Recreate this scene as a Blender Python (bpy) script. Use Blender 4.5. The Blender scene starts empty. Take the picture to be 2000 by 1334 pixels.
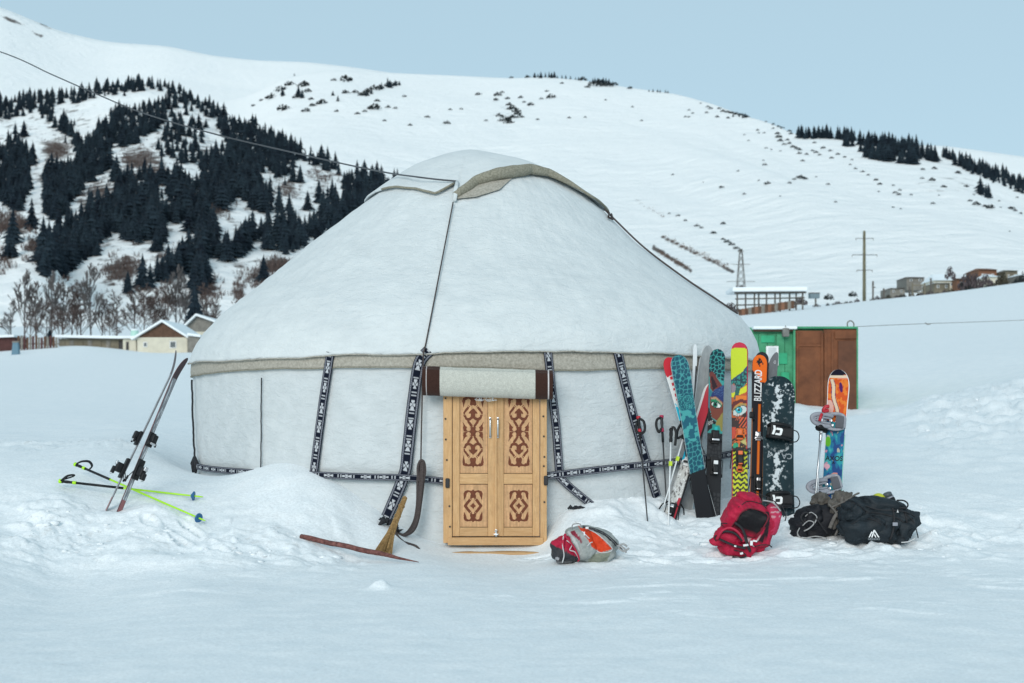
import bpy, bmesh, math, random
import numpy as np
from mathutils import Vector, Matrix

random.seed(7); np.random.seed(7)
R = math.radians
SC = bpy.context.scene
COL = SC.collection

# ------------------------------------------------------------------ camera
CAMH, HY, F = 1.55, 780.0, 2000*50/36.0        # camera height, horizon row of the photo, focal length in photo pixels
cam = bpy.data.cameras.new('camera'); camo = bpy.data.objects.new('camera', cam); COL.objects.link(camo)
cam.lens = 50; cam.sensor_width = 36; cam.sensor_fit = 'HORIZONTAL'
camo.location = (0, 0, CAMH); camo.rotation_euler = (R(90), 0, 0)
cam.shift_y = (HY-667)/2000.0
cam.clip_start = .1; cam.clip_end = 30000
cam.dof.use_dof = True; cam.dof.focus_distance = 15.4; cam.dof.aperture_fstop = 2.3
SC.camera = camo

# ------------------------------------------------------------------ world, sun, exposure
SUN_EL, SUN_AZ = 23, 194                        # thin high cloud: a soft low sun from behind the camera
wd = bpy.data.worlds.new('World'); SC.world = wd; wd.use_nodes = True
nt = wd.node_tree; nt.nodes.clear()
wo = nt.nodes.new('ShaderNodeOutputWorld'); bg = nt.nodes.new('ShaderNodeBackground')
sky = nt.nodes.new('ShaderNodeTexSky'); sky.sky_type = 'NISHITA'; sky.sun_disc = False
sky.sun_elevation = R(SUN_EL); sky.sun_rotation = R(SUN_AZ); sky.altitude = 1800
sky.air_density = 1.0; sky.dust_density = 1.6; sky.ozone_density = 1.0
mix = nt.nodes.new('ShaderNodeMix'); mix.data_type = 'RGBA'
mix.inputs[0].default_value = .75               # veil of thin cloud over the blue
mix.inputs[7].default_value = (5.15, 7.15, 8.05, 1)
nt.links.new(sky.outputs[0], mix.inputs[6]); nt.links.new(mix.outputs[2], bg.inputs[0])
bg.inputs[1].default_value = .1
nt.links.new(bg.outputs[0], wo.inputs[0])
sl = bpy.data.lights.new('sun', 'SUN'); so = bpy.data.objects.new('sun', sl); COL.objects.link(so)
sl.energy = 1.85; sl.angle = R(28); sl.color = (1, .96, .9)
az = R(SUN_AZ)
sdir = Vector((math.sin(az)*math.cos(R(SUN_EL)), math.cos(az)*math.cos(R(SUN_EL)), math.sin(R(SUN_EL))))
so.rotation_euler = sdir.to_track_quat('Z', 'Y').to_euler()
vs = SC.view_settings; vs.view_transform = 'Standard'; vs.look = 'None'; vs.exposure = 0.05; vs.gamma = 1
vs.use_curve_mapping = False
SC.cycles.use_denoising = True
SC.cycles.max_bounces = 6; SC.cycles.volume_bounces = 0
SC.cycles.use_adaptive_sampling = True

# ------------------------------------------------------------------ helpers
def W(px, py, Y):                               # the world point that the photo pixel (px, py) shows at depth Y
    return Vector(((px-1000)/F*Y, Y, CAMH-(py-HY)/F*Y))
def mpp(Y): return Y/F                          # metres per photo pixel at depth Y

_perm = np.random.RandomState(3).permutation(512)
_perm = np.concatenate([_perm, _perm, _perm])
_gr = np.random.RandomState(4).randn(512, 2); _gr /= np.linalg.norm(_gr, axis=1)[:, None]
def perlin(x, y):
    x = np.asarray(x, float); y = np.asarray(y, float)
    xi = np.floor(x).astype(int); yi = np.floor(y).astype(int); xf = x-xi; yf = y-yi
    xi &= 511; yi &= 511
    u = xf*xf*xf*(xf*(xf*6-15)+10); v = yf*yf*yf*(yf*(yf*6-15)+10)
    def g(a, b, dx, dy):
        h = _gr[_perm[_perm[(xi+a) & 511]+((yi+b) & 511)]]
        return h[..., 0]*dx+h[..., 1]*dy
    n00 = g(0, 0, xf, yf); n10 = g(1, 0, xf-1, yf); n01 = g(0, 1, xf, yf-1); n11 = g(1, 1, xf-1, yf-1)
    return (n00*(1-u)+n10*u)*(1-v)+(n01*(1-u)+n11*u)*v
def fbm(x, y, o=4, lac=2.03, gain=.5):
    s = 0; a = 1
    for i in range(o):
        s = s+a*perlin(x*lac**i+17.3*i, y*lac**i-9.1*i); a *= gain
    return s
def sstep(a, b, x):
    t = np.clip((np.asarray(x, float)-a)/(b-a), 0, 1); return t*t*(3-2*t)
def worley(x, y, seed=0):                       # F1, F2-F1 and id of jittered cells
    x = np.asarray(x, float); y = np.asarray(y, float)
    xi = np.floor(x).astype(int); yi = np.floor(y).astype(int)
    f1 = np.full(x.shape, 9.); f2 = np.full(x.shape, 9.)
    for dx in (-1, 0, 1):
        for dy in (-1, 0, 1):
            h = _perm[_perm[(xi+dx+seed) & 511]+((yi+dy) & 511)]
            px = xi+dx+.5+.75*(((h*37) % 101)/101-.5); py = yi+dy+.5+.75*(((h*61) % 97)/97-.5)
            d = np.hypot(px-x, py-y)
            f2 = np.where(d < f1, f1, np.minimum(f2, d)); f1 = np.minimum(f1, d)
    return f1, f2-f1

# ---- materials
MATS = {}
def newmat(name):
    m = bpy.data.materials.new(name); m.use_nodes = True
    n = m.node_tree.nodes; b = n['Principled BSDF']; MATS[name] = m
    return m, m.node_tree, b
def mat(name, col, rough=.6, var=.12, scale=8, bump=0, bscale=60, metal=0, spec=.4, coords='Object', detail=4, col2=None, sheen=0, bump2=0):
    if name in MATS: return MATS[name]
    m, t, b = newmat(name); L = t.links.new; N = t.nodes.new
    b.inputs['Roughness'].default_value = rough; b.inputs['Metallic'].default_value = metal
    b.inputs['Specular IOR Level'].default_value = spec
    if sheen: b.inputs['Sheen Weight'].default_value = sheen
    tc = N('ShaderNodeTexCoord')
    nz = N('ShaderNodeTexNoise'); nz.inputs['Scale'].default_value = scale; nz.inputs['Detail'].default_value = detail
    nz.inputs['Roughness'].default_value = .65
    L(tc.outputs[coords], nz.inputs['Vector'])
    rp = N('ShaderNodeValToRGB'); L(nz.outputs['Fac'], rp.inputs[0])
    c = np.array(col); lo = np.clip(c*(1-var), 0, 1); hi = np.clip(np.array(col2) if col2 else c*(1+var), 0, 1)
    rp.color_ramp.elements[0].position = .3; rp.color_ramp.elements[1].position = .7
    rp.color_ramp.elements[0].color = (*lo, 1); rp.color_ramp.elements[1].color = (*hi, 1)
    L(rp.outputs[0], b.inputs['Base Color'])
    if bump:
        n2 = N('ShaderNodeTexNoise'); n2.inputs['Scale'].default_value = bscale; n2.inputs['Detail'].default_value = 5
        L(tc.outputs[coords], n2.inputs['Vector'])
        bp = N('ShaderNodeBump'); bp.inputs['Strength'].default_value = bump; bp.inputs['Distance'].default_value = .01
        L(n2.outputs['Fac'], bp.inputs['Height']); L(bp.outputs[0], b.inputs['Normal'])
        if bump2:                               # broader crumple, drawn out sideways as hung cloth creases
            mp = N('ShaderNodeMapping'); mp.inputs['Scale'].default_value = (1, 1, 2.4); L(tc.outputs[coords], mp.inputs[0])
            n3 = N('ShaderNodeTexNoise'); n3.inputs['Scale'].default_value = 7; n3.inputs['Detail'].default_value = 7; n3.inputs['Roughness'].default_value = .6; n3.inputs['Distortion'].default_value = .8; L(mp.outputs[0], n3.inputs['Vector'])
            b2 = N('ShaderNodeBump'); b2.inputs['Strength'].default_value = bump2; b2.inputs['Distance'].default_value = .05
            L(n3.outputs['Fac'], b2.inputs['Height']); L(b2.outputs[0], bp.inputs['Normal'])
            n4 = N('ShaderNodeTexNoise'); n4.inputs['Scale'].default_value = 1.6; n4.inputs['Detail'].default_value = 8; n4.inputs['Roughness'].default_value = .75; L(tc.outputs[coords], n4.inputs['Vector'])
            mr = N('ShaderNodeMapRange'); mr.inputs[1].default_value = .56; mr.inputs[2].default_value = .80; mr.inputs[4].default_value = .5; L(n4.outputs['Fac'], mr.inputs[0])
            mx = N('ShaderNodeMix'); mx.data_type = 'RGBA'; L(mr.outputs[0], mx.inputs[0]); L(rp.outputs[0], mx.inputs[6]); mx.inputs[7].default_value = (.57, .59, .585, 1); L(mx.outputs[2], b.inputs['Base Color'])   # weather stains
    return m
def painted(name, rough=.4, spec=.5, bump=0, bscale=200, var=.1, sheen=0):   # colour print from the mesh's own 'Col' attribute, broken by fine noise
    if name in MATS: return MATS[name]
    m, t, b = newmat(name); L = t.links.new; N = t.nodes.new
    b.inputs['Roughness'].default_value = rough; b.inputs['Specular IOR Level'].default_value = spec
    if sheen: b.inputs['Sheen Weight'].default_value = sheen
    at = N('ShaderNodeAttribute'); at.attribute_name = 'Col'
    tc = N('ShaderNodeTexCoord'); nz = N('ShaderNodeTexNoise'); nz.inputs['Scale'].default_value = bscale; nz.inputs['Detail'].default_value = 4
    L(tc.outputs['Object'], nz.inputs['Vector'])
    mr = N('ShaderNodeMapRange'); mr.inputs[3].default_value = 1-var*2; mr.inputs[4].default_value = 1+var*2
    L(nz.outputs['Fac'], mr.inputs[0])
    mx = N('ShaderNodeMix'); mx.data_type = 'RGBA'; mx.blend_type = 'MULTIPLY'; mx.inputs[0].default_value = 1
    L(at.outputs['Color'], mx.inputs[6]); L(mr.outputs[0], mx.inputs[7]); L(mx.outputs[2], b.inputs['Base Color'])
    if bump:
        bp = N('ShaderNodeBump'); bp.inputs['Strength'].default_value = bump; bp.inputs['Distance'].default_value = .004
        L(nz.outputs['Fac'], bp.inputs['Height']); L(bp.outputs[0], b.inputs['Normal'])
    return m

# ---- objects
def tag(o, label=None, cat=None, group=None, kind=None):
    if label: o['label'] = label
    if cat: o['category'] = cat
    if group: o['group'] = group
    if kind: o['kind'] = kind
    return o
def thing(name, label, cat, loc=(0, 0, 0), group=None, mw=None):
    o = bpy.data.objects.new(name, None); COL.objects.link(o); o.empty_display_size = .1
    if mw is not None: o.matrix_world = mw
    else: o.location = loc
    return tag(o, label, cat, group)
def link(name, me, parent=None, loc=None, smooth=True):
    o = bpy.data.objects.new(name, me); COL.objects.link(o)
    if parent is not None: o.parent = parent
    if loc is not None: o.location = loc
    return o
class MB:                                       # collects faces of one mesh
    def __init__(s): s.v = []; s.f = []; s.m = []; s.c = []
    def add(s, vs_, fs, mi=0, col=None):
        o = len(s.v); s.v += [tuple(p) for p in vs_]; s.f += [tuple(i+o for i in f) for f in fs]; s.m += [mi]*len(fs)
        s.c += [col if col else (1, 1, 1)]*len(vs_) if not isinstance(col, list) else col
        return s
    def box(s, c, d, rot=None, mi=0, col=None, ch=0):
        hx, hy, hz = d[0]/2, d[1]/2, d[2]/2
        ch = min(ch, hx*.9, hy*.9, hz*.9)
        if ch <= 0:
            P = [Vector((x*hx, y*hy, z*hz)) for z in (-1, 1) for y in (-1, 1) for x in (-1, 1)]
            fs = [(0, 2, 3, 1), (4, 5, 7, 6), (0, 1, 5, 4), (2, 6, 7, 3), (0, 4, 6, 2), (1, 3, 7, 5)]
        else:
            bm = bmesh.new(); bmesh.ops.create_cube(bm, size=1)
            for v in bm.verts: v.co = (v.co.x*d[0], v.co.y*d[1], v.co.z*d[2])
            bmesh.ops.bevel(bm, geom=bm.edges[:], offset=ch, segments=2, affect='EDGES', profile=.6)
            bm.verts.index_update(); P = [v.co.copy() for v in bm.verts]; fs = [tuple(v.index for v in f.verts) for f in bm.faces]; bm.free()
        if rot is not None: P = [rot @ p for p in P]
        c = Vector(c); return s.add([p+c for p in P], fs, mi, col)
    def tube(s, pts, r, n=8, mi=0, col=None, cap=True, flat=1.0, up=None):
        pts = [Vector(p) for p in pts]; rs = r if isinstance(r, (list, tuple)) else [r]*len(pts)
        V = []; prev = None
        for i, p in enumerate(pts):
            t = (pts[min(i+1, len(pts)-1)]-pts[max(i-1, 0)])
            t = t.normalized() if t.length > 1e-9 else Vector((0, 0, 1))
            if prev is None:
                a = Vector(up) if up else (Vector((0, 0, 1)) if abs(t.z) < .9 else Vector((1, 0, 0)))
                x = (a-t*a.dot(t)).normalized()
            else: x = (prev-t*prev.dot(t)).normalized()
            prev = x; y = t.cross(x)
            V += [p+x*math.cos(k*2*math.pi/n)*rs[i]*flat+y*math.sin(k*2*math.pi/n)*rs[i] for k in range(n)]
        fs = [(i*n+k, i*n+(k+1) % n, (i+1)*n+(k+1) % n, (i+1)*n+k) for i in range(len(pts)-1) for k in range(n)]
        if cap: fs += [tuple(range(n))[::-1], tuple((len(pts)-1)*n+k for k in range(n))]
        return s.add(V, fs, mi, col)
    def prism(s, poly, h, M=None, mi=0, col=None):              # poly in local xy, extruded to z = h
        n = len(poly); V = [Vector((x, y, 0)) for x, y in poly]+[Vector((x, y, h)) for x, y in poly]
        if M is not None: V = [M @ v for v in V]
        return s.add(V, [tuple(range(n))[::-1], tuple(range(n, 2*n))]+[(i, (i+1) % n, n+(i+1) % n, n+i) for i in range(n)], mi, col)
    def mesh(s, name, mats, smooth=False):
        me = bpy.data.meshes.new(name); me.from_pydata(s.v, [], s.f)
        for m in (mats if isinstance(mats, (list, tuple)) else [mats]): me.materials.append(m)
        if len(me.materials) > 1: me.polygons.foreach_set('material_index', s.m)
        if smooth: me.polygons.foreach_set('use_smooth', [True]*len(me.polygons))
        me.update(); return me
    def build(s, name, mats, parent=None, smooth=False, loc=None, paint=False):
        me = s.mesh(name, mats, smooth)
        if paint:
            a = me.color_attributes.new('Col', 'FLOAT_COLOR', 'POINT')
            a.data.foreach_set('color', np.c_[np.array(s.c, float), np.ones(len(s.c))].ravel())
        return link(name, me, parent, loc)
def gridmesh(name, P, mats, closed_u=False, smooth=True, mi=None, col=None, flip=False):
    """P: (nv, nu, 3) array of points."""
    nv, nu = P.shape[:2]
    idx = np.arange(nv*nu).reshape(nv, nu)
    if closed_u: idx = np.concatenate([idx, idx[:, :1]], 1)
    a = idx[:-1, :-1].ravel(); b = idx[:-1, 1:].ravel(); c = idx[1:, 1:].ravel(); d = idx[1:, :-1].ravel()
    q = np.stack([a, d, c, b] if flip else [a, b, c, d], 1)
    me = bpy.data.meshes.new(name); me.vertices.add(nv*nu); me.vertices.foreach_set('co', P.reshape(-1, 3).ravel())
    me.loops.add(q.size); me.loops.foreach_set('vertex_index', q.ravel())
    me.polygons.add(len(q)); me.polygons.foreach_set('loop_start', np.arange(len(q))*4)
    me.polygons.foreach_set('loop_total', np.full(len(q), 4))
    for m in (mats if isinstance(mats, (list, tuple)) else [mats]): me.materials.append(m)
    if mi is not None: me.polygons.foreach_set('material_index', mi)
    me.polygons.foreach_set('use_smooth', np.full(len(q), smooth))
    me.update(calc_edges=True)
    if col is not None:
        at = me.color_attributes.new('Col', 'FLOAT_COLOR', 'POINT')
        c4 = np.ones((nv*nu, 4)); c4[:, :3] = col.reshape(-1, 3); at.data.foreach_set('color', c4.ravel())
    me.validate(); return me
def basis(origin, x, y, z):
    M = Matrix.Identity(4)
    for i, a in enumerate((x, y, z)):
        for k in range(3): M[k][i] = a[k]
    M.translation = origin; return M
def catmull(pts, n=8):
    pts = [Vector(p) for p in pts]; out = []
    for i in range(len(pts)-1):
        p0, p1, p2, p3 = pts[max(i-1, 0)], pts[i], pts[i+1], pts[min(i+2, len(pts)-1)]
        for k in range(n):
            t = k/n; out.append(.5*((2*p1)+(p2-p0)*t+(2*p0-5*p1+4*p2-p3)*t*t+(3*p1-p0-3*p2+p3)*t**3))
    return out+[pts[-1]]

# ------------------------------------------------------------------ ground and hills
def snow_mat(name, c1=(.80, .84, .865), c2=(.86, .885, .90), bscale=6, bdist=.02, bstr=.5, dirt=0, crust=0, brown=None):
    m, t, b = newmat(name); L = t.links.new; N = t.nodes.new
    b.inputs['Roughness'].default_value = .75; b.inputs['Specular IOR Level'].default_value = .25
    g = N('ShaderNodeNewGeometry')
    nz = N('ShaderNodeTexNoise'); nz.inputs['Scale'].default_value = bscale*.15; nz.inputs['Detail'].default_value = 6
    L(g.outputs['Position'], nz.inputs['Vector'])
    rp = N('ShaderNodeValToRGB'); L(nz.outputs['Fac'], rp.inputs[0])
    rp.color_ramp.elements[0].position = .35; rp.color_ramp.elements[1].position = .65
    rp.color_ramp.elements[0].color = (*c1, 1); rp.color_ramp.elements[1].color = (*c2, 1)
    out = rp.outputs[0]
    if dirt:                                    # blown dust, grass ends and litter on the snow, strongest where 'dirt' is high
        at = N('ShaderNodeAttribute'); at.attribute_name = 'dirt'
        n3 = N('ShaderNodeTexNoise'); n3.inputs['Scale'].default_value = 9; n3.inputs['Detail'].default_value = 8; n3.inputs['Roughness'].default_value = .75
        L(g.outputs['Position'], n3.inputs['Vector'])
        mr = N('ShaderNodeMapRange'); mr.inputs[1].default_value = .55; mr.inputs[2].default_value = .75
        L(n3.outputs['Fac'], mr.inputs[0])
        ml = N('ShaderNodeMath'); ml.operation = 'MULTIPLY'; L(at.outputs['Fac'], ml.inputs[0]); L(mr.outputs[0], ml.inputs[1])
        mx = N('ShaderNodeMix'); mx.data_type = 'RGBA'; L(ml.outputs[0], mx.inputs[0]); L(out, mx.inputs[6]); mx.inputs[7].default_value = (.33, .31, .28, 1)
        out = mx.outputs[2]
    if brown:                                   # scrub and dead grass showing through thin snow, placed by the 'scrub' attribute
        at = N('ShaderNodeAttribute'); at.attribute_name = 'scrub'
        n3 = N('ShaderNodeTexNoise'); n3.inputs['Scale'].default_value = brown; n3.inputs['Detail'].default_value = 8; n3.inputs['Roughness'].default_value = .7
        L(g.outputs['Position'], n3.inputs['Vector'])
        ad = N('ShaderNodeMath'); ad.operation = 'ADD'; L(at.outputs['Fac'], ad.inputs[0]); L(n3.outputs['Fac'], ad.inputs[1])
        mr = N('ShaderNodeMapRange'); mr.inputs[1].default_value = .84; mr.inputs[2].default_value = .98; L(ad.outputs[0], mr.inputs[0])
        mx = N('ShaderNodeMix'); mx.data_type = 'RGBA'; L(mr.outputs[0], mx.inputs[0]); L(out, mx.inputs[6]); mx.inputs[7].default_value = (.12, .095, .085, 1)
        out = mx.outputs[2]
    if dirt:                                    # coarse grains of old snow
        n6 = N('ShaderNodeTexNoise'); n6.inputs['Scale'].default_value = 38; n6.inputs['Detail'].default_value = 3; n6.inputs['Roughness'].default_value = .8; L(g.outputs['Position'], n6.inputs['Vector'])
        m6 = N('ShaderNodeMapRange'); m6.inputs[1].default_value = .3; m6.inputs[2].default_value = .7; m6.inputs[3].default_value = .86; m6.inputs[4].default_value = 1.08; L(n6.outputs['Fac'], m6.inputs[0])
        x6 = N('ShaderNodeMix'); x6.data_type = 'RGBA'; x6.blend_type = 'MULTIPLY'; x6.inputs[0].default_value = 1; L(out, x6.inputs[6]); L(m6.outputs[0], x6.inputs[7]); out = x6.outputs[2]
    L(out, b.inputs['Base Color'])
    n2 = N('ShaderNodeTexNoise'); n2.inputs['Scale'].default_value = bscale; n2.inputs['Detail'].default_value = 9; n2.inputs['Roughness'].default_value = .6
    L(g.outputs['Position'], n2.inputs['Vector'])
    bp = N('ShaderNodeBump'); bp.inputs['Strength'].default_value = bstr; bp.inputs['Distance'].default_value = bdist
    L(n2.outputs['Fac'], bp.inputs['Height']); L(bp.outputs[0], b.inputs['Normal'])
    return m

# control points of the near ground: (photo column, photo row, depth) or ('z', column, depth, height)
GC = []
def gp(px, py, Y): GC.append((px, Y, (CAMH-(py-HY)/F*Y)/Y))
def gz(px, Y, z): GC.append((px, Y, z/Y))
for px in (-900, -200, 350, 800, 1300, 1800, 2300, 2900):
    for Y in (1.2, 3, 6, 9, 11.4): gz(px, Y, 0 if Y > 2 else 0)
for px, py, Y in [(-60, 1090, 12.6), (100, 1110, 12.9), (300, 1125, 12.6), (500, 1120, 12.7), (650, 1112, 12.9), (740, 1108, 13.2), (830, 1096, 13.6), (960, 1094, 14.3), (1080, 1096, 13.8),
                  (1180, 1098, 13.7), (1300, 1085, 13.9), (1400, 1090, 13.8), (1500, 1088, 13.8), (1640, 1068, 14.2), (1780, 1068, 14.2), (1900, 1080, 13.9), (2100, 1090, 13.6),
                  (100, 1040, 13.6), (300, 1045, 13.6), (450, 1050, 13.7), (590, 1046, 14.0),
                  (120, 960, 14.6), (220, 1000, 14.3), (330, 985, 14.4), (400, 1035, 14.0), (390, 985, 14.6), (470, 960, 15.0), (-60, 950, 14.8),
                  (70, 880, 17.5), (250, 868, 18.2), (350, 912, 17.2), (378, 929, 17.5), (430, 930, 16.4), (-60, 870, 18), (100, 852, 21), (300, 846, 22),
                  (480, 922, 15.7), (550, 914, 15.3), (610, 930, 15.15), (660, 958, 15.0), (700, 990, 14.9), (745, 1020, 14.75), (800, 1060, 14.6), (868, 1074, 14.7),
                  (700, 1060, 14.3), (620, 1000, 14.5), (540, 990, 14.5), (480, 1010, 14.3),
                  (960, 1073, 14.76), (1066, 1068, 14.7), (1110, 1000, 14.95), (1160, 985, 15.1), (1220, 978, 15.3), (1285, 968, 15.6), (1200, 1040, 14.5), (1120, 1050, 14.5),
                  (1310, 1028, 15.0), (1380, 1010, 15.28), (1450, 1008, 15.35), (1520, 1012, 15.35), (1340, 990, 15.7), (1560, 1000, 15.6), (1460, 1040, 14.8),
                  (1620, 990, 15.8), (1720, 1000, 15.5), (1820, 1010, 15.3), (1600, 950, 16.8), (1700, 935, 17.5), (1900, 960, 16.8), (2000, 955, 17), (2200, 950, 17),
                  (1560, 870, 22), (1700, 850, 24), (1850, 850, 23), (2000, 840, 23), (2200, 840, 23),
                  (1500, 830, 33), (1580, 797, 38), (1660, 803, 39), (1740, 812, 37), (1850, 775, 33), (2000, 745, 33), (2200, 740, 33), (1780, 790, 34),
                  (1600, 745, 46), (1720, 735, 47), (1900, 705, 47), (1750, 690, 58), (2000, 672, 58), (2200, 670, 58), (1500, 715, 56),
                  (1500, 655, 90), (1700, 640, 92), (2000, 618, 95), (2300, 600, 95), (1440, 618, 128), (1560, 604, 140), (1690, 588, 150), (1850, 572, 158), (2000, 551, 160), (2300, 530, 160),
                  (1440, 626, 190), (1690, 606, 210), (1850, 588, 200), (2000, 566, 200), (2300, 550, 200),
                  (1440, 612, 330), (1690, 600, 330), (2000, 575, 330), (2300, 560, 330), (1440, 600, 560), (1690, 585, 560), (2000, 560, 560), (2300, 540, 560),
                  (100, 800, 40), (300, 798, 40), (-200, 800, 40), (100, 738, 80), (300, 735, 80), (-200, 738, 80), (40, 697, 135), (160, 676, 150), (300, 689, 150), (400, 687, 150), (-200, 700, 150),
                  (40, 678, 190), (300, 672, 190), (-200, 680, 190), (0, 650, 330), (300, 650, 330), (-300, 650, 330), (0, 625, 560), (300, 628, 560), (-300, 620, 560),
                  (700, 815, 38), (1000, 810, 38), (1300, 812, 38), (700, 720, 85), (1000, 715, 85), (1250, 700, 85), (700, 680, 160), (1000, 660, 160), (700, 650, 330), (1000, 640, 330), (700, 630, 560), (1000, 620, 560),
                  (-900, 700, 150), (-900, 800, 40), (-900, 640, 330), (-900, 950, 14.8), (-900, 620, 560), (2900, 520, 160), (2900, 680, 58), (2900, 740, 33), (2900, 950, 17), (2900, 520, 560), (2900, 545, 330)]:
    gp(px, py, Y)
for px in (500, 700, 950, 1200, 1400): gz(px, 18.5, .35)          # under and behind the yurt
for px in (600, 950, 1300): gz(px, 23, .75)
_G = np.array(GC); _K = np.c_[(_G[:, 0]-1000)/F*2.2, np.log(_G[:, 1])*1.0]
def _tps(r2): return np.where(r2 > 1e-12, .5*r2*np.log(np.maximum(r2, 1e-12)), 0)
_n = len(_G); _A = np.zeros((_n+3, _n+3)); _d2 = ((_K[:, None]-_K[None])**2).sum(-1)
_A[:_n, :_n] = _tps(_d2)+np.eye(_n)*2e-4; _A[:_n, _n] = 1; _A[:_n, _n+1:] = _K; _A[_n:, :_n] = _A[:_n, _n:].T
_wt = np.linalg.solve(_A, np.r_[_G[:, 2], 0, 0, 0])
def ground_base(x, y):
    x = np.asarray(x, float); y = np.asarray(y, float); sh = x.shape; x = x.ravel(); y = np.maximum(y.ravel(), 1.0)
    k = np.c_[x/y*2.2, np.log(y)]; out = np.empty(len(k))
    for i in range(0, len(k), 40000):
        kk = k[i:i+40000]; d2 = ((kk[:, None]-_K[None])**2).sum(-1)
        out[i:i+40000] = _tps(d2) @ _wt[:_n]+_wt[_n]+kk @ _wt[_n+1:]
    return (out*y).reshape(sh)
YC = Vector((-.473, 18.5)); YR = 3.58           # the yurt's centre and wall radius
def churn_mask(x, y):                           # how trodden or shovelled the snow is
    px = x/y*F+1000
    left = np.exp(-((y-13.6)/.9)**2)*sstep(-150, 50, px)*(1-sstep(640, 760, px))
    right = np.exp(-((y-14.6)/1.1)**2)*sstep(1060, 1150, px)*.9
    edge = np.exp(-((y-18.3)/1.0)**2)*(1-sstep(250, 370, px))*.8
    rb = np.exp(-((y-27)/8)**2)*sstep(1680, 1860, px)*1.0
    sb = np.exp(-((y-38)/3.)**2)*sstep(1480, 1560, px)*(1-sstep(1700, 1800, px))*.5
    return np.clip(left+right+edge+rb+sb, 0, 1)
_fr = random.Random(21); FOOT = []
for (x0, y0), (x1, y1), n_ in [((.2, 14.2), (1.6, 13.7), 6), ((1.5, 13.7), (3.6, 14.1), 9), ((2.2, 14.2), (2.6, 14.9), 4), ((3.4, 14.9), (3.9, 15.6), 3), ((-2.6, 13.3), (-3.6, 14.2), 5)]:
    a_ = math.atan2(y1-y0, x1-x0)-math.pi/2
    for i_ in range(n_):
        t_ = (i_+.3)/n_; o_ = .11*(1 if i_ % 2 else -1); FOOT.append((x0+(x1-x0)*t_+o_*math.cos(a_)+_fr.uniform(-.05, .05), y0+(y1-y0)*t_+o_*math.sin(a_)+_fr.uniform(-.06, .06), a_+_fr.uniform(-.25, .25)))
def ground(x, y):
    x = np.asarray(x, float); y = np.asarray(y, float)
    b = ground_base(x, y)
    near = np.exp(-np.maximum(y-12, 0)/14)
    n = .012*fbm(x*1.1, y*.9, 3)+.006*fbm(x*4, y*4, 3)
    n = n*(.25+.75*near)
    ch = churn_mask(x, y)
    lumps = np.maximum(fbm(x*1.5+5, y*1.8, 4), -.2)*.09+np.abs(fbm(x*5.5, y*5.5+3, 3))*.035*sstep(-.2, .3, fbm(x*.8+3, y*.8, 2))-.01
    f1, f2 = worley(x*3.2+fbm(x*4, y*4, 2)*.5, y*3.2, 5)
    lumps = lumps+np.maximum(.38-f1, 0)*.11*(fbm(x*.9, y*.9+20, 2) > .0)
    # snow kicked up in front of the packs
    wind = .05*fbm(x*.35, y*.22, 2)*sstep(16, 30, y)*np.exp(-np.maximum(y-60, 0)/60)
    for fx, fy, fa in FOOT:                     # boot prints on the way to the door and round the gear
        m = (np.abs(x-fx) < .5) & (np.abs(y-fy) < .5)
        if m.any():
            ca, sa = math.cos(fa), math.sin(fa); u = (x[m]-fx)*ca+(y[m]-fy)*sa; v = -(x[m]-fx)*sa+(y[m]-fy)*ca; q = np.sqrt((u/.065)**2+(v/.16)**2)
            n[m] += -.035*(1-sstep(.75, 1.15, q))+.014*np.exp(-((q-1.35)/.25)**2)
    crust = sstep(.05, .30, fbm(x*.8+7, y*2.1, 4)); n = n+.016*crust*sstep(9.5, 10.8, y)*(1-sstep(12.6, 13.6, y))*sstep(-.15, .25, fbm(x*.35, y*.5+2, 2))   # thin scraped crust before the door
    n = n+.006*perlin(x*1.3+.3*y, y*4.0)*sstep(6, 9, y)*(1-sstep(12, 13, y))*.8
    big_l = np.maximum(fbm(x*.75+11, y*.9, 3), -.1)*.10   # heaps left by the shovel
    d_ = np.hypot((x+1.08)/.075, (y-11.7)/.10); n = n+.075*np.exp(-d_**2)*(1+.5*fbm(x*14, y*14, 2))   # the one upright lump in front of the stake
    return b+n+ch*(lumps*1.25+big_l)*np.clip(y/16, .8, 2.0)+wind
def gz_at(x, y): return float(ground(np.array([float(x)]), np.array([float(y)]))[0])

def build_ground():
    ys = np.r_[np.linspace(1.2, 6.5, 24, endpoint=False), np.linspace(6.5, 16.6, 440, endpoint=False), np.geomspace(16.6, 60, 170, endpoint=False), np.geomspace(60, 620, 90)]
    us = np.r_[np.linspace(-900, -60, 50, endpoint=False), np.linspace(-60, 2060, 680, endpoint=False), np.linspace(2060, 2900, 50)]
    U, Yg = np.meshgrid(us, ys); X = (U-1000)/F*Yg
    Z = ground(X, Yg)
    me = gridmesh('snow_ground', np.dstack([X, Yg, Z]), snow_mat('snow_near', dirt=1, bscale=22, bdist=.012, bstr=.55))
    ch = churn_mask(X, Yg); px = U
    dirt = ch*.55*(px < 900)+ch*.12*(px >= 900)
    dirt = dirt+.9*np.exp(-(((px-130)/22)**2+((Yg-8.35)/.10)**2))
    dirt = dirt+.55*np.exp(-((Yg-19.0)/.5)**2)*(1-sstep(280, 380, px))
    a = me.attributes.new('dirt', 'FLOAT', 'POINT'); a.data.foreach_set('value', np.clip(dirt, 0, 1).ravel())
    o = link('snow_ground', me); tag(o, 'trodden bluish snow field around the yurt', kind='structure')
build_ground()
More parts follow.
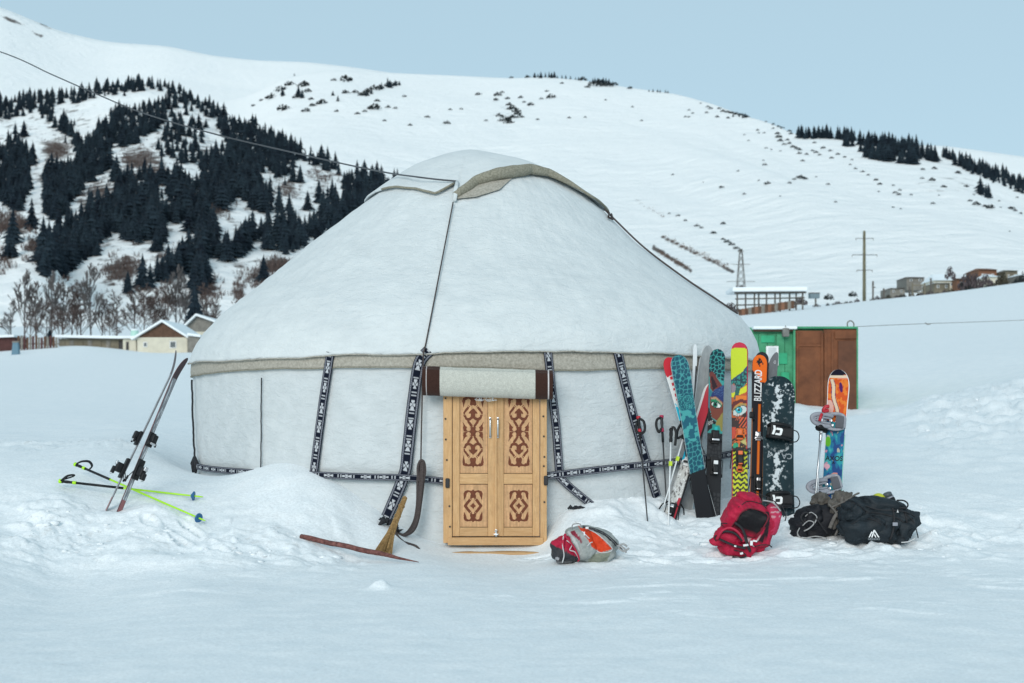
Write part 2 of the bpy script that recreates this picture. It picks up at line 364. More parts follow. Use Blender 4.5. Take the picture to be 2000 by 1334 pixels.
def build_clods():
    r = random.Random(8); mb = MB(); cand = []
    for i in range(9000):
        px = r.uniform(-20, 2020); y = r.uniform(12.4, 16.2) if r.random() < .8 else r.uniform(20, 32); cand.append(((px-1000)/F*y, y))
    C = np.array(cand); keep = churn_mask(C[:, 0], C[:, 1])*(.35+fbm(C[:, 0]*1.3, C[:, 1]*1.3, 2)) > np.array([r.uniform(.2, 1.5) for _ in cand]); C = C[keep]; Z = ground(C[:, 0], C[:, 1])
    bm = bmesh.new(); bmesh.ops.create_icosphere(bm, subdivisions=1, radius=1); bv = [v.co.copy() for v in bm.verts]; bf = [tuple(v.index for v in f.verts) for f in bm.faces]; bm.free()
    for (x, y), z in zip(C, Z):
        if math.hypot(x-YC.x, y-YC.y) < YR+.2: continue
        sz = .010+.05*r.random()**3.5; k = [r.uniform(.6, 1.25) for _ in bv]; sx, sz_, sy = r.uniform(.8, 1.5), r.uniform(.3, .65), r.uniform(.8, 1.4)
        mb.add([(x+v.x*sz*q*sx, y+v.y*sz*q*sy, z+v.z*sz*q*sz_-sz*.05) for v, q in zip(bv, k)], bf)
    tag(mb.build('snow_clods', MATS['snow_near'], smooth=True), 'loose clods and crumbs of snow along the trodden banks', 'snow', kind='stuff')
build_clods()

def interp(pts, u):
    key = id(pts)
    if key not in _ICACHE:                      # piecewise line rounded off so that no crease shows on the slope
        a = np.array(pts, float); xs = np.arange(-1000., 3001., 4); v = np.interp(xs, a[:, 0], a[:, 1])
        k = np.exp(-.5*(np.arange(-24, 25)*4/_ISIG)**2); k /= k.sum()
        _ICACHE[key] = (xs, np.convolve(np.pad(v, 24, 'edge'), k, 'valid'), pts)
    return np.interp(u, *_ICACHE[key][:2])
_ICACHE = {}; _ISIG = 17.
class Hill:
    """A hillside: rows run from a foot line at depth Y0 to a crest at depth Y1, then down the back."""
    def __init__(s, sky_, foot, Y0, Y1, seed, amp):
        s.sky, s.foot, s.Y0, s.Y1, s.seed, s.amp = sky_, foot, Y0, Y1, seed, amp
    def depth(s, u, t):
        y0 = interp(s.Y0, u); y1 = interp(s.Y1, u); return y0*(y1/y0)**t
    def row(s, u, t):
        f0 = interp(s.foot, u); k = interp(s.sky, u)
        Yd = s.depth(u, t); lam = interp(s.Y1, u)*.16
        n = s.amp*fbm((u-1000)/F*Yd/lam+s.seed, Yd/lam*.55+s.seed*.7, 5)*np.sin(np.clip(t, 0, 1)*np.pi)**.6
        return f0+(k-f0)*t+n
    def point(s, u, py):                        # where photo pixel (u, py) meets the hill
        return s.points([u], [py])[0]
    def points(s, us, pys):
        us = np.array(us, float); pys = np.array(pys, float); lo = np.zeros(len(us)); hi = np.ones(len(us))
        for _ in range(18):
            mid = (lo+hi)/2; up = s.row(us, mid) > pys; lo = np.where(up, mid, lo); hi = np.where(up, hi, mid)
        return [W(u, r, Y) for u, r, Y in zip(us, s.row(us, lo), s.depth(us, lo))]
    def build(s, name, label, m, u0, u1, nu, nt, scrub=None):
        us = np.linspace(u0, u1, nu); ts = np.linspace(0, 1, nt)
        U, T = np.meshgrid(us, ts); Yd = s.depth(U, T); Rr = s.row(U, T)
        X = (U-1000)/F*Yd; Z = CAMH-(Rr-HY)/F*Yd
        bk = []
        for k, (g, dz) in enumerate([(1.03, .004), (1.1, .03), (1.3, .12)]):   # the far side of the crest
            Yb = Yd[-1]*g; bk.append(np.stack([X[-1]*g, Yb, Z[-1]-Yb*dz], -1))
        P = np.concatenate([np.dstack([X, Yd, Z]), np.array(bk)], 0)
        me = gridmesh(name, P, m)
        if scrub is not None:
            val = np.concatenate([scrub(U, Rr), np.zeros((3, nu))], 0)
            a = me.attributes.new('scrub', 'FLOAT', 'POINT'); a.data.foreach_set('value', np.clip(val, 0, 1).ravel())
        o = link(name, me); tag(o, label, kind='structure'); return o
def spur_scrub(U, V):                           # scrub patches over a thin general scatter
    g = .30+.16*fbm(U/38, V/30, 3)
    return np.maximum(spur_blobs(U, V), g*sstep(180, 215, V)*(1-sstep(470, 560, V-.12*U))*(1-sstep(640, 700, U)))
def blobs(lst):
    def f(U, V):
        s = np.zeros(U.shape)
        for cx, cy, rx, ry, k in lst: s = np.maximum(s, (k+.06)*np.exp(-(((U-cx)/rx/1.15)**2+((V-cy)/ry/1.15)**2)))
        return s
    return f
far_left = Hill([(-900, -60), (-200, -10), (0, 12), (60, 38), (120, 62), (210, 82), (330, 90), (410, 108), (500, 118), (600, 121), (680, 130), (780, 144), (900, 190), (1000, 300)],
                [(-900, 330), (1000, 330)], [(0, 2600)], [(0, 5200)], 1.3, 20)
far_right = Hill([(1500, 340), (1700, 290), (1800, 283), (1850, 285), (2000, 306), (2300, 330), (2900, 300)], [(1500, 480), (2900, 480)], [(0, 2000)], [(0, 3600)], 4.3, 8)
big = Hill([(-900, 250), (0, 240), (300, 215), (480, 190), (560, 150), (650, 136), (780, 143), (900, 148), (1000, 153), (1060, 150), (1150, 158), (1220, 170), (1320, 183), (1400, 205), (1450, 226), (1500, 238), (1560, 266), (1640, 272), (1700, 280), (1760, 290), (1830, 303), (1900, 322), (1950, 342), (2000, 362), (2200, 420), (2900, 470)],
           [(-900, 672), (300, 672), (1000, 665), (1430, 640), (1700, 625), (2000, 600), (2900, 575)], [(-900, 420), (800, 420), (2000, 420)], [(-900, 3200), (900, 3000), (1300, 2500), (1560, 1700), (2000, 1350), (2900, 1200)], 2.2, 30)
spur = Hill([(-900, 230), (-200, 200), (0, 198), (60, 188), (130, 183), (215, 166), (300, 164), (345, 174), (400, 202), (450, 232), (500, 258), (560, 290), (620, 315), (665, 338), (720, 352), (800, 380), (900, 440), (1000, 520), (1100, 600), (1150, 640)],
            [(-900, 672), (0, 672), (300, 672), (700, 672), (1150, 672)], [(0, 480)], [(-900, 1350), (0, 1300), (350, 1250), (1000, 800), (1150, 600)], 5.1, 22)
knoll = Hill([(-900, 230), (-200, 350), (-60, 385), (0, 405), (40, 425), (75, 458), (90, 490), (115, 540), (160, 590), (220, 632)], [(-900, 672), (300, 672)], [(0, 400)], [(-900, 760), (0, 650), (220, 430)], 7.7, 5)
_hs = dict(bscale=.035, bdist=16, bstr=.6)
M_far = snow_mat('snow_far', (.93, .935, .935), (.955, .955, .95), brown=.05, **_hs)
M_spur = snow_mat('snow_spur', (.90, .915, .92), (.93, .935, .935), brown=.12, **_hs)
far_left.build('far_mountain', 'far snow mountain at the top left with bare dark streaks', M_far, -900, 1000, 220, 40,
               lambda U, V: np.maximum(.62*np.exp(-((V-(28+(U-0)*.52))/4)**2)*(U < 85)*(U > -80), .5*np.exp(-((V-(30+(U-50)*.5))/3)**2)*(U > 55)*(U < 110)))
far_right.build('far_hill', 'pale far snow ridge behind the tree line on the right', M_far, 1500, 2900, 120, 24)
def big_scrub(U, V):
    s = .60*np.exp(-((V-(463+(U-1295)*.50))/5)**2)*(U > 1290)*(U < 1432)
    s = np.maximum(s, .62*np.exp(-((V-(492+(U-1290)*.62))/7)**2)*(U > 1270)*(U < 1350))
    s = np.maximum(s, blobs([(630, 190, 110, 25, .18), (985, 222, 40, 22, .28), (1420, 215, 60, 10, .25), (1850, 360, 120, 30, .25)])(U, V))
    return s
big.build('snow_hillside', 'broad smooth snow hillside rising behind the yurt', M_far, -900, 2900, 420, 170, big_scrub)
spur_blobs = blobs([(110, 295, 40, 30, .50), (70, 320, 15, 40, .3), (270, 310, 55, 30, .50), (300, 340, 50, 20, .5), (200, 375, 45, 30, .48), (165, 400, 25, 20, .45), (240, 525, 50, 35, .48), (215, 545, 25, 30, .4), (330, 500, 40, 25, .3), (540, 520, 40, 22, .55), (500, 540, 25, 25, .4), (420, 410, 40, 20, .42), (400, 300, 40, 40, .35), (470, 350, 50, 40, .45), (560, 370, 25, 25, .42), (620, 340, 30, 12, .25), (410, 560, 20, 25, .45), (465, 570, 8, 30, .35), (330, 590, 40, 10, .35), (395, 400, 25, 15, .5)])
spur.build('forested_spur', 'steep snowy mountain spur dotted with dark spruce forest', M_spur, -900, 1150, 420, 220, spur_scrub)
knoll.build('scrub_knoll', 'low scrub covered knoll at the left edge below the forest', M_spur, -900, 220, 160, 70, blobs([(20, 440, 55, 28, .52), (-60, 400, 60, 40, .5), (70, 480, 22, 22, .45), (0, 500, 40, 35, .3)]))

# ------------------------------------------------------------------ the yurt
PROF = [(0, 4.77), (.16, 4.745), (.457, 4.66), (.822, 4.53), (1.079, 4.38), (1.269, 4.25), (1.583, 4.0), (1.867, 3.75), (2.151, 3.5), (2.467, 3.25), (2.798, 3.0), (3.072, 2.8), (3.326, 2.6), (3.492, 2.4), (3.612, 2.2), (3.645, 2.02)]
_pr = np.array(PROF)
_ps = np.r_[0, np.cumsum(np.hypot(*np.diff(_pr, axis=0).T))]
def _smooth(k, n=5):                             # resample the profile evenly and round its corners
    s = np.linspace(0, _ps[-1], 121); r = np.interp(s, _ps, _pr[:, 0]); z = np.interp(s, _ps, _pr[:, 1])
    for _ in range(k):
        r[1:-1] = (r[:-2]+2*r[1:-1]+r[2:])/4; z[1:-1] = (z[:-2]+2*z[1:-1]+z[2:])/4
    return r, z
RR, RZ = _smooth(6)
def roof_z(r): return np.interp(r, RR, RZ)
def lean(z): return np.interp(z, [2.0, 2.25, 2.5, 2.85, 3.1, 3.5, 3.8, 4.1, 4.4, 4.55, 4.7, 4.8], [0, .03, .07, .07, .03, -.01, .03, .06, .05, .01, -.05, -.07])   # the roof is a little lopsided
def hit_wall(px, py, rad):                       # where the ray of a photo pixel meets the upright cylinder of radius rad round the yurt's centre
    d = Vector(((px-1000)/F, 1.0)); a = d.dot(d); b = -2*d.dot(YC); c = YC.dot(YC)-rad*rad
    disc = b*b-4*a*c
    if disc < 0: disc = 0
    t = (-b-math.sqrt(disc))/(2*a); return W(px, py, t)
def hit_roof(px, py, off=0.0):
    t = 13.5
    while t < 21:
        p = W(px, py, t); r = math.hypot(p.x-YC.x-float(lean(p.z)), p.y-YC.y)
        if r < RR[-1]+off and p.z < roof_z(r)+off: return p
        t += .004
    return W(px, py, 18.3)
def polar(p): q = p.x-YC.x-float(lean(p.z)); return math.atan2(q, -(p.y-YC.y)), math.hypot(q, p.y-YC.y)   # azimuth 0 faces the camera, positive to the right
def cyl(phi, r, z): return Vector((YC.x+r*math.sin(phi), YC.y-r*math.cos(phi), z))

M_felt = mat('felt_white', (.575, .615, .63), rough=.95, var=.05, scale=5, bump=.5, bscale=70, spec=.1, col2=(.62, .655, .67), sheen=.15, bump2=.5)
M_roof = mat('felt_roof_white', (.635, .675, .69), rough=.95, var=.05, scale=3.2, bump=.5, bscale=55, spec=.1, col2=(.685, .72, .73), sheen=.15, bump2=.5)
M_grey = mat('felt_grey', (.38, .355, .30), rough=.97, var=.24, scale=38, bump=.8, bscale=120, spec=.1, col2=(.52, .49, .43), detail=6)
M_olive = mat('felt_olive', (.26, .245, .19), rough=.97, var=.3, scale=45, bump=.8, bscale=120, spec=.1, col2=(.38, .36, .29), detail=6)
M_black = mat('black_cord', (.018, .02, .025), rough=.85, var=.3, scale=60)
M_rope = mat('brown_rope', (.075, .06, .058), rough=.95, var=.35, scale=90, bump=.8, bscale=150)

yurt = thing('yurt', 'large white felt yurt with carved wooden double door and dark patterned straps', 'yurt', (YC.x, YC.y, 0))
YM = Matrix.Translation((-YC.x, -YC.y, 0))
def toy(P):                                      # world points -> the yurt's own space
    Q = np.array(P, float); Q = Q.copy(); Q[..., 0] -= YC.x; Q[..., 1] -= YC.y; return Q

def wall_r(phi, z):                              # felt wall: soft sags, drag folds from the belts, a few upright creases
    w = .014*fbm(phi*3.2, z*1.3, 3)+.011*fbm(phi*9+z*1.7, z*2.6-phi*2, 4)+.006*fbm(phi*22, z*7+phi*6, 3)
    w = w+.006*np.sin(phi*26+np.sin(z*2)*.6)*sstep(.5, 1.8, z)*.6
    fold = np.exp(-((z-.72)/.06)**2)*-.022
    dr = .008*np.sin((phi*3.58*.8+z*1.4)*9)*sstep(.9, 1.15, phi)*np.exp(-((z-1.3)/.5)**2)
    return YR+w+fold+dr
ph = np.linspace(-math.pi, math.pi, 520, endpoint=False); zz = np.linspace(-.15, 2.12, 90)
PH, ZZ = np.meshgrid(ph, zz); WR = wall_r(PH, ZZ)
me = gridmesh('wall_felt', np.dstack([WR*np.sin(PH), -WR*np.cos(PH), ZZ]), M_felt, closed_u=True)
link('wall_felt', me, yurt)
# roof felt: over the poles, slack between them
nph = 720; ph = np.linspace(-math.pi, math.pi, nph, endpoint=False); ss = np.arange(len(RR))
PH, SI = np.meshgrid(ph, ss); r0 = RR[SI]; z0 = RZ[SI]
def edge_drop(phi): return .03*np.sin(phi*3+.6)+.018*fbm(phi*4, phi*0+2, 3)-.035*sstep(.75, 1.25, -phi)+.02*sstep(.6, 1.2, phi)
k = (SI/(len(RR)-1))
slope_n = .012*fbm(PH*2.5, k*5, 3)+.006*fbm(PH*14, k*9+PH*3, 3)
poles = -.003*np.abs(np.sin(PH*33))**.5*sstep(.15, .5, k)*(1-sstep(.86, .95, k))
crease = .016*fbm(PH*7+k*10, k*22-PH*4, 4)*(.35+.65*sstep(.5, .75, k))+.006*fbm(PH*30, k*26, 3)
off = slope_n+poles+crease*.8
rr = r0+off*.55; zr = z0+off*.8
eave = sstep(.9, 1, k); zr = zr+edge_drop(PH)*eave; rr = rr+.012*fbm(PH*7, k*3, 2)*eave
P = np.dstack([rr*np.sin(PH)+lean(zr), -rr*np.cos(PH), zr])
lip = np.stack([(rr[-1]-.03)*np.sin(ph), -(rr[-1]-.03)*np.cos(ph), zr[-1]+.004], -1)[None]
P = np.concatenate([P, lip], 0)
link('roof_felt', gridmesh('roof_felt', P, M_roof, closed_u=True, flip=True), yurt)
# dark stitched hem on the roof's edge
pts = [Vector((x, y, z)) for x, y, z in np.stack([(rr[-1]+.003)*np.sin(ph), -(rr[-1]+.003)*np.cos(ph), zr[-1]+.003], -1)]
mb = MB(); mb.tube(pts+[pts[0]], .006, 5, cap=False); mb.build('roof_hem', M_grey, yurt)
# the grey felt band under the eave
nb = 420; ph = np.linspace(-math.pi, math.pi, nb, endpoint=False)
top = np.full(nb, 2.10); bot = 1.885+.014*fbm(ph*5, ph*0, 3)-.055*sstep(.55, 1.3, -ph)-.03*sstep(.0, .25, ph)*(1-sstep(.3, .6, ph))
rows = []
for t in np.linspace(0, 1, 12):
    z = bot+(top-bot)*t; r = YR+.034-.03*t*t+.008*np.sin(t*math.pi)+.005*fbm(ph*8, t*3+ph*0, 3); rows.append(np.stack([r*np.sin(ph), -r*np.cos(ph), z], -1))
rows = [np.stack([(YR)*np.sin(ph), -(YR)*np.cos(ph), bot+.004], -1)]+rows
band = link('eave_band', gridmesh('eave_band', np.array(rows), M_grey, closed_u=True), yurt)
mb = MB(); pts = [Vector(((YR+.04)*math.sin(a), -(YR+.04)*math.cos(a), b)) for a, b in zip(ph, bot)]
mb.tube(pts+[pts[0]], .006, 5, cap=False); mb.build('band_cord', M_olive, band)

# ---- patterned woven straps
NAVY = (.008, .011, .022); WOOL = (.50, .52, .55); GREYW = (.22, .23, .265)
def strap_paint(s, w, L):                        # s along in metres, w in -1..1
    c = np.empty(s.shape+(3,)); c[:] = NAVY
    a = np.abs(w)
    def put(m, col): c[m] = col
    put((a > .66) & (a < .84), GREYW)
    put((a > .71) & (a < .79) & (np.mod(s, .022) < .011), NAVY)
    p = np.mod(s, .215)
    flower = p < .108; q = np.abs((p-.054)/.054)
    put(~flower & (a < .50) & (np.mod(p-.108, .030) < .006), WOOL)
    put(~flower & (a > .44) & (a < .50), (.22, .23, .26))
    pet = flower & (((a < .10+.26*q) & (q < .92) & (q > .08)) | ((q < .10+.55*a) & (a < .50) & (a > .06)))
    put(pet & ~(np.abs(a*1.7-q*.9) < .09), WOOL)
    return c
M_strap = painted('woven_strap', rough=.9, spec=.1, bump=.5, bscale=300, var=.2)
def strap(name, pts, width, lift=.016, twist=None, wall=True, rad=YR+.055, off=0):
    """a woven band lying on the yurt along photo pixels pts"""
    path = catmull([hit_wall(x, y, rad) if wall else W(x, y, wall_) for x, y in pts], 60 // max(1, len(pts)-1)+6)
    out = []; L = 0; S = []
    for i, p in enumerate(path):
        if i: L += (p-path[i-1]).length
        S.append(L)
    n = int(L/.011)+2; Sx = np.linspace(0, L, n); A = np.array([list(p) for p in path]); A = np.stack([np.interp(Sx, S, A[:, k]) for k in range(3)], 1)
    T = np.gradient(A, axis=0); T /= np.linalg.norm(T, axis=1)[:, None]
    Nn = np.stack([A[:, 0]-YC.x, A[:, 1]-YC.y, 0*A[:, 0]], 1); Nn /= np.linalg.norm(Nn, axis=1)[:, None]
    B = np.cross(Nn, T); wv = np.linspace(-1, 1, 25)
    wid = width/2*(1+.06*fbm(Sx*3, Sx*0+off, 2)); curl = .004*fbm(Sx*4, Sx*0+off+5, 2)
    P = A[:, None]+B[:, None]*(wid[:, None]*wv[None])[..., None]+Nn[:, None]*(curl[:, None]+.003*(1-wv[None]**2))[..., None]
    Sg, Wg = np.meshgrid(Sx, wv, indexing='ij'); c = strap_paint(Sg+off, Wg, L)
    edge_l = P[:, :1]-Nn[:, None]*.012; edge_r = P[:, -1:]-Nn[:, None]*.012
    P = np.concatenate([edge_l, P, edge_r], 1); c = np.concatenate([c[:, :1], c, c[:, -1:]], 1)
    return link(name, gridmesh(name, toy(P), M_strap, col=c), yurt)
u16 = mpp(15.6)
strap('strap', [(645, 688), (640, 720), (628, 800), (612, 924)], 18*mpp(15.6), off=.1)
strap('strap', [(838, 684), (818, 712), (806, 790), (796, 880), (788, 930), (752, 1016)], 23*mpp(15), off=.3)
strap('strap', [(1070, 686), (1078, 760), (1086, 830), (1093, 928)], 17*mpp(15.1), off=.22)
strap('strap', [(1090, 928), (1112, 950), (1156, 986)], 15*mpp(15.1), off=.4, rad=YR+.06)
strap('strap', [(1207, 688), (1224, 760), (1248, 850), (1284, 970)], 20*mpp(15.4), off=.05)
strap('belt', [(384, 911), (420, 917), (500, 923), (612, 927), (700, 931), (790, 933), (872, 940)], 13*mpp(15.2), rad=YR+.068, off=.1)
strap('belt', [(1066, 930), (1130, 922), (1220, 912), (1310, 903), (1380, 895), (1440, 885), (1470, 880)], 14*mpp(15.4), rad=YR+.068, off=.2)

# ---- crown cover: a felt sheet over the smoke hole, its front corner turned back
bpx = [(748, 376), (775, 372), (810, 376), (850, 385), (884, 393), (893, 384), (894, 362), (930, 361), (980, 354), (1035, 345), (1070, 352), (1110, 372), (1150, 397), (1184, 416)]
bp = [polar(hit_roof(x, y)) for x, y in bpx]
phs = np.array([b[0] for b in bp]); rbs = np.array([b[1] for b in bp])
order = np.argsort(phs); phs = phs[order]; rbs = rbs[order]
nph = 300; ph = np.linspace(-math.pi, math.pi, nph, endpoint=False)
rb = np.interp(ph, np.r_[-math.pi, phs[0]-.5, phs, phs[-1]+.45, math.pi], np.r_[1.5, 1.5, rbs, 1.5, 1.5])
lift_e = .03+.075*sstep(phs[6]-.02, phs[8], ph)*(1-sstep(phs[-3], phs[-1]+.05, ph))*.9
rows = []
for t in np.linspace(0, 1, 40):
    r = rb*t; z = roof_z(r)+.03+lift_e*t**3+.012*fbm(ph*3, t*4+ph*0, 3)*t; rows.append(np.stack([r*np.sin(ph)+lean(z), -r*np.cos(ph), z], -1))
topedge = rows[-1].copy()
under = topedge.copy(); under[:, 2] -= .03; inner = under.copy(); inner[:, :2] *= .82; inner[:, 2] = roof_z(rb*.82)+.01
cover = link('crown_cover', gridmesh('crown_cover', np.array(rows+[under, inner]), M_roof, closed_u=True, flip=True, mi=None), yurt)
# the thick turned-back hem from the corner round to the right
sel = np.where((ph > phs[6]-.03) & (ph < phs[-1]+.02))[0]
mb = MB(); pts = []; rad = []
for n_, i in enumerate(sel):
    t = n_/(len(sel)-1); p = topedge[i]; k = 1+.02*math.sin(n_*.9)
    pts.append((p[0]*1.015, p[1]*1.015, p[2]-.035)); rad.append((.012+.05*math.sin(min(1, t*1.25+.12)*math.pi)**.7*(1-.45*t))*k)
mb.tube(pts, rad, 12, flat=1.35); mb.build('cover_hem', M_olive, cover, smooth=True)
mb = MB(); sel = np.where((ph > phs[0]-.02) & (ph < phs[4]))[0]
mb.tube([tuple(topedge[i]*np.array([1.004, 1.004, 1])-np.array([0, 0, .016])) for i in sel], .014, 8); mb.build('cover_hem', M_olive, cover, smooth=True)
a = hit_roof(893, 354, .10); b_ = hit_roof(888, 392, .05)
mb = MB(); mb.tube([toy(a), toy((a+b_)/2+Vector((0, -.03, 0))), toy(b_)], [.02, .032, .02], 8, flat=.6); mb.build('cover_hem', M_roof, cover, smooth=True)
# grey lining in the gap behind the corner
g = [hit_roof(*q) for q in [(893, 360), (960, 356), (1000, 352), (975, 374), (930, 388), (893, 392)]]
mb = MB(); mb.add([toy(p)*np.array([1, 1, 1])+np.array([0, -.02, .02]) for p in g], [(0, 1, 2, 3, 4, 5)]); mb.build('crown_lining', M_grey, yurt)

# ---- cords on the felt
def cord(name, pts, r, m, par, n=6, seg=8, lay='wall', off=.02, jit=0):
    if lay == 'wall': P = [hit_wall(x, y, YR+off) for x, y in pts]
    elif lay == 'roof': P = [hit_roof(x, y, off) for x, y in pts]
    else: P = [W(*q) for q in pts]
    P = catmull(P, seg); mb = MB()
    if jit: P = [p+Vector((random.uniform(-jit, jit), random.uniform(-jit, jit)*.3, random.uniform(-jit, jit))) for p in P]
    if par is yurt: P = [Vector(toy(p)) for p in P]
    mb.tube(P, r, n); return mb.build(name, m, par, smooth=True)
cord('wall_seam', [(511, 738), (510, 800), (510, 860), (509, 915)], .007, M_black, yurt, off=.03, jit=.002)
cord('wall_seam', [(375, 742), (376, 800), (378, 850), (381, 900)], .012, M_black, yurt, off=.045, jit=.004)
mb = MB()
for q in [[(380, 893), (376, 905), (381, 921)], [(380, 893), (384, 906), (382, 924)], [(379, 896), (378, 912), (377, 922)]]:
    mb.tube([toy(hit_wall(x, y, YR+.06)) for x, y in q], [.02, .03, .014], 6)
mb.build('cord_knot', M_black, yurt, smooth=True)
cord('side_rope', [(1180, 408), (1200, 428), (1260, 485), (1340, 545), (1400, 585), (1440, 612)], .012, M_rope, yurt, lay='roof', off=.035)
mb = MB(); mb.tube([toy(hit_roof(x, y, .05)) for x, y in [(1182, 410), (1190, 416), (1188, 424), (1197, 428), (1194, 418)]], .013, 6); mb.build('rope_knot', M_rope, yurt, smooth=True)
# clump where the long strap is tied down
mb = MB(); rnd = random.Random(5)
for i in range(16):
    x = 742+i*2.6+rnd.uniform(-4, 4); y = 1012+i*1.5+rnd.uniform(-5, 5); Y = 14.75+rnd.uniform(-.05, .05)
    mb.tube([toy(W(x+rnd.uniform(-9, 9), y+rnd.uniform(-9, 9), Y)), toy(W(x, y, Y-.03)), toy(W(x+rnd.uniform(-9, 9), y+rnd.uniform(-6, 9), Y))], [.008, .026, .008], 6)
mb.build('strap_knot', M_black, yurt, smooth=True)
mb = MB()
for i in range(7): mb.tube([toy(W(1110+i*4, 992+rnd.uniform(-3, 2), 15.02)), toy(W(1114+i*4, 989+rnd.uniform(-2, 3), 14.98)), toy(W(1119+i*4, 993, 15.0))], .012, 5)
mb.build('strap_knot', M_black, yurt, smooth=True)

# ---- the door
DY = 14.84; DP = mpp(DY)
def dx(px): return (px-1000)*DP-YC.x
def dz(py): return CAMH-(py-HY)*DP
def wood_mat(name, c, c2, axis='Z'):
    m, t, b = newmat(name); L = t.links.new; N = t.nodes.new
    b.inputs['Roughness'].default_value = .55; b.inputs['Specular IOR Level'].default_value = .3
    tc = N('ShaderNodeTexCoord'); mp = N('ShaderNodeMapping'); L(tc.outputs['Object'], mp.inputs[0])
    mp.inputs['Scale'].default_value = (14, 14, 1.2) if axis == 'Z' else (1.2, 14, 14)
    nz = N('ShaderNodeTexNoise'); nz.inputs['Scale'].default_value = 5; nz.inputs['Detail'].default_value = 7; nz.inputs['Roughness'].default_value = .7
    nz.inputs['Distortion'].default_value = .6
    L(mp.outputs[0], nz.inputs['Vector']); rp = N('ShaderNodeValToRGB'); L(nz.outputs['Fac'], rp.inputs[0])
    rp.color_ramp.elements[0].position = .3; rp.color_ramp.elements[1].position = .72
    rp.color_ramp.elements[0].color = (*c, 1); rp.color_ramp.elements[1].color = (*c2, 1)
    oi = N('ShaderNodeObjectInfo'); mr = N('ShaderNodeMapRange'); mr.inputs[3].default_value = .9; mr.inputs[4].default_value = 1.08; L(oi.outputs['Random'], mr.inputs[0])
    mx = N('ShaderNodeMix'); mx.data_type = 'RGBA'; mx.blend_type = 'MULTIPLY'; mx.inputs[0].default_value = 1; L(rp.outputs[0], mx.inputs[6]); L(mr.outputs[0], mx.inputs[7])
    n5 = N('ShaderNodeTexNoise'); n5.inputs['Scale'].default_value = 4.5; n5.inputs['Detail'].default_value = 8; n5.inputs['Roughness'].default_value = .75; L(tc.outputs['Object'], n5.inputs['Vector'])
    m5 = N('ShaderNodeMapRange'); m5.inputs[1].default_value = .5; m5.inputs[2].default_value = .78; m5.inputs[4].default_value = .45; L(n5.outputs['Fac'], m5.inputs[0])
    x5 = N('ShaderNodeMix'); x5.data_type = 'RGBA'; L(m5.outputs[0], x5.inputs[0]); L(mx.outputs[2], x5.inputs[6]); x5.inputs[7].default_value = (.27, .165, .09, 1); L(x5.outputs[2], b.inputs['Base Color'])   # handled and weathered patches
    bp = N('ShaderNodeBump'); bp.inputs['Strength'].default_value = .25; bp.inputs['Distance'].default_value = .004; L(nz.outputs['Fac'], bp.inputs['Height']); L(bp.outputs[0], b.inputs['Normal'])
    return m
M_wood = wood_mat('door_pine', (.45, .25, .105), (.63, .40, .20)); M_woodx = wood_mat('door_pine_rail', (.45, .25, .105), (.65, .415, .21), 'X')
M_panel = painted('door_panel_print', rough=.6, spec=.3, bump=.2, bscale=40, var=.14)
M_steel = mat('bright_steel', (.62, .64, .66), rough=.28, var=.08, metal=1)
M_nail = mat('dark_iron', (.03, .03, .032), rough=.6, var=.3, metal=.3)
yl = DY-YC.y                                     # door face in the yurt's space
TAN = np.array((.56, .34, .165)); TAN2 = np.array((.50, .285, .15)); BRN = np.array((.135, .035, .013))
def _seg(X, Y, a, b): 
    a = np.array(a, float); b = np.array(b, float); d = b-a; t = np.clip(((X-a[0])*d[0]+(Y-a[1])*d[1])/d.dot(d), 0, 1)
    return np.hypot(X-a[0]-t*d[0], Y-a[1]-t*d[1])
def _poly(X, Y, pts):
    ins = np.zeros(X.shape, bool); n = len(pts)
    for i in range(n):
        x1, y1 = pts[i]; x2, y2 = pts[(i+1) % n]
        if y1 == y2: continue
        c = ((y1 > Y) != (y2 > Y)) & (X < (x2-x1)*(Y-y1)/(y2-y1)+x1); ins ^= c
    return ins
def orn_long(x, y):                              # long stencil, centre (0,0), half size 160 x 580; mirrored both ways
    X = np.abs(x); Y = np.abs(y)
    d = np.zeros(X.shape, bool)
    d |= _poly(X, Y, [(-1, -1), (148, 4), (156, 60), (150, 110), (168, 168), (120, 95), (100, 78), (60, 62), (40, 72), (-1, 78)])
    d &= ~(np.hypot(X-70, Y-42) < 33)
    d |= (_seg(X, Y, (26, 92), (72, 162)) < 19)
    d |= _poly(X, Y, [(-1, 215), (40, 182), (85, 168), (125, 200), (152, 262), (150, 320), (70, 430), (45, 405), (120, 300), (105, 262), (-1, 262)])
    d &= ~((np.hypot(X-72, Y-262) < 38)); d &= ~(_seg(X, Y, (110, 290), (0, 425)) < 17); d &= ~(_seg(X, Y, (100, 285), (72, 262)) < 16)
    d |= _poly(X, Y, [(-1, 235), (36, 240), (34, 290), (70, 290), (60, 320), (0, 380), (-1, 380)])
    d &= ~((np.abs(Y-272) < 4) & (X > 100)); d &= ~(_seg(X, Y, (60, 395), (90, 425)) < 5)
    d |= _poly(X, Y, [(-1, 430), (30, 415), (52, 440), (40, 500), (120, 515), (130, 460), (152, 380), (168, 500), (160, 545), (120, 562), (20, 560), (-1, 590)])
    d &= ~(np.hypot(X-72, Y-500) < 30); d &= ~(_seg(X, Y, (75, 490), (128, 400)) < 15)
    return d
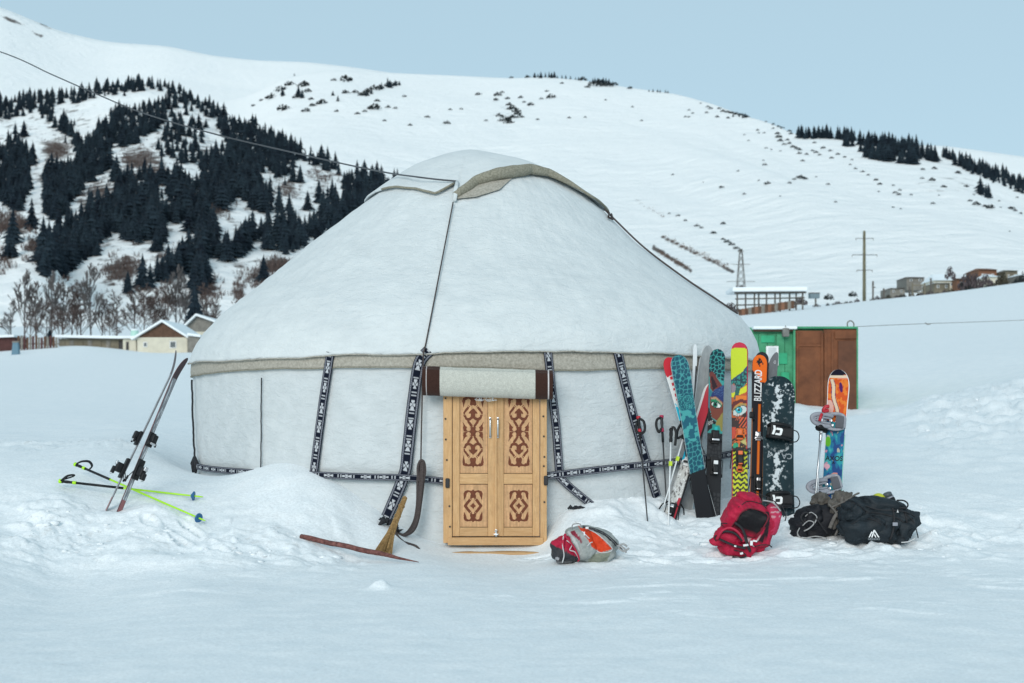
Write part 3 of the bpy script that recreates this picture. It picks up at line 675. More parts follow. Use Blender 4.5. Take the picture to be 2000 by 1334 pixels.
def orn_short(x, y):                             # short stencil, half size 220 x 370
    X = np.abs(x); Y = np.abs(y); d = np.zeros(X.shape, bool)
    d |= _poly(X, Y, [(-1, 190), (62, 165), (70, 240), (60, 300), (140, 305), (165, 220), (212, 105), (222, 290), (195, 345), (130, 365), (30, 352), (-1, 385)])
    d &= ~(np.hypot(X-100, Y-275) < 44); d &= ~(_seg(X, Y, (110, 250), (205, 85)) < 28)
    d |= _seg(X, Y, (185, 0), (60, 160)) < 33; d &= ~(_seg(X, Y, (35, 135), (90, 185)) < 6)
    d |= (np.abs(X/85)**.7+np.abs(Y/90)**.7) < 1
    d &= ~(_poly(X, Y, [(-1, 165), (125, 0), (-1, -1)]) & ~((np.abs(X/85)**.7+np.abs(Y/90)**.7) < 1))
    return d
def leaf(x0, x1, flip):
    """one door leaf between photo columns x0 and x1"""
    lf = MB(); w = dx(x1)-dx(x0); cx = (dx(x0)+dx(x1))/2; sw = 14*DP
    bars = [('stile', x0, x0+14, 743, 1047), ('stile', x1-14, x1, 743, 1047)]
    root = None
    for nm, a, b, t, bt in bars:
        mb = MB(); mb.box(((dx(a)+dx(b))/2, yl, (dz(t)+dz(bt))/2), (dx(b)-dx(a)-.001, .045, dz(t)-dz(bt)), ch=.004)
        if root is None:
            root = bpy.data.objects.new('door_leaf', None); COL.objects.link(root); root.parent = yurt
        mb.build(nm, M_wood, root)
    for t, bt in [(743, 765), (925, 945), (1030, 1047)]:
        mb = MB(); mb.box((cx, yl+.002, (dz(t)+dz(bt))/2), (w-2*sw-.001, .041, dz(t)-dz(bt)), ch=.004); mb.build('rail', M_woodx, root)
    for t, bt, fn, cy, sx, sy in [(766, 924, orn_long, 843, 160/20., 580/70.), (946, 1029, orn_short, 988, 220/18.5, 370/31.)]:
        xa, xb = dx(x0+14.3), dx(x1-14.3); za, zb = dz(bt), dz(t)
        gx = np.arange(xa, xb, .0026); gzv = np.arange(za, zb, .0026); GX, GZ = np.meshgrid(gx, gzv)
        pxc = (x0+x1)/2+(1.5 if flip else -1.5)
        ux = ((GX+YC.x)/DP+1000-pxc)*sx; uy = ((CAMH-GZ)/DP+HY-cy)*sy
        m = fn(ux+6*fbm(GX*30, GZ*30, 2), uy+6*fbm(GX*30+9, GZ*30, 2))
        g = fbm(GX*45, GZ*4, 4)[..., None]
        c = np.where(m[..., None], BRN*(1+.35*fbm(GX*40, GZ*30, 3)[..., None]), (TAN2*.6+TAN*.4)*(1+.32*g))
        Pn = np.dstack([GX, GX*0+yl-.008+.004, GZ]); me = gridmesh('panel', Pn, M_panel, col=np.clip(c, 0, 1)); link('panel', me, root)
    return root
leaf_l = leaf(884, 967, False); leaf_r = leaf(970, 1054, True)
# frame round the leaves
mb = MB(); mb.box(((dx(866)+dx(883))/2, yl+.0, (dz(733)+dz(1060))/2), (dx(883)-dx(866), .075, dz(733)-dz(1060)), ch=.006); mb.build('door_jamb', M_wood, yurt)
mb = MB(); mb.box(((dx(1055)+dx(1068))/2, yl, (dz(733)+dz(1060))/2), (dx(1068)-dx(1055), .075, dz(733)-dz(1060)), ch=.006); mb.build('door_jamb', M_wood, yurt)
mb = MB(); mb.box((dx(969), yl, (dz(733)+dz(742))/2), (dx(1054)-dx(884), .075, dz(733)-dz(742)), ch=.006); mb.build('door_head', M_woodx, yurt)
mb = MB(); mb.box((dx(968), yl-.01, (dz(1049)+dz(1064))/2), (dx(1062)-dx(876), .09, dz(1049)-dz(1064)), ch=.006); mb.build('door_sill', M_woodx, yurt)
mb = MB(); mb.box((dx(955), yl-.16, dz(1077)-.012), (1.15, .20, .06), ch=.01); mb.build('threshold_plank', M_woodx, yurt)
mb = MB(); mb.box((dx(968.5), yl+.03, (dz(743)+dz(1047))/2), (dx(1054)-dx(884), .012, dz(743)-dz(1047))); mb.build('door_backing', M_nail, yurt)
mb = MB(); mb.box((dx(968.5), yl-.028, (dz(743)+dz(1046))/2), (.022, .018, dz(743)-dz(1046)), ch=.004); mb.build('astragal', M_wood, leaf_l)
for px, par in ((957.5, leaf_l), (972.5, leaf_r)):
    mb = MB(); x = dx(px); z0, z1 = dz(852), dz(818); yy = yl-.025
    mb.tube([(x, yy, z0), (x, yy-.035, z0), (x, yy-.04, z0+.02), (x, yy-.04, z1-.02), (x, yy-.035, z1), (x, yy, z1)], .009, 8)
    for z in (z0, z1): mb.box((x, yy-.002, z), (.022, .006, .035), ch=.002)
    mb.build('handle', M_steel, par, smooth=True)
mb = MB(); mb.box((dx(969), yl-.045, dz(1040)), (.018, .012, .075), ch=.003); mb.box((dx(969), yl-.05, dz(1043)), (.05, .012, .014), ch=.003); mb.tube([(dx(966), yl-.055, dz(1037)), (dx(972), yl-.06, dz(1034))], .006, 6); mb.build('bolt', M_steel, leaf_l)
for px, py in [(870.5, 778), (870.5, 818), (871, 858), (873, 898), (878, 988), (879, 1028), (1061, 813), (1062, 852), (1063, 892), (1063, 980), (1062, 910), (884, 1062)]:
    mb = MB(); mb.tube([(dx(px), yl-.036, dz(py)), (dx(px), yl-.048, dz(py))], .010, 8); mb.build('nail', M_nail, yurt)
for px, py in [(874.5, 943), (1066, 938)]:
    mb = MB(); mb.box((dx(px), yl-.05, dz(py)), (.045, .03, .10), ch=.012); mb.build('belt_loop', M_nail, yurt)
# rolled-up felt door curtain
def roll_paint(t):
    c = np.empty(t.shape+(3,)); c[:] = (.50, .50, .45)
    BW = (.045, .022, .017)
    c[(t < .135) | (t > .865)] = BW
    c[(t > .028) & (t < .036)] = (.62, .58, .58); c[(t > .962) & (t < .970)] = (.62, .58, .58)
    return c
nu, nvv = 220, 40
ts = np.linspace(0, 1, nu); an = np.linspace(0, 2*math.pi*2.6, 110)
TS, AN = np.meshgrid(ts, an)
rad = .155-.012*AN/(2*math.pi)*1.6+.006*fbm(TS*6, AN*.8, 3)
X = dx(827)+(dx(1079)-dx(827))*TS; cz = dz(743)-.05*TS**2*.9; cyy = yl-.115
sag = -.012*np.sin(TS*math.pi)
P = np.dstack([X+.004*fbm(AN*.7, TS*0, 2), cyy-rad*np.sin(AN+.7)*.75, cz+rad*np.cos(AN+.7)*1.02+sag])
col = roll_paint(TS)*(1+.12*fbm(TS*40, AN*6, 3)[..., None])
M_roll = painted('curtain_felt', rough=.96, spec=.1, bump=.8, bscale=110, var=.22, sheen=.1)
curtain = link('door_curtain', gridmesh('door_curtain', P, M_roll, col=np.clip(col, 0, 1)), yurt)
sm = curtain.modifiers.new('thick', 'SOLIDIFY'); sm.thickness = .012; sm.offset = 0
mb = MB(); rnd = random.Random(3)
for i in range(9):
    x = dx(945+rnd.uniform(-12, 18)); z = dz(776)
    mb.tube(catmull([(x, yl-.12, z+.01), (x+rnd.uniform(-.03, .03), yl-.12, z-.03), (x+rnd.uniform(-.06, .06), yl-.11, z-.045+rnd.uniform(0, .03)), (x+rnd.uniform(-.08, .08), yl-.1, z-.02)], 4), .0022, 4)
mb.build('loose_thread', M_felt, curtain)

# ---- rope from the crown down beside the door
rope = thing('roof_rope', 'long dark rope from yurt crown ending in a thick looped bundle beside door', 'rope', W(822, 1000, 14.75))
ro = Vector(rope.location)
def rp(P, r, n=6, nm='rope_line', jit=0):
    mb = MB(); mb.tube([p-ro for p in P], r, n); return mb.build(nm, M_rope, rope, smooth=True)
rp([hit_roof(885-q*53, 395+q*275, .05) for q in np.linspace(0, 1, 24)]+[hit_wall(827, 690, YR+.12), hit_wall(825, 760, YR+.1), hit_wall(823, 840, YR+.1), hit_wall(822, 900, YR+.1)], .008)
for k, (o1, o2) in enumerate([(-5, 0), (0, -.02), (5, .01), (3, -.035)]):
    pts = [(824+o1*.6, 902), (822+o1, 925), (821+o1, 945), (818+o1*.6, 985), (813+o1*.6, 1015), (803+o1*.8, 1036), (788+o1*.5, 1045), (770, 1040+o1*.8)]
    rp(catmull([W(x, y, 14.74+o2) for x, y in pts], 8), .017, 7, 'rope_strand')
rp(catmull([W(*q, 14.72) for q in [(818, 940), (816, 915), (821, 900), (828, 903), (830, 922), (825, 945)]], 8), .015, 7, 'rope_loop')
rp(catmull([W(*q) for q in [(772, 1040, 14.7), (785, 1056, 14.6), (800, 1062, 14.55), (812, 1066, 14.5), (819, 1073, 14.45)]], 8), .012, 6, 'rope_end')
rp(catmull([W(*q) for q in [(765, 1035, 14.72), (778, 1050, 14.62), (792, 1062, 14.55), (800, 1063, 14.52)]], 8), .017, 6, 'rope_end')
# ---- power cable to the crown
cab = thing('power_cable', 'thin black power cable sagging from upper left to the yurt crown', 'cable', hit_roof(893, 354, .1))
co = Vector(cab.location)
P = [W(-420, -30, 30), W(-200, 40, 27), W(0, 101, 24.5), W(100, 145, 23.4), W(180, 180, 22.6), W(280, 221, 21.8), W(420, 262, 20.8), W(560, 295, 20), W(680, 322, 18.8), W(760, 338, 17.9), hit_roof(810, 345, .16), hit_roof(850, 350, .12), hit_roof(893, 354, .1)]
mb = MB(); mb.tube([p-co for p in catmull(P, 10)], 0.010, 6); mb.build('cable_line', mat('cable_sheath', (.055, .058, .065), rough=.35, var=.3, scale=3), cab, smooth=True)

# ------------------------------------------------------------------ trees and scrub on the slopes
def spruce_material():
    m, t, b = newmat('spruce_needles'); L = t.links.new; N = t.nodes.new; b.inputs['Roughness'].default_value = .8; b.inputs['Specular IOR Level'].default_value = .2
    g = N('ShaderNodeNewGeometry'); nz = N('ShaderNodeTexNoise'); nz.inputs['Scale'].default_value = .11; nz.inputs['Detail'].default_value = 5; L(g.outputs['Position'], nz.inputs['Vector'])
    rp = N('ShaderNodeValToRGB'); rp.color_ramp.elements[0].position = .3; rp.color_ramp.elements[1].position = .72; rp.color_ramp.elements[0].color = (.005, .011, .020, 1); rp.color_ramp.elements[1].color = (.024, .042, .056, 1); L(nz.outputs['Fac'], rp.inputs[0]); L(rp.outputs[0], b.inputs['Base Color']); return m
M_spruce = spruce_material()
M_juniper = mat('juniper', (.022, .028, .03), rough=.85, var=.4, scale=1.5, spec=.2)
M_bark = mat('dark_bark', (.05, .04, .035), rough=.9, var=.3, scale=4)
M_twig = mat('brown_twigs', (.075, .052, .047), rough=.9, var=.35, scale=2, col2=(.15, .11, .10))
M_twig2 = mat('grey_twigs', (.13, .12, .12), rough=.9, var=.35, scale=2)
def spruce_mesh(name, seed, tiers=8, n=11, w=.17):
    r = random.Random(seed); mb = MB()
    mb.tube([(0, 0, -.05), (0, 0, .5), (0, 0, .97)], [.018, .012, .003], 5, mi=1)
    for k in range(tiers):
        t = k/(tiers-1); z0 = .05+.80*t+r.uniform(-.012, .012); rad = w*(1-t)**.8*(r.uniform(.82, 1.15))+.018; h = .20*(1-t*.35)
        V = [(0, 0, min(1.0, z0+h))]; ph0 = r.uniform(0, 6)
        for i in range(n*2):
            a = ph0+math.pi*i/n; rr_ = rad*(r.uniform(.62, 1.3) if i % 2 == 0 else r.uniform(.38, .7)); V.append((rr_*math.cos(a), rr_*math.sin(a), z0-(.035 if i % 2 == 0 else -.01)*r.uniform(.6, 1.4)))
        c = len(V); V.append((0, 0, z0+.03))
        m = n*2; mb.add(V, [(0, 1+i, 1+(i+1) % m) for i in range(m)]+[(c, 1+(i+1) % m, 1+i) for i in range(m)], 0)
    return mb
SPR = [spruce_mesh('spruce_tree', s, tiers=7+s % 3, w=.14+.025*(s % 4)) for s in range(6)]
SPRM = [m.mesh('spruce_tree', [M_spruce, M_bark]) for m in SPR]
forest = [  # (photo polygon of the trees' feet, spacing in photo pixels)
 ([(-120, 215), (0, 200), (60, 190), (130, 185), (215, 168), (300, 166), (335, 174), (330, 180), (242, 178), (245, 190), (220, 187), (160, 203), (105, 208), (102, 240), (85, 240), (80, 218), (20, 235), (-120, 250)], 7.0),
 ([(320, 168), (345, 174), (400, 202), (430, 222), (470, 242), (520, 268), (560, 290), (600, 306), (650, 330), (668, 345), (640, 338), (560, 302), (500, 276), (430, 243), (380, 215), (330, 190)], 7.5),
 ([(425, 245), (500, 270), (560, 295), (578, 312), (570, 340), (545, 352), (512, 322), (505, 350), (530, 400), (505, 420), (470, 392), (450, 405), (420, 420), (398, 400), (390, 330), (400, 310), (440, 290)], 8.5),
 ([(215, 222), (245, 208), (265, 220), (290, 205), (335, 198), (342, 225), (320, 242), (302, 258), (290, 272), (250, 288), (225, 288), (220, 302), (190, 312), (150, 332), (148, 300), (180, 275), (215, 252)], 7.5),
 ([(335, 200), (380, 218), (405, 240), (395, 330), (370, 335), (340, 310), (332, 335), (300, 300), (330, 250)], 13),
 ([(85, 350), (110, 335), (150, 330), (200, 312), (218, 332), (192, 352), (165, 368), (150, 388), (128, 422), (90, 447), (85, 400)], 7.5),
 ([(-120, 300), (0, 292), (25, 290), (50, 285), (65, 302), (70, 322), (57, 335), (60, 372), (47, 392), (46, 420), (20, 412), (0, 400), (-120, 380)], 8),
 ([(75, 475), (95, 478), (125, 455), (150, 445), (190, 432), (192, 502), (172, 512), (147, 517), (130, 542), (100, 552), (82, 546)], 8),
 ([(160, 400), (200, 412), (230, 385), (290, 375), (312, 400), (322, 440), (292, 472), (262, 482), (230, 462), (195, 472), (190, 440)], 8.5),
 ([(215, 345), (260, 348), (330, 352), (400, 362), (400, 402), (370, 402), (320, 402), (270, 402), (230, 380)], 11),
 ([(360, 400), (400, 402), (420, 452), (400, 482), (367, 455), (372, 432), (322, 442), (322, 492), (302, 494), (290, 462), (312, 432)], 8.5),
 ([(225, 578), (245, 580), (255, 568), (264, 572), (300, 558), (312, 543), (345, 523), (370, 512), (377, 532), (340, 548), (300, 562), (280, 570)], 9),
 ([(385, 452), (420, 462), (440, 492), (460, 482), (500, 455), (530, 442), (560, 442), (600, 452), (620, 432), (640, 412), (680, 402), (690, 422), (630, 472), (600, 472), (570, 502), (520, 492), (500, 472), (480, 502), (440, 507), (400, 507), (390, 522)], 9),
 ([(378, 480), (402, 490), (400, 560), (412, 578), (375, 582)], 10),
 ([(668, 352), (690, 350), (720, 352), (800, 382), (780, 392), (700, 425), (650, 420), (642, 408), (672, 402)], 8.5),
 ([(488, 382), (520, 392), (546, 402), (542, 432), (500, 432)], 12),
 ([(470, 300), (500, 330), (530, 350), (560, 370), (590, 360), (575, 335), (540, 330)], 14),
 ([(140, 236), (150, 250), (152, 262), (160, 300), (140, 300), (112, 262), (98, 250), (110, 240)], 13),
]
rnd = random.Random(11); spots = []
def inpoly(x, y, P):
    ins = False; n = len(P)
    for i in range(n):
        x1, y1 = P[i]; x2, y2 = P[(i+1) % n]
        if (y1 > y) != (y2 > y) and x < (x2-x1)*(y-y1)/(y2-y1)+x1: ins = not ins
    return ins
for poly, sp in forest:
    sp *= 1.1
    x0 = min(p[0] for p in poly); x1 = max(p[0] for p in poly); y0 = min(p[1] for p in poly); y1 = max(p[1] for p in poly)
    y = y0
    while y < y1:
        x = x0+rnd.uniform(0, sp)
        while x < x1:
            a, b = x+rnd.uniform(-.45, .45)*sp, y+rnd.uniform(-.45, .45)*sp
            if inpoly(a, b, poly): spots.append((a, b, rnd.choice((rnd.uniform(.4, .75), rnd.uniform(.7, 1.0), rnd.uniform(.85, 1.25)))))
            x += sp
        y += sp*.95
for a, b in [(245, 180), (262, 180), (277, 178), (172, 288), (150, 284), (193, 262), (207, 262), (47, 268), (30, 278), (515, 560-8), (404, 555), (623, 398), (649, 396), (601, 412), (565, 420), (712, 336), (745, 352), (770, 352), (640, 322), (628, 318), (655, 332), (543, 476), (556, 478), (418, 462), (445, 512), (62, 430), (85, 455), (25, 478), (20, 505)]:
    spots.append((a, b, rnd.uniform(.9, 1.2)))
placed = []
for h_, sel_ in ((knoll, [q for q in spots if q[0] < 100 and q[1] > 425]), (spur, [q for q in spots if not (q[0] < 100 and q[1] > 425)])):
    for (a, b, k), p in zip(sel_, h_.points([q[0] for q in sel_], [q[1] for q in sel_])):
        placed.append((p, 14.0*k*(.8 if b < 250 else 1), rnd.randrange(6), rnd.uniform(0, 6.28)))
vis = [q for q in placed if -.40 < q[0].x/q[0].y]; outv = [q for q in placed if not -.40 < q[0].x/q[0].y]
vis.sort(key=lambda q: -q[1]/q[0].y)
LBL_S = 'dark narrow spruce tree in the forest on the steep snowy spur'
for i, (p, h, v, rz) in enumerate(vis[:300]):
    o = link('spruce_tree', SPRM[v]); o.location = p; o.scale = (h*1.5, h*1.5, h); o.rotation_euler = (0, 0, rz)
    tag(o, LBL_S, 'tree', 'spruces of the spur forest')
V = []; Fc = []; Mi = []; nvv = 0
for p, h, v, rz in vis[300:]+outv:
    A = np.array(SPR[v].v); c, s_ = math.cos(rz), math.sin(rz)
    Q = np.c_[(A[:, 0]*c-A[:, 1]*s_)*h*1.5, (A[:, 0]*s_+A[:, 1]*c)*h*1.5, A[:, 2]*h]+np.array(p)
    V.append(Q); Fc += [tuple(i+nvv for i in f) for f in SPR[v].f]; Mi += SPR[v].m; nvv += len(Q)
me = bpy.data.meshes.new('spruce_forest'); me.from_pydata(np.concatenate(V).tolist(), [], Fc); me.materials.append(M_spruce); me.materials.append(M_bark); me.polygons.foreach_set('material_index', Mi)
tag(link('spruce_forest', me), 'mass of small dark spruces filling the upper forest on the spur', 'forest', kind='stuff')

# trees along the ridge of the big hill
ridge = []
def rowof(x0, x1, n, y0, y1, h0, h1):
    for i in range(n):
        t = (i+.5)/n; x = x0+(x1-x0)*t+rnd.uniform(-3, 3); ridge.append((x, y0+(y1-y0)*t+rnd.uniform(-2, 2), rnd.uniform(h0, h1)))
rowof(1556, 1600, 9, 270, 270, 18, 26); rowof(1606, 1625, 4, 270, 270, 20, 30); rowof(1632, 1672, 9, 272, 276, 20, 30); rowof(1645, 1665, 4, 284, 288, 16, 26)
rowof(1676, 1795, 22, 284, 296, 20, 34); rowof(1680, 1795, 20, 296, 310, 18, 36); rowof(1690, 1790, 18, 308, 322, 18, 34)
rowof(1800, 1830, 7, 306, 318, 22, 34); rowof(1838, 1862, 5, 306, 314, 18, 26); rowof(1872, 1950, 13, 318, 350, 20, 30); rowof(1880, 1950, 8, 330, 358, 14, 24); rowof(1950, 2010, 14, 345, 368, 14, 28); rowof(1865, 2005, 22, 322, 372, 14, 26); rowof(1930, 2010, 10, 352, 382, 10, 18); rowof(1910, 1935, 4, 378, 388, 22, 38); rowof(2010, 2120, 12, 368, 400, 14, 26)
rowof(1040, 1085, 9, 151, 151, 6, 13); rowof(1085, 1135, 6, 152, 155, 4, 9); rowof(1155, 1200, 8, 160, 168, 8, 14); rowof(1265, 1310, 6, 180, 184, 4, 7); rowof(1430, 1460, 4, 228, 231, 5, 12)
for x, y, h in [(583, 190, 24), (590, 192, 18), (552, 188, 18), (660, 198, 12), (650, 187, 10), (762, 172, 16), (745, 175, 14), (757, 170, 18), (772, 168, 12), (780, 167, 10), (715, 188, 12), (725, 184, 11), (680, 160, 8), (672, 160, 7), (685, 158, 9), (575, 121, 6)]: ridge.append((x, y, h))
for (x, y, h), p in zip(ridge, big.points([q[0] for q in ridge], [q[1] for q in ridge])):
    hh = h*p.y/F*1.12
    o = link('ridge_spruce', SPRM[rnd.randrange(6)]); o.location = p; o.scale = (hh*1.6, hh*1.6, hh); o.rotation_euler = (0, 0, rnd.uniform(0, 6.28))
    if x > 1500: tag(o, 'dark spruce in the tree line on the right ridge', 'tree', 'spruces on the right ridge')
    else: tag(o, 'tiny far spruce along the crest of the broad snow hillside', 'tree', 'far spruces on the hill crest')
# juniper bushes on the open hill
def bush_mesh(name, seed, m, n=70, flat=.5, leaf=.34):
    r = random.Random(seed); mb = MB()
    for i in range(n):
        a = r.uniform(0, 6.283); d = r.random()**.6; z = r.random()*(1-d*d*.8)*flat
        c = Vector((d*math.cos(a)*r.uniform(.8, 1.1), d*math.sin(a), z+.02)); s_ = leaf*r.uniform(.5, 1.1)
        u = Vector((r.uniform(-1, 1), r.uniform(-1, 1), r.uniform(-.6, .9))).normalized(); v = u.cross(Vector((r.uniform(-1, 1), r.uniform(-1, 1), r.uniform(-1, 1)))).normalized()
        mb.add([c-u*s_*.5, c+v*s_*.45, c+u*s_*.6, c-v*s_*.45], [(0, 1, 2, 3)])
    return mb.mesh(name, m)
JUN = [bush_mesh('juniper_bush', s, M_juniper) for s in range(5)]
bl = []
Z3 = [(195, 290, 8), (235, 310, 12), (250, 320, 14), (130, 328, 10), (150, 345, 10), (300, 320, 14), (320, 335, 16), (345, 340, 16), (370, 345, 18), (395, 352, 20), (420, 356, 18), (445, 362, 16), (460, 366, 12), (110, 365, 10), (130, 366, 10), (230, 342, 12), (290, 366, 14), (350, 372, 12), (560, 380, 8), (600, 400, 12), (600, 430, 10), (630, 410, 12), (650, 425, 14), (690, 445, 14), (700, 460, 14), (515, 440, 12), (550, 455, 10), (520, 455, 8), (440, 465, 8), (462, 498, 9), (625, 460, 16), (630, 480, 22), (640, 500, 18), (660, 520, 14), (680, 495, 14), (690, 515, 16), (710, 535, 18), (735, 545, 18), (750, 550, 14), (745, 570, 16), (785, 575, 14), (820, 555, 12), (840, 565, 16), (860, 578, 12), (560, 540, 10), (590, 548, 8), (640, 556, 8), (765, 612, 14), (545, 608, 8), (552, 634, 16), (405, 668, 10), (40, 688, 10), (568, 740, 22), (520, 720, 8), (750, 708, 28), (715, 715, 14), (780, 712, 18), (690, 735, 14), (905, 743, 14), (312, 760, 16), (438, 796, 12), (948, 840, 10), (925, 596, 14), (1030, 632, 10), (1060, 655, 12), (1100, 672, 14), (1130, 690, 12), (1175, 718, 16), (1195, 742, 16), (1188, 782, 8), (1270, 748, 10), (1308, 775, 12), (1280, 790, 16), (1300, 800, 16), (1370, 800, 10), (1490, 850, 14), (1270, 870, 10), (1312, 878, 8), (1525, 803, 8), (1435, 660, 16), (1500, 655, 18), (1430, 710, 14), (1485, 720, 22), (1550, 757, 18), (1630, 680, 20), (1675, 755, 18), (1720, 800, 10), (1700, 835, 16), (1735, 855, 26), (1810, 875, 32), (1780, 865, 18), (1930, 880, 24), (1950, 890, 16), (1980, 905, 12), (1860, 835, 10), (1870, 870, 8), (1920, 1005, 8), (1960, 815, 10), (1990, 770, 14), (1950, 780, 14), (320, 962, 18), (70, 918, 14), (110, 945, 14), (175, 975, 18), (200, 985, 14), (265, 1015, 20), (320, 1050, 16), (345, 1065, 22), (370, 1080, 22), (395, 1100, 20), (415, 1110, 14), (20, 905, 10), (840, 700, 8), (640, 808, 7), (210, 730, 6), (830, 510, 12), (880, 540, 16), (920, 555, 14), (960, 575, 14), (1000, 590, 12), (1040, 605, 10)]
for x, y, s_ in Z3: bl.append((1300+x/2.857, 100+y/2.857, s_/2.857))
Z5 = [(245, 302, 12), (290, 292, 28), (212, 325, 12), (345, 342, 34), (440, 350, 22), (462, 297, 14), (510, 315, 28), (470, 325, 18), (572, 350, 14), (663, 360, 14), (695, 350, 12), (735, 340, 34), (795, 332, 14), (828, 336, 12), (560, 215, 14), (615, 215, 30), (655, 268, 18), (610, 270, 20), (750, 305, 14), (865, 285, 12), (965, 375, 14), (890, 410, 12), (1050, 402, 18), (780, 390, 10), (1112, 340, 10), (1065, 342, 10), (1188, 277, 16), (1270, 280, 20), (1290, 268, 12), (1265, 300, 14), (1312, 295, 14), (1370, 290, 14), (1385, 310, 10), (1415, 322, 18), (1320, 322, 18), (1335, 340, 26), (1350, 350, 22), (1360, 362, 20), (1370, 375, 18), (1280, 370, 18), (1300, 390, 30), (1320, 400, 26), (1335, 378, 22), (1445, 385, 10), (1505, 290, 24), (1485, 262, 10), (1460, 295, 10), (1220, 390, 10), (1580, 378, 10), (1690, 238, 34), (1715, 225, 26), (1750, 240, 30), (1775, 235, 20), (1660, 245, 14), (1550, 228, 10), (1845, 250, 14), (1740, 300, 8), (1650, 375, 8), (1855, 330, 8), (1400, 195, 14), (1640, 200, 22), (1330, 195, 10), (1895, 390, 8), (330, 260, 30), (370, 235, 26), (400, 290, 22), (430, 240, 30), (445, 265, 22), (440, 230, 14), (690, 280, 26), (710, 268, 26), (735, 255, 26), (760, 248, 20), (800, 238, 24), (830, 234, 20)]
for x, y, s_ in Z5: bl.append((400+x/2.222, 60+y/2.222, s_/2.222))
bl = [q for q in bl if not inpoly(q[0], q[1], [(380, 185), (470, 230), (560, 285), (700, 345), (300, 400)])]
for (x, y, s_), p in zip(bl, big.points([q[0] for q in bl], [q[1]+1 for q in bl])):
    w = s_*p.y/F*1.0
    o = link('juniper_bush', JUN[rnd.randrange(5)]); o.location = p; o.scale = (w, w, w*1.5); o.rotation_euler = (0, 0, rnd.uniform(0, 6.28))
    tag(o, 'low dark juniper bush on the open snow hillside', 'bush', 'juniper bushes on the hillside')
# leafless scrub on the spur and the knoll, beyond counting
def twigs(mb, p, h, w, n, r, th):
    for i in range(n):
        a = r.uniform(0, 6.28); d = r.random()**.5*w; b = Vector((p.x+d*math.cos(a), p.y+d*math.sin(a), p.z-.3)); l = h*r.uniform(.5, 1.1)
        tip = b+Vector((r.uniform(-.4, .4)*l, r.uniform(-.4, .4)*l, l)); s_ = Vector((r.uniform(-1, 1), r.uniform(-1, 1), 0)).normalized()*th
        m = (b+tip)/2+Vector((r.uniform(-.2, .2)*l, 0, r.uniform(0, .2)*l))
        mb.add([b-s_, b+s_, m+s_*.8, m-s_*.8, tip], [(0, 1, 2, 3), (3, 2, 4)])
mb = MB(); r_ = random.Random(4)
for cx, cy, rx, ry, n in [(110, 295, 35, 28, 60), (280, 315, 50, 30, 90), (305, 342, 45, 18, 60), (200, 378, 45, 25, 70), (240, 525, 45, 32, 80), (335, 500, 35, 22, 40), (540, 520, 38, 20, 70), (500, 545, 22, 20, 30), (420, 412, 38, 18, 50), (470, 350, 45, 35, 60), (562, 372, 22, 22, 40), (412, 565, 16, 20, 30), (467, 570, 7, 28, 30), (395, 400, 22, 14, 30), (20, 440, 50, 24, 90), (70, 485, 20, 20, 30), (0, 505, 30, 28, 30), (330, 590, 40, 8, 30), (620, 342, 25, 10, 20), (640, 350, 20, 12, 20)]:
    h = knoll if (cx < 100 and cy > 410) else spur
    q_ = [(r_.gauss(cx, rx*.55), max(205, r_.gauss(cy, ry*.55))) for i in range(int(n*1.4))]
    for p in h.points([a[0] for a in q_], [a[1] for a in q_]):
        twigs(mb, p, r_.uniform(1.5, 3.6), 2.2, 9, r_, .16)
tag(mb.build('leafless_scrub', M_twig), 'patches of leafless brown scrub on the snowy spur', 'scrub', kind='stuff')
mb = MB()
for x0, y0, x1, y1, n in [(1297, 464, 1424, 524, 130), (1286, 490, 1345, 526, 90), (1240, 392, 1300, 425, 20)]:
    q_ = [(x0+(x1-x0)*t, y0+(y1-y0)*t+r_.gauss(0, 2.4)) for t in [r_.random() for i in range(n)]]
    for p in big.points([a[0] for a in q_], [a[1] for a in q_]):
        twigs(mb, p, r_.uniform(.8, 1.8), 1.6, 7, r_, .1)
tag(mb.build('dry_grass_strip', mat('dry_grass', (.13, .085, .065), rough=.9, var=.3, scale=.5)), 'brown strips of dry grass running down the slope beside the yurt roof', 'grass', kind='stuff')

# ------------------------------------------------------------------ bare trees and houses at the foot of the slopes
def bare_tree(seed, spread=.5, upright=.6, depth=5, thick=.016):
    r = random.Random(seed); mb = MB()
    def br(p, d, l, rad, k):
        q = p+d*l*.5+Vector((r.uniform(-1, 1), r.uniform(-1, 1), 0))*l*.06; e = p+d*l
        mb.tube([p, q, e], [rad, rad*.85, rad*.68], 4 if k > 2 else 3, cap=False)
        if k == 0: return
        for i in range(3 if k > 1 else 4):
            a = r.uniform(0, 6.28); nd = (d*upright+Vector((math.cos(a), math.sin(a), r.uniform(-.1, .5)))*spread).normalized()
            br(p+d*l*r.uniform(.45, 1.0), nd, l*r.uniform(.55, .78), max(rad*.6, .0042), k-1)
    d0 = Vector((r.uniform(-.04, .04), 0, 1)).normalized(); mb.tube([Vector((0, 0, -.05)), d0*.4, d0*.92], [thick, thick*.7, .004], 5)
    for i in range(16):
        z = .12+.78*(i+r.random())/16; a = r.uniform(0, 6.28); nd = (Vector((0, 0, upright))+Vector((math.cos(a), math.sin(a), 0))*spread*1.3).normalized()
        br(d0*z, nd, .24*(1.15-z)+.03, max(.0035, thick*.5*(1-z)), depth-2)
    return mb
BT = [bare_tree(s, spread=[.55, .4, .7][s % 3], upright=[.75, 1.0, .7][s % 3]).mesh('bare_tree', [M_twig, M_twig2][s % 2]) for s in range(5)]
def ground_pt(px, Y): x = (px-1000)/F*Y; return Vector((x, Y, gz_at(x, Y)))
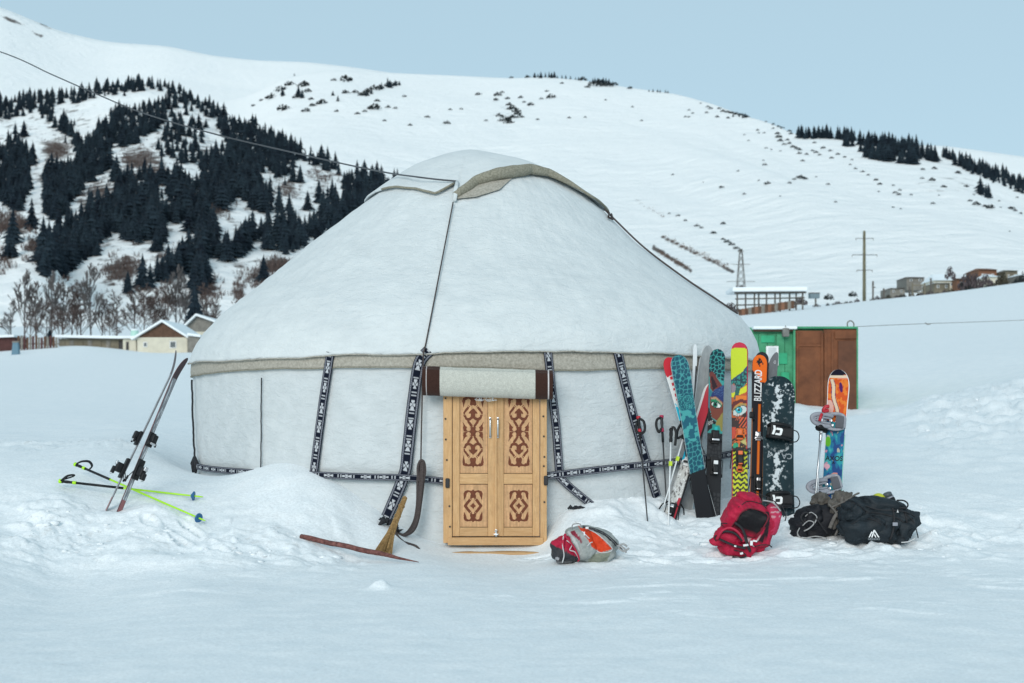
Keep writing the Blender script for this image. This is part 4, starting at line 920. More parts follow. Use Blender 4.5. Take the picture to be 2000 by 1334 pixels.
BIR = sorted([(48, 178, 120, 1), (70, 182, 100, 4), (22, 184, 70, 3), (100, 176, 118, 1), (122, 180, 112, 0), (140, 177, 105, 2), (158, 183, 100, 0), (178, 176, 130, 1), (200, 181, 80, 4), (228, 178, 85, 2), (262, 186, 95, 0), (282, 182, 100, 2), (300, 188, 85, 4), (322, 186, 105, 0), (345, 190, 128, 1), (362, 188, 115, 3), (405, 190, 100, 2), (420, 188, 80, 0), (90, 172, 70, 2), (150, 170, 62, 4), (115, 170, 60, 0), (215, 172, 55, 2), (60, 170, 60, 0)])
ORD = 'first second third fourth fifth sixth seventh eighth ninth tenth eleventh twelfth thirteenth fourteenth fifteenth sixteenth seventeenth eighteenth nineteenth twentieth'.split()+['third from last', 'second from last', 'last']
for i, (px, Y, hpx, v) in enumerate(BIR):
    b = ground_pt(px, Y); topz = CAMH-((668-hpx*1.0)-HY)/F*Y; h = (topz-b.z)*1.12
    o = link('bare_tree', BT[v]); o.location = b; o.scale = (h*.8, h*.8, h); o.rotation_euler = (0, 0, i*1.7)
    tag(o, 'leafless birch behind the village houses, '+(ORD[i]+(' of the row' if i > 19 else ' from the left edge')), 'tree', 'bare birches behind the left houses')
def big_spruce(px, Y, row_top, label, wk=1.3):
    b = ground_pt(px, Y); h = CAMH-(row_top-HY)/F*Y-b.z; t = thing('village_spruce', label, 'tree', b)
    mb = spruce_mesh('x', int(px), 11, 13, .15); tr = MB(); cr = MB()
    for f, m in zip(mb.f, mb.m): (tr if m else cr).f.append(f)
    for q, m_, nm in ((tr, M_bark, 'trunk'), (cr, M_spruce, 'crown')):
        used = sorted({i for f in q.f for i in f}); mp = {a: k for k, a in enumerate(used)}
        q.v = [tuple(np.array(mb.v[i])*np.array([h*wk, h*wk, h])) for i in used]; q.f = [tuple(mp[i] for i in f) for f in q.f]; q.m = [0]*len(q.f); q.build(nm, m_, t)
big_spruce(380, 172, 548, 'tall dark spruce rising just behind the gabled white house', 1.5)
big_spruce(97, 160, 640, 'small dark spruce in front of the low snow covered shed', 2.2)

M_plaster = mat('cream_plaster', (.60, .57, .47), rough=.9, var=.12, scale=1.2)
M_gable = mat('brown_boards', (.10, .055, .035), rough=.85, var=.3, scale=3)
M_roofsnow = mat('roof_snow', (.80, .85, .88), rough=.8, var=.04, scale=.8)
M_dark = mat('dark_opening', (.02, .02, .022), rough=.5, var=.2)
M_glass = mat('window_glass', (.10, .12, .13), rough=.12, var=.2, spec=.6)
M_white = mat('white_paint', (.75, .76, .76), rough=.6, var=.08)
M_greywood = mat('grey_boards', (.20, .19, .17), rough=.9, var=.3, scale=2)
M_straw = mat('straw_boards', (.17, .15, .11), rough=.9, var=.3, scale=1)
M_redb = mat('dark_red_boards', (.075, .03, .028), rough=.85, var=.3, scale=2)
def house(name, label, px0, px1, row_eave, row_ridge, Y, depth, wall, gable, row_base, wins=(), over=.5, ridge_px=None, group=None):
    """gable end towards the camera"""
    k = mpp(Y); c = W((px0+px1)/2, row_base, Y); t = thing(name, label, 'house', c, group)
    w = (px1-px0)*k; he = (row_base-row_eave)*k; hr = (row_base-row_ridge)*k; rx = ((ridge_px if ridge_px else (px0+px1)/2)-(px0+px1)/2)*k
    mb = MB(); mb.box((0, depth/2, he/2-.6), (w, depth, he+1.2)); mb.build('wall', wall, t)
    mb = MB(); mb.prism([(-w/2, he), (w/2, he), (rx, hr-.1)], depth, Matrix(((1, 0, 0, 0), (0, 0, 1, 0), (0, 1, 0, 0), (0, 0, 0, 1)))); mb.build('gable', gable, t)
    rf = None
    for s_ in (-1, 1):
        a = Vector((rx, 0, hr)); b = Vector((s_*w/2, 0, he)); d = (b-a).normalized(); b2 = b+d*over; nrm = Vector((-d.z*s_, 0, d.x*s_)) if s_ > 0 else Vector((d.z, 0, -d.x)); nrm = Vector((abs(nrm.x)*s_, 0, abs(nrm.z)))
        th = .2; pts = [a, b2, b2+nrm*th, a+Vector((0, 0, th*1.25))]
        mb = MB(); mb.add([p+Vector((0, -over, 0)) for p in pts]+[p+Vector((0, depth+over, 0)) for p in pts], [(0, 1, 2, 3), (7, 6, 5, 4), (0, 4, 5, 1), (1, 5, 6, 2), (2, 6, 7, 3), (3, 7, 4, 0)]); o = mb.build('roof', M_roofsnow, t)
    for (wx, wr, ww, wh) in wins:
        x = (wx-(px0+px1)/2)*k; z = (row_base-wr)*k
        mb = MB(); mb.box((x, -.04, z), (ww*k+.16, .1, wh*k+.16)); f_ = mb.build('window', M_white, t)
        mb = MB(); mb.box((x, -.1, z), (ww*k, .03, wh*k)); mb.build('pane', M_glass, f_)
    return t
house('gabled_house', 'cream walled house with brown gable and snow covered roof beside the yurt', 268, 366, 659, 629, 150, 9, M_plaster, M_gable, 690, [(338, 673, 10, 11), (284, 673, 5, 7)], ridge_px=318, over=.55)
house('snowy_house', 'pale house with wide snow covered roof partly hidden by the yurt', 352, 470, 648, 617, 166, 10, M_plaster, M_greywood, 688, [(380, 662, 8, 8)], ridge_px=385, over=.7)
def part(nm, c, d, m, par, ch=0, rot=None):
    mb = MB(); mb.box(c, d, ch=ch, rot=rot); return mb.build(nm, m, par)
k = mpp(150)
t = thing('side_annex', 'small grey annex with snowy roof at the right of the gabled house', 'shed', W(378, 690, 149)); part('wall', (0, 1.5, .7), (22*k, 3, 2.2), M_greywood, t); part('roof', (.1, 1.4, 1.9), (26*k, 3.6, .25), M_roofsnow, t, rot=Matrix.Rotation(R(8), 3, 'Y'))
t = thing('low_wall_house', 'short cream outbuilding touching the gabled house on its left', 'house', W(253, 688, 151)); part('wall', (0, 1.5, .55), (26*k, 3, 1.9), M_plaster, t); part('door', (-4*k, -.03, .5), (5*k, .1, 1.2), M_dark, t); part('roof', (0, 1.4, 1.6), (30*k, 3.8, .25), M_roofsnow, t)
t = thing('long_shed', 'long low straw coloured shed with snow on its flat roof', 'shed', W(180, 681, 152)); part('wall', (0, 1.5, .3), (130*k, 3, 1.5), M_straw, t); part('roof', (0, 1.2, 1.25), (138*k, 4.2, .28), M_roofsnow, t, rot=Matrix.Rotation(R(1), 3, 'Y')); part('door', (60*k, -.04, .3), (14*k, .1, 1.1), M_dark, t)
for i in range(7): part('board', ((-58+i*18)*k, -.05, .35), (8*k, .08, 1.1), M_greywood if i % 2 else M_straw, t)
t = thing('water_tank', 'mint green tank standing by the gabled house roof', 'tank', W(263, 672, 153)); mb = MB(); mb.tube([(0, 0, 0), (0, 0, 1.45)], .42, 14); mb.build('tank_body', mat('mint_paint', (.42, .66, .58), rough=.5), t); part('tank_stand', (0, 0, -.3), (.7, .7, .6), M_greywood, t); mb = MB(); mb.tube([(0, 0, 1.45), (0, 0, 1.6), (0, 0, 1.66)], [.44, .4, .15], 14); mb.build('lid', M_roofsnow, t)
t = thing('red_barn', 'dark red barn at the left edge of the snow field', 'barn', W(4, 698, 150)); part('wall', (0, 2, .8), (50*k, 4, 2.6), M_redb, t); part('roof', (0, 1.9, 2.2), (54*k, 5, .22), M_roofsnow, t, rot=Matrix.Rotation(R(-2), 3, 'Y')); part('skirting', (0, -.06, -.1), (50*k, .08, .8), M_straw, t)
t = thing('blue_post', 'short blue post box standing before the dark red barn', 'post', W(31, 700, 140)); mb = MB(); mb.add([(-.42, -.3, -.4), (.42, -.3, -.4), (.42, .3, -.4), (-.42, .3, -.4), (-.25, -.2, 1.55), (.25, -.2, 1.55), (.25, .2, 1.55), (-.25, .2, 1.55)], [(0, 3, 2, 1), (4, 5, 6, 7), (0, 1, 5, 4), (1, 2, 6, 5), (2, 3, 7, 6), (3, 0, 4, 7)]); mb.build('post_body', mat('blue_paint', (.10, .20, .27), rough=.6), t); part('post_cap', (0, 0, 1.62), (.6, .5, .14), M_greywood, t)
t = thing('board_fence', 'weathered brown board fence between the red barn and the shed', 'fence', W(75, 692, 148))
for i in range(14): part('board', ((-38+i*5.6)*k, rnd.uniform(-.05, .05), .9+rnd.uniform(-.15, .1)), (4.2*k, .06, 2.0), [M_gable, M_greywood, M_redb][i % 3], t)
part('rail', (0, .08, 1.1), (80*k, .06, .14), M_greywood, t)

# ---- village on the right, beyond the crest
Yv = 178; kv = mpp(Yv)
def small_house(label, px0, px1, r_top, r_eave, r_base, wall, roof, Y=Yv, group=None):
    k = mpp(Y); t = thing('village_house', label, 'house', W((px0+px1)/2, r_base, Y), group); w = (px1-px0)*k; he = (r_base-r_eave)*k; hr = (r_base-r_top)*k
    part('wall', (0, 2.5, he/2-.5), (w*.94, 5, he+1), wall, t)
    mb = MB(); mb.add([(-w/2, -.4, he), (w/2, -.4, he), (w/2, 5.4, he), (-w/2, 5.4, he), (-w/2+.6, 2.5, hr), (w/2-.6, 2.5, hr)], [(0, 1, 5, 4), (1, 2, 5), (2, 3, 4, 5), (3, 0, 4), (3, 2, 1, 0)]); mb.build('roof', roof, t)
    for q in (-.25, .25):
        mb = MB(); mb.box((w*q, -.03, he*.5), (w*.14, .1, he*.45)); f_ = mb.build('window', M_white, t); mb = MB(); mb.box((w*q, -.09, he*.5), (w*.10, .03, he*.36)); mb.build('pane', M_glass, f_)
M_brick = mat('orange_brick', (.21, .105, .065), rough=.9, var=.2, scale=2)
small_house('small house with wide white snow roof at the left of the hilltop village', 1822, 1872, 532, 548, 562, M_plaster, M_roofsnow)
small_house('low wooden hut with straw coloured walls on the right crest', 1824, 1856, 549, 553, 566, M_straw, M_roofsnow, 172)
small_house('house with orange brick upper storey in the hilltop village', 1910, 1948, 521, 527, 556, M_brick, M_brick, 185)
small_house('pale hut with snowy roof below the orange brick house', 1926, 1952, 532, 541, 558, M_plaster, M_roofsnow, 180)
small_house('tan cottage between two dark bushes at the right edge', 1964, 1988, 524, 529, 556, M_straw, M_greywood, 182)
small_house('grey hut with dark brown flat roof left of the village houses', 1770, 1806, 538, 542, 552, M_greywood, M_gable, 190)
BUSHV = [bush_mesh('village_bush', s+20, m_, 150, .9, .30) for s, m_ in enumerate([mat('purple_twigs', (.075, .06, .065), rough=.9, var=.35, scale=2), mat('olive_bush', (.05, .045, .03), rough=.9, var=.4, scale=2), M_juniper])]
for px, py, wpx, hpx, v, lab in [(1856, 545, 11, 30, 0, 'purplish bare bush standing up behind the white snow roof'), (1890, 566, 20, 40, 0, 'bare bush left of the hilltop bushes, darkest at its foot'), (1905, 562, 16, 34, 0, 'bare bush in the middle of the hilltop bush row'), (1926, 560, 14, 30, 0, 'bare bush just left of the olive bush'), (1882, 566, 9, 26, 2, 'narrow near black bush at the left of the village bushes'), (1902, 564, 9, 14, 2, 'low black bush under the bare hilltop bushes'), (1957, 556, 14, 30, 1, 'olive brown bush beside the orange brick house'), (1998, 552, 10, 24, 2, 'dark bush cut off by the right edge of view'), (1987, 553, 7, 14, 2, 'little dark bush next to the tan cottage'), (1936, 560, 10, 14, 0, 'small bare bush below the pale snowy hut')]:
    k = mpp(170); o = link('village_bush', BUSHV[v]); o.location = W(px, py, 170); o.scale = (wpx*k, wpx*k*.6, hpx*k*.95); tag(o, lab, 'bush')
M_post = mat('weathered_post', (.10, .09, .08), rough=.9, var=.3, scale=4)
for px, r0_, r1_, lab in [(1818, 572, 543, 'dark gate post at the right end of the crest fence'), (1705, 586, 549, 'thin post standing right of the tall utility pole'), (1726, 584, 563, 'short post right of the thin post on the crest'), (1776, 578, 560, 'stub post at the left of the small pen'), (1593, 596, 574, 'leaning post at the right end of the animal pen')]:
    t = thing('fence_post', lab, 'post', W(px, r0_+3, 152)); k = mpp(152); h = (r0_-r1_+3)*k; part('post_shaft', (0, 0, h/2), (.16, .16, h), M_post, t, ch=.02); part('post_brace', (.12, 0, h*.7), (.3, .06, .09), M_post, t)
t = thing('rail_pen', 'small open pen of thin rails near the right crest', 'fence', W(1794, 574, 150)); k = mpp(150)
for x in (-12, 12): part('post', (x*k, 0, .5), (.14, .14, 1.3), M_straw, t)
for z in (.15, .9): part('rail', (0, 0, z), (24*k, .08, .1), M_straw, t)
# open animal shelter with a snow roof
k = mpp(132); t = thing('animal_shelter', 'open pole shelter with snow roof and brown lower boards right of the yurt', 'shelter', W(1520, 606, 132))
for x in (-80, -62, -46, -36, -22, -4, 4, 24, 36, 48): part('post', (x*k, rnd.uniform(0, .6), .75+x*.002), (.13, .13, 1.9), M_post, t)
for z, y in ((1.1, 0), (.55, .3)): part('rail', (-16*k, y, z), (136*k, .06, .12), M_post, t, rot=Matrix.Rotation(R(-1.0), 3, 'Y'))
part('roof_beam', (-16*k, -.1, 1.62), (140*k, .12, .18), M_post, t, rot=Matrix.Rotation(R(-.6), 3, 'Y'))
part('snow_roof', (-18*k, 1.6, 1.92), (146*k, 4.4, .42), M_roofsnow, t, ch=.12, rot=Matrix.Rotation(R(-.4), 3, 'Y'))
for i in range(17): part('board', ((-76+i*6.4)*k, -.4, -.30+i*.05), (6.4*k, .07, .75), [M_gable, M_brick, M_gable, M_greywood][(i*5) % 4], t)
t = thing('blue_crate', 'small blue grey box on top of the shelter end', 'box', W(1590, 580, 134)); part('crate_body', (0, 0, .1), (19*k, .8, .45), mat('slate_paint', (.16, .22, .25), rough=.7), t); part('crate_lid', (0, 0, .35), (20*k, .85, .08), M_post, t)
for px, py, s_, lab in [(1478, 606, 8, 'bare bush inside the left end of the animal shelter'), (1508, 603, 9, 'bare bush inside the middle of the animal shelter'), (1546, 598, 10, 'bare bush inside the right end of the animal shelter'), (1428, 606, 16, 'bare thicket against the roof edge of the yurt'), (1564, 592, 14, 'bare bush at the right end of the animal shelter'), (1618, 582, 10, 'low bush right of the blue grey box'), (1665, 576, 9, 'low dark bush left of the utility pole foot')]:
    k2 = mpp(140); o = link('thicket', BUSHV[0 if px < 1600 else 2]); o.location = W(px, py+3, 140); o.scale = (s_*k2, s_*k2*.6, s_*k2*1.3); tag(o, lab, 'bush')
# utility pole and lattice tower
Yp = 150; k = mpp(Yp); t = thing('utility_pole', 'tall wooden utility pole with thin cross arms on the right crest', 'pole', W(1688, 588, Yp)); h = (588-451)*k
mb = MB(); mb.tube([(0, 0, -.4), (0, 0, h*.5), (0, 0, h)], [.19, .165, .14], 10); mb.build('pole_shaft', mat('greenish_wood', (.15, .14, .09), rough=.9, var=.3, scale=3), t, smooth=True)
for r_a, hw in ((466, 17), (498, 24), (528, 15)):
    a = part('cross_arm', (0, -.16, (588-r_a)*k), (2*hw*k, .05, .06), M_post, t)
    for x in (-hw, hw): mb = MB(); mb.tube([(x*k, -.16, (588-r_a)*k), (x*k, -.16, (588-r_a-4)*k)], .035, 6); mb.build('insulator', M_greywood, a)
Yp = 380; k = mpp(Yp); t = thing('lattice_tower', 'distant steel lattice power tower on the slope behind the yurt', 'tower', W(1447, 566, Yp)); h = (566-486)*k; mb = MB()
for sx in (-1, 1):
    for sy in (-1, 1): mb = MB(); mb.tube([(sx*8*k, sy*8*k, 0), (sx*2*k, sy*2*k, h)], .09, 4); mb.build('tower_leg', M_post, t)
mb = MB(); n = 6
for i in range(n):
    a, b = i/n, (i+1)/n; wa, wb = (8-6*a)*k, (8-6*b)*k
    for sy in (-1, 1): mb.tube([(-wa, sy*wa, a*h), (wb, sy*wb, b*h)], .05, 3); mb.tube([(wa, sy*wa, a*h), (-wb, sy*wb, b*h)], .05, 3)
mb.build('tower_bracing', M_post, t)
for z, hw in ((.62, 18), (.2, 28), (.94, 7)):
    part('tower_arm', (0, 0, z*h), (2*hw*k, .12, .12), M_post, t)
o = link('thicket', BUSHV[0]); o.location = W(1447, 568, 370); o.scale = (16*k, 10*k, 12*k); tag(o, 'reddish bare bush at the foot of the lattice tower', 'bush')

# ---- green shed with brown gates
Ys = 39.5; k = mpp(Ys)
def sx_(px): return (px-1575)*k
def sz_(py): return (806-py)*k
M_green = mat('green_paint', (.035, .27, .125), rough=.55, var=.25, scale=3, col2=(.07, .36, .19), bump=.3, bscale=20); M_green2 = mat('green_paint_patch', (.02, .33, .16), rough=.5, var=.2, scale=3)
M_rust = mat('rust_brown_paint', (.13, .042, .017), rough=.75, var=.4, scale=1.6, col2=(.24, .085, .034), bump=.3, bscale=25, detail=7)
shed = thing('green_shed', 'green metal shed with rust brown gates standing on the snow slope', 'shed', W(1575, 806, Ys))
mb = MB(); mb.box((sx_(1567), 2.4, sz_(720)-.3), (sx_(1674)-sx_(1462), 4.6, sz_(645)+.6)); mb.build('shed_body', M_green, shed)
for i in range(5):
    xa = 1466+i*17; part('wall_sheet', (sx_(xa+8.2), .085, (sz_(652)+0)/2-.1), (16.2*k, .05, sz_(652)+.2), M_green, shed, ch=.012)
for px, py, w, h in [(1528, 700, 20, 22), (1500, 662, 26, 14), (1534, 742, 16, 30)]: part('wall_panel', (sx_(px), .035, sz_(py)), (w*k, .03, h*k), M_green2, shed, ch=.006)
part('roof_edge', (sx_(1512), .02, sz_(645)), (80*k, .18, .07), M_gable, shed, ch=.01); part('roof_edge', (sx_(1612), .0, sz_(640)), (124*k, .2, .06), M_green, shed, ch=.01)
part('roof_snow', (sx_(1512), 1.6, sz_(642)+.02), (86*k, 3.6, .09), M_roofsnow, shed, ch=.04)
gl = part('gate_leaf', (sx_(1578.5), -.06, (sz_(646)+sz_(812))/2), (sx_(1606)-sx_(1551), .05, sz_(646)-sz_(812)), M_rust, shed, ch=.008); gr = part('gate_leaf', (sx_(1639.5), -.06, (sz_(644)+sz_(812))/2), (sx_(1672)-sx_(1607.5), .05, sz_(644)-sz_(812)), M_rust, shed, ch=.008)
for px in (1556, 1604, 1611, 1624): part('gate_bar', (sx_(px), -.1, (sz_(650)+sz_(808))/2), (4*k, .05, sz_(650)-sz_(808)), M_rust, shed, ch=.008)
part('gate_bar', (sx_(1580), -.1, sz_(675)), (44*k, .04, 4*k), M_rust, shed, ch=.008); part('door_lintel', (sx_(1650), -.10, sz_(654)), (42*k, .06, 16*k), M_rust, shed, ch=.01); part('wicket_door', (sx_(1653), -.1, (sz_(666)+sz_(806))/2), (36*k, .05, sz_(666)-sz_(806)), mat('rust_dark', (.115, .042, .02), rough=.7, var=.25, scale=3), shed, ch=.01)
part('corner_trim', (sx_(1673), -.03, (sz_(640)+sz_(812))/2), (3*k, .12, sz_(640)-sz_(812)), M_green, shed)
part('corner_trim', (sx_(1550), -.06, (sz_(645)+sz_(812))/2), (4*k, .1, sz_(645)-sz_(812)), M_green, shed)
n_ = part('notice_board', (sx_(1508), -.02, sz_(695)), (24*k, .04, 38*k), M_white, shed, ch=.006); part('board_face', (sx_(1508), -.045, sz_(692)), (16*k, .02, 26*k), mat('pale_grey_panel', (.52, .55, .56), rough=.6), shed)
mb = MB(); mb.box((sx_(1532), -.16, sz_(650)), (13*k, .22, 17*k), ch=.04); mb.tube([(sx_(1532), -.1, sz_(643)), (sx_(1532), -.2, sz_(638)), (sx_(1535), -.15, sz_(642))], .025, 6); mb.build('meter_box', mat('grey_metal_box', (.17, .17, .16), rough=.6, var=.25), shed)
mb = MB(); mb.tube(catmull([(sx_(1657), .1, sz_(639)), (sx_(1657), .1, sz_(630)), (sx_(1663), .1, sz_(626)), (sx_(1669), .1, sz_(631)), (sx_(1669), .1, sz_(639))], 5), .018, 6); mb.build('roof_hoop', M_greywood, shed, smooth=True)
t = thing('fence_wire', 'thin wire running right from the brown shed across the snow slope', 'wire', W(1673, 638, 40)); o_ = Vector(t.location)
P = catmull([W(1673, 638, 40), W(1760, 634, 43), W(1810, 632, 45), W(1900, 629, 48), W(2000, 625, 52), W(2200, 615, 58)], 6); mb = MB(); mb.tube([p-o_ for p in P], .008, 4); w_ = mb.build('wire_strand', M_greywood, t)
mb = MB(); mb.tube([W(1807, 630, 45)-o_, W(1811, 634, 45)-o_, W(1818, 633, 45)-o_], .014, 5); mb.build('wire_splice', M_greywood, t)

rs = random.Random(31)
for i in range(34):
    px = 1600+i*12.2+rs.uniform(-5, 5)
    if abs(px-1688) < 6: continue
    Y = 166; row = float(np.interp(px, [1600, 1690, 1850, 2000], [597, 586, 571, 552]))
    o = link('crest_bush', BUSHV[rs.randrange(3)]); o.location = W(px, row+2.5, Y); w = rs.uniform(3, 7)*mpp(Y); o.scale = (w*1.5, w, w*rs.uniform(1.0, 1.9)); o.rotation_euler = (0, 0, rs.uniform(0, 6)); tag(o, 'low scrub bush in the straggling row along the right crest', 'bush', 'scrub along the right crest')
small_house('low rusty roofed byre among the bushes of the hilltop village', 1868, 1906, 540, 546, 562, M_brick, M_gable, 176)
small_house('grey plank store at the far right of the hilltop village', 1988, 2030, 533, 538, 552, M_greywood, M_roofsnow, 178)
small_house('low grey byre with brown roof behind the scrub right of the utility pole', 1738, 1768, 560, 563, 574, M_greywood, M_gable, 186)

# ------------------------------------------------------------------ skis, boards, poles
def ghit(px, py, up=0.0):                        # where the ray of a photo pixel meets the snow
    Y = np.arange(8, 30, .02); d = CAMH-(py-HY)/F*Y-ground((px-1000)/F*Y, Y)-up
    i = np.argmax(d < 0); return W(px, py, float(Y[i] if d[i] < 0 else 15))
M_ski = painted('ski_topsheet', rough=.38, spec=.18, bump=0, bscale=260, var=.10)
M_bind = mat('black_plastic', (.010, .011, .013), spec=.25, rough=.5, var=.3, scale=30)
M_bindg = mat('grey_plastic', (.27, .28, .32), rough=.45, var=.15, scale=20)
M_alu = mat('brushed_alloy', (.55, .56, .58), rough=.35, metal=.9, var=.1)
M_orangep = mat('orange_plastic', (.65, .12, .015), rough=.4, var=.15)
M_redp = mat('red_plastic', (.45, .02, .035), rough=.45, var=.15)
M_whitep = mat('white_plastic', (.72, .73, .74), rough=.45, var=.08)
def standing(tail, tip, yaw):
    z = (tip-tail).normalized(); x = Vector((math.cos(R(yaw)), math.sin(R(yaw)), 0)); x = (x-z*x.dot(z)).normalized()
    return basis(tail, x, z.cross(x), z)
class Ski:
    """a ski or board: local x across, z from tail to tip, -y the face towards the camera"""
    def __init__(s, name, label, cat, tail, tip, wpx, paint, yaw=0, curl=-1, th=.014, edge=(.05, .05, .055), back=(.06, .06, .065), tipr=1.0, rise=.05, group=None, tailround=.03, tailcurl=0, asym=0, n=220, nw=26):
        A, B = W(*tail), W(*tip); s.L = (B-A).length; s.tail, s.tip = tail, tip; s.curl = curl; s.rise = rise; s.th = th; s.tailcurl = tailcurl
        s.root = thing(name, label, cat, mw=standing(A, B, yaw), group=group)
        k = mpp((tail[2]+tip[2])/2); s.k = k; s.w3 = [q*k/2 for q in wpx]
        t = np.linspace(0, 1, n)
        wt, ww, wl = s.w3
        hw = np.where(t > .45, ww+(wt-ww)*((t-.45)/.42)**2, ww+(wl-ww)*((.45-t)/.45)**2); hw = np.minimum(hw, np.where(t > .87, wt, 9))
        tr = 1-tipr*wt*2/s.L; q = np.clip((t-tr)/(1-tr), 0, 1); hw = hw*np.maximum(1-q**2.6, .0008)**.5
        if tailround: q2 = np.clip((tailround-t)/tailround, 0, 1); hw = hw*np.maximum(1-q2**2.4, .02)**.5
        s.t, s.hw = t, hw
        wv = np.linspace(-1, 1, nw); T, Wv = np.meshgrid(t, wv, indexing='ij'); HWv = hw[:, None]*np.ones_like(Wv)
        X = HWv*Wv
        if asym: X = X+asym*np.clip((T-tr)/(1-tr), 0, 1)**2*wt*.95
        Yc = s.bend(T); thk = th*(.45+.55*np.sin(np.clip(T, 0, 1)*math.pi)**.7)
        PX = tail[0]+(tip[0]-tail[0])*T+X/k; PY = tail[1]+(tip[1]-tail[1])*T
        c = np.clip(paint(PX, PY, Wv, T), 0, 1)
        front = np.dstack([X, Yc-thk/2, T*s.L]); bw = [1, .985, -.985, -1]
        cols = [front]; cc = [c]
        for j, b in enumerate(bw):
            yy = Yc[:, 0]+(thk[:, 0]/2); xx = hw*b+(X[:, 13]-HWv[:, 13]*Wv[:, 13]); cols.append(np.stack([xx, yy, t*s.L], -1)[:, None]); e = np.empty((n, 1, 3)); e[:] = edge if j in (0, 3) else back; cc.append(e)
        P = np.concatenate(cols, 1); C = np.concatenate(cc, 1)
        s.body = link('ski_body' if cat == 'ski' else 'board_body', gridmesh(name, P, M_ski, closed_u=True, col=C), s.root)
    def bend(s, T):
        b = s.curl*s.rise*np.clip((T-.84)/.16, 0, 1)**2
        if s.tailcurl: b = b+s.curl*s.tailcurl*np.clip((.12-T)/.12, 0, 1)**2
        return b
    def at(s, py, w=0, out=0):                   # a point of the camera-side face at a photo row
        t = (py-s.tail[1])/(s.tip[1]-s.tail[1]); h = np.interp(t, s.t, s.hw); return Vector((h*w, float(s.bend(np.array(t)))-s.th/2-out, t*s.L))
def fill(c, m, col): c[m] = col
def ell(X, Y, cx, cy, rx, ry, a=0):
    dx_, dy_ = X-cx, Y-cy; ca, sa = math.cos(R(a)), math.sin(R(a)); return ((dx_*ca+dy_*sa)/rx)**2+((-dx_*sa+dy_*ca)/ry)**2 < 1
def base(X, col): c = np.empty(X.shape+(3,)); c[:] = col; return c

def toe(sk, py, m=M_bind, m2=M_alu, side=-1, sc=1.0):
    p = sk.at(py); mb = MB(); y = p.y if side < 0 else -p.y
    def P(a, b, c): return (p.x+a*sc, (y+side*b*sc) if side < 0 else (sk.th/2+b*sc), p.z+c*sc)
    mb.box(P(0, .012, 0), (.075*sc, .024*sc, .13*sc), ch=.006); mb.box(P(0, .042, .015), (.062*sc, .045*sc, .075*sc), ch=.014)
    for q in (-1, 1): mb.tube([P(q*.015, .04, .0), P(q*.045, .045, -.03), P(q*.05, .045, -.05)], [.014*sc, .012*sc, .008*sc], 7)
    o = mb.build('toe_binding', m, sk.root)
    mb = MB(); mb.box(P(0, .05, -.032), (.07*sc, .018*sc, .02*sc), ch=.006); mb.build('toe_plate', m2, o)
def heel(sk, py, m=M_bind, m2=M_alu, side=-1, sc=1.0, brake=True):
    p = sk.at(py); mb = MB(); y = p.y
    def P(a, b, c): return (p.x+a*sc, (y-b*sc) if side < 0 else (sk.th/2+b*sc), p.z+c*sc)
    mb.box(P(0, .012, 0), (.07*sc, .024*sc, .17*sc), ch=.006); mb.box(P(0, .05, -.01), (.058*sc, .06*sc, .08*sc), ch=.018); mb.box(P(0, .085, -.045), (.045*sc, .03*sc, .06*sc), ch=.01)
    o = mb.build('heel_binding', m, sk.root)
    mb = MB(); mb.box(P(0, .082, .02), (.04*sc, .02*sc, .035*sc), ch=.006); mb.box(P(0, .09, -.06), (.036*sc, .012*sc, .05*sc), ch=.005); mb.build('heel_lever', m2, o)
    if brake:
        mb = MB()
        for q in (-1, 1):
            w = float(np.interp(p.z/sk.L, sk.t, sk.hw))+.008
            mb.tube([P(q*.03/sc*1, .02, .06), (q*w, P(0, .02, 0)[1], p.z+.05*sc), (q*w, P(0, -.0, 0)[1], p.z-.02*sc), (q*(w+.006), P(0, -.03, 0)[1], p.z-.075*sc)], .005, 6)
            mb.box((q*(w+.006), P(0, -.035, 0)[1], p.z-.085*sc), (.012, .02, .035), ch=.003)
        mb.build('brake', M_bind, sk.root, smooth=False)

# --- teal leopard print ski (base towards the camera)
def p_teal(X, Y, w, t):
    c = base(X, (.055, .27, .28)); f1, d = worley(X/8.2+3, Y/9.5, 3); fill(c, (d > .13) & (f1 < .62), (.012, .075, .115))
    f1, d = worley(X/3.2, Y/3.2, 9); z = (Y > 772) & (Y < 800); fill(c, z, (.055, .29, .29)); fill(c, z & (d > .16), (.012, .085, .12))
    f1, d = worley(X/8+1, Y/10, 14); z = (Y > 800) & (Y < 862); fill(c, z, (.06, .31, .31)); fill(c, z & (fbm(X/16, Y/16, 3) > .02), (.014, .10, .15))
    c = c*(1-.45*sstep(800, 900, Y)[..., None]*0+0)
    fill(c, np.abs(w) > .93, (.4, .45, .47)); fill(c, Y > 921+w*-3, (.012, .013, .016)); return c
sk = Ski('leopard_ski', 'teal ski with dark leopard spots leaning left of the cat face ski', 'ski', (1380, 1032, 15.30), (1325, 692, 15.42), (37, 31, 34), p_teal, yaw=4, curl=1, rise=.05, tipr=.8)
for r_b in (872, 945): heel(sk, r_b, side=1)
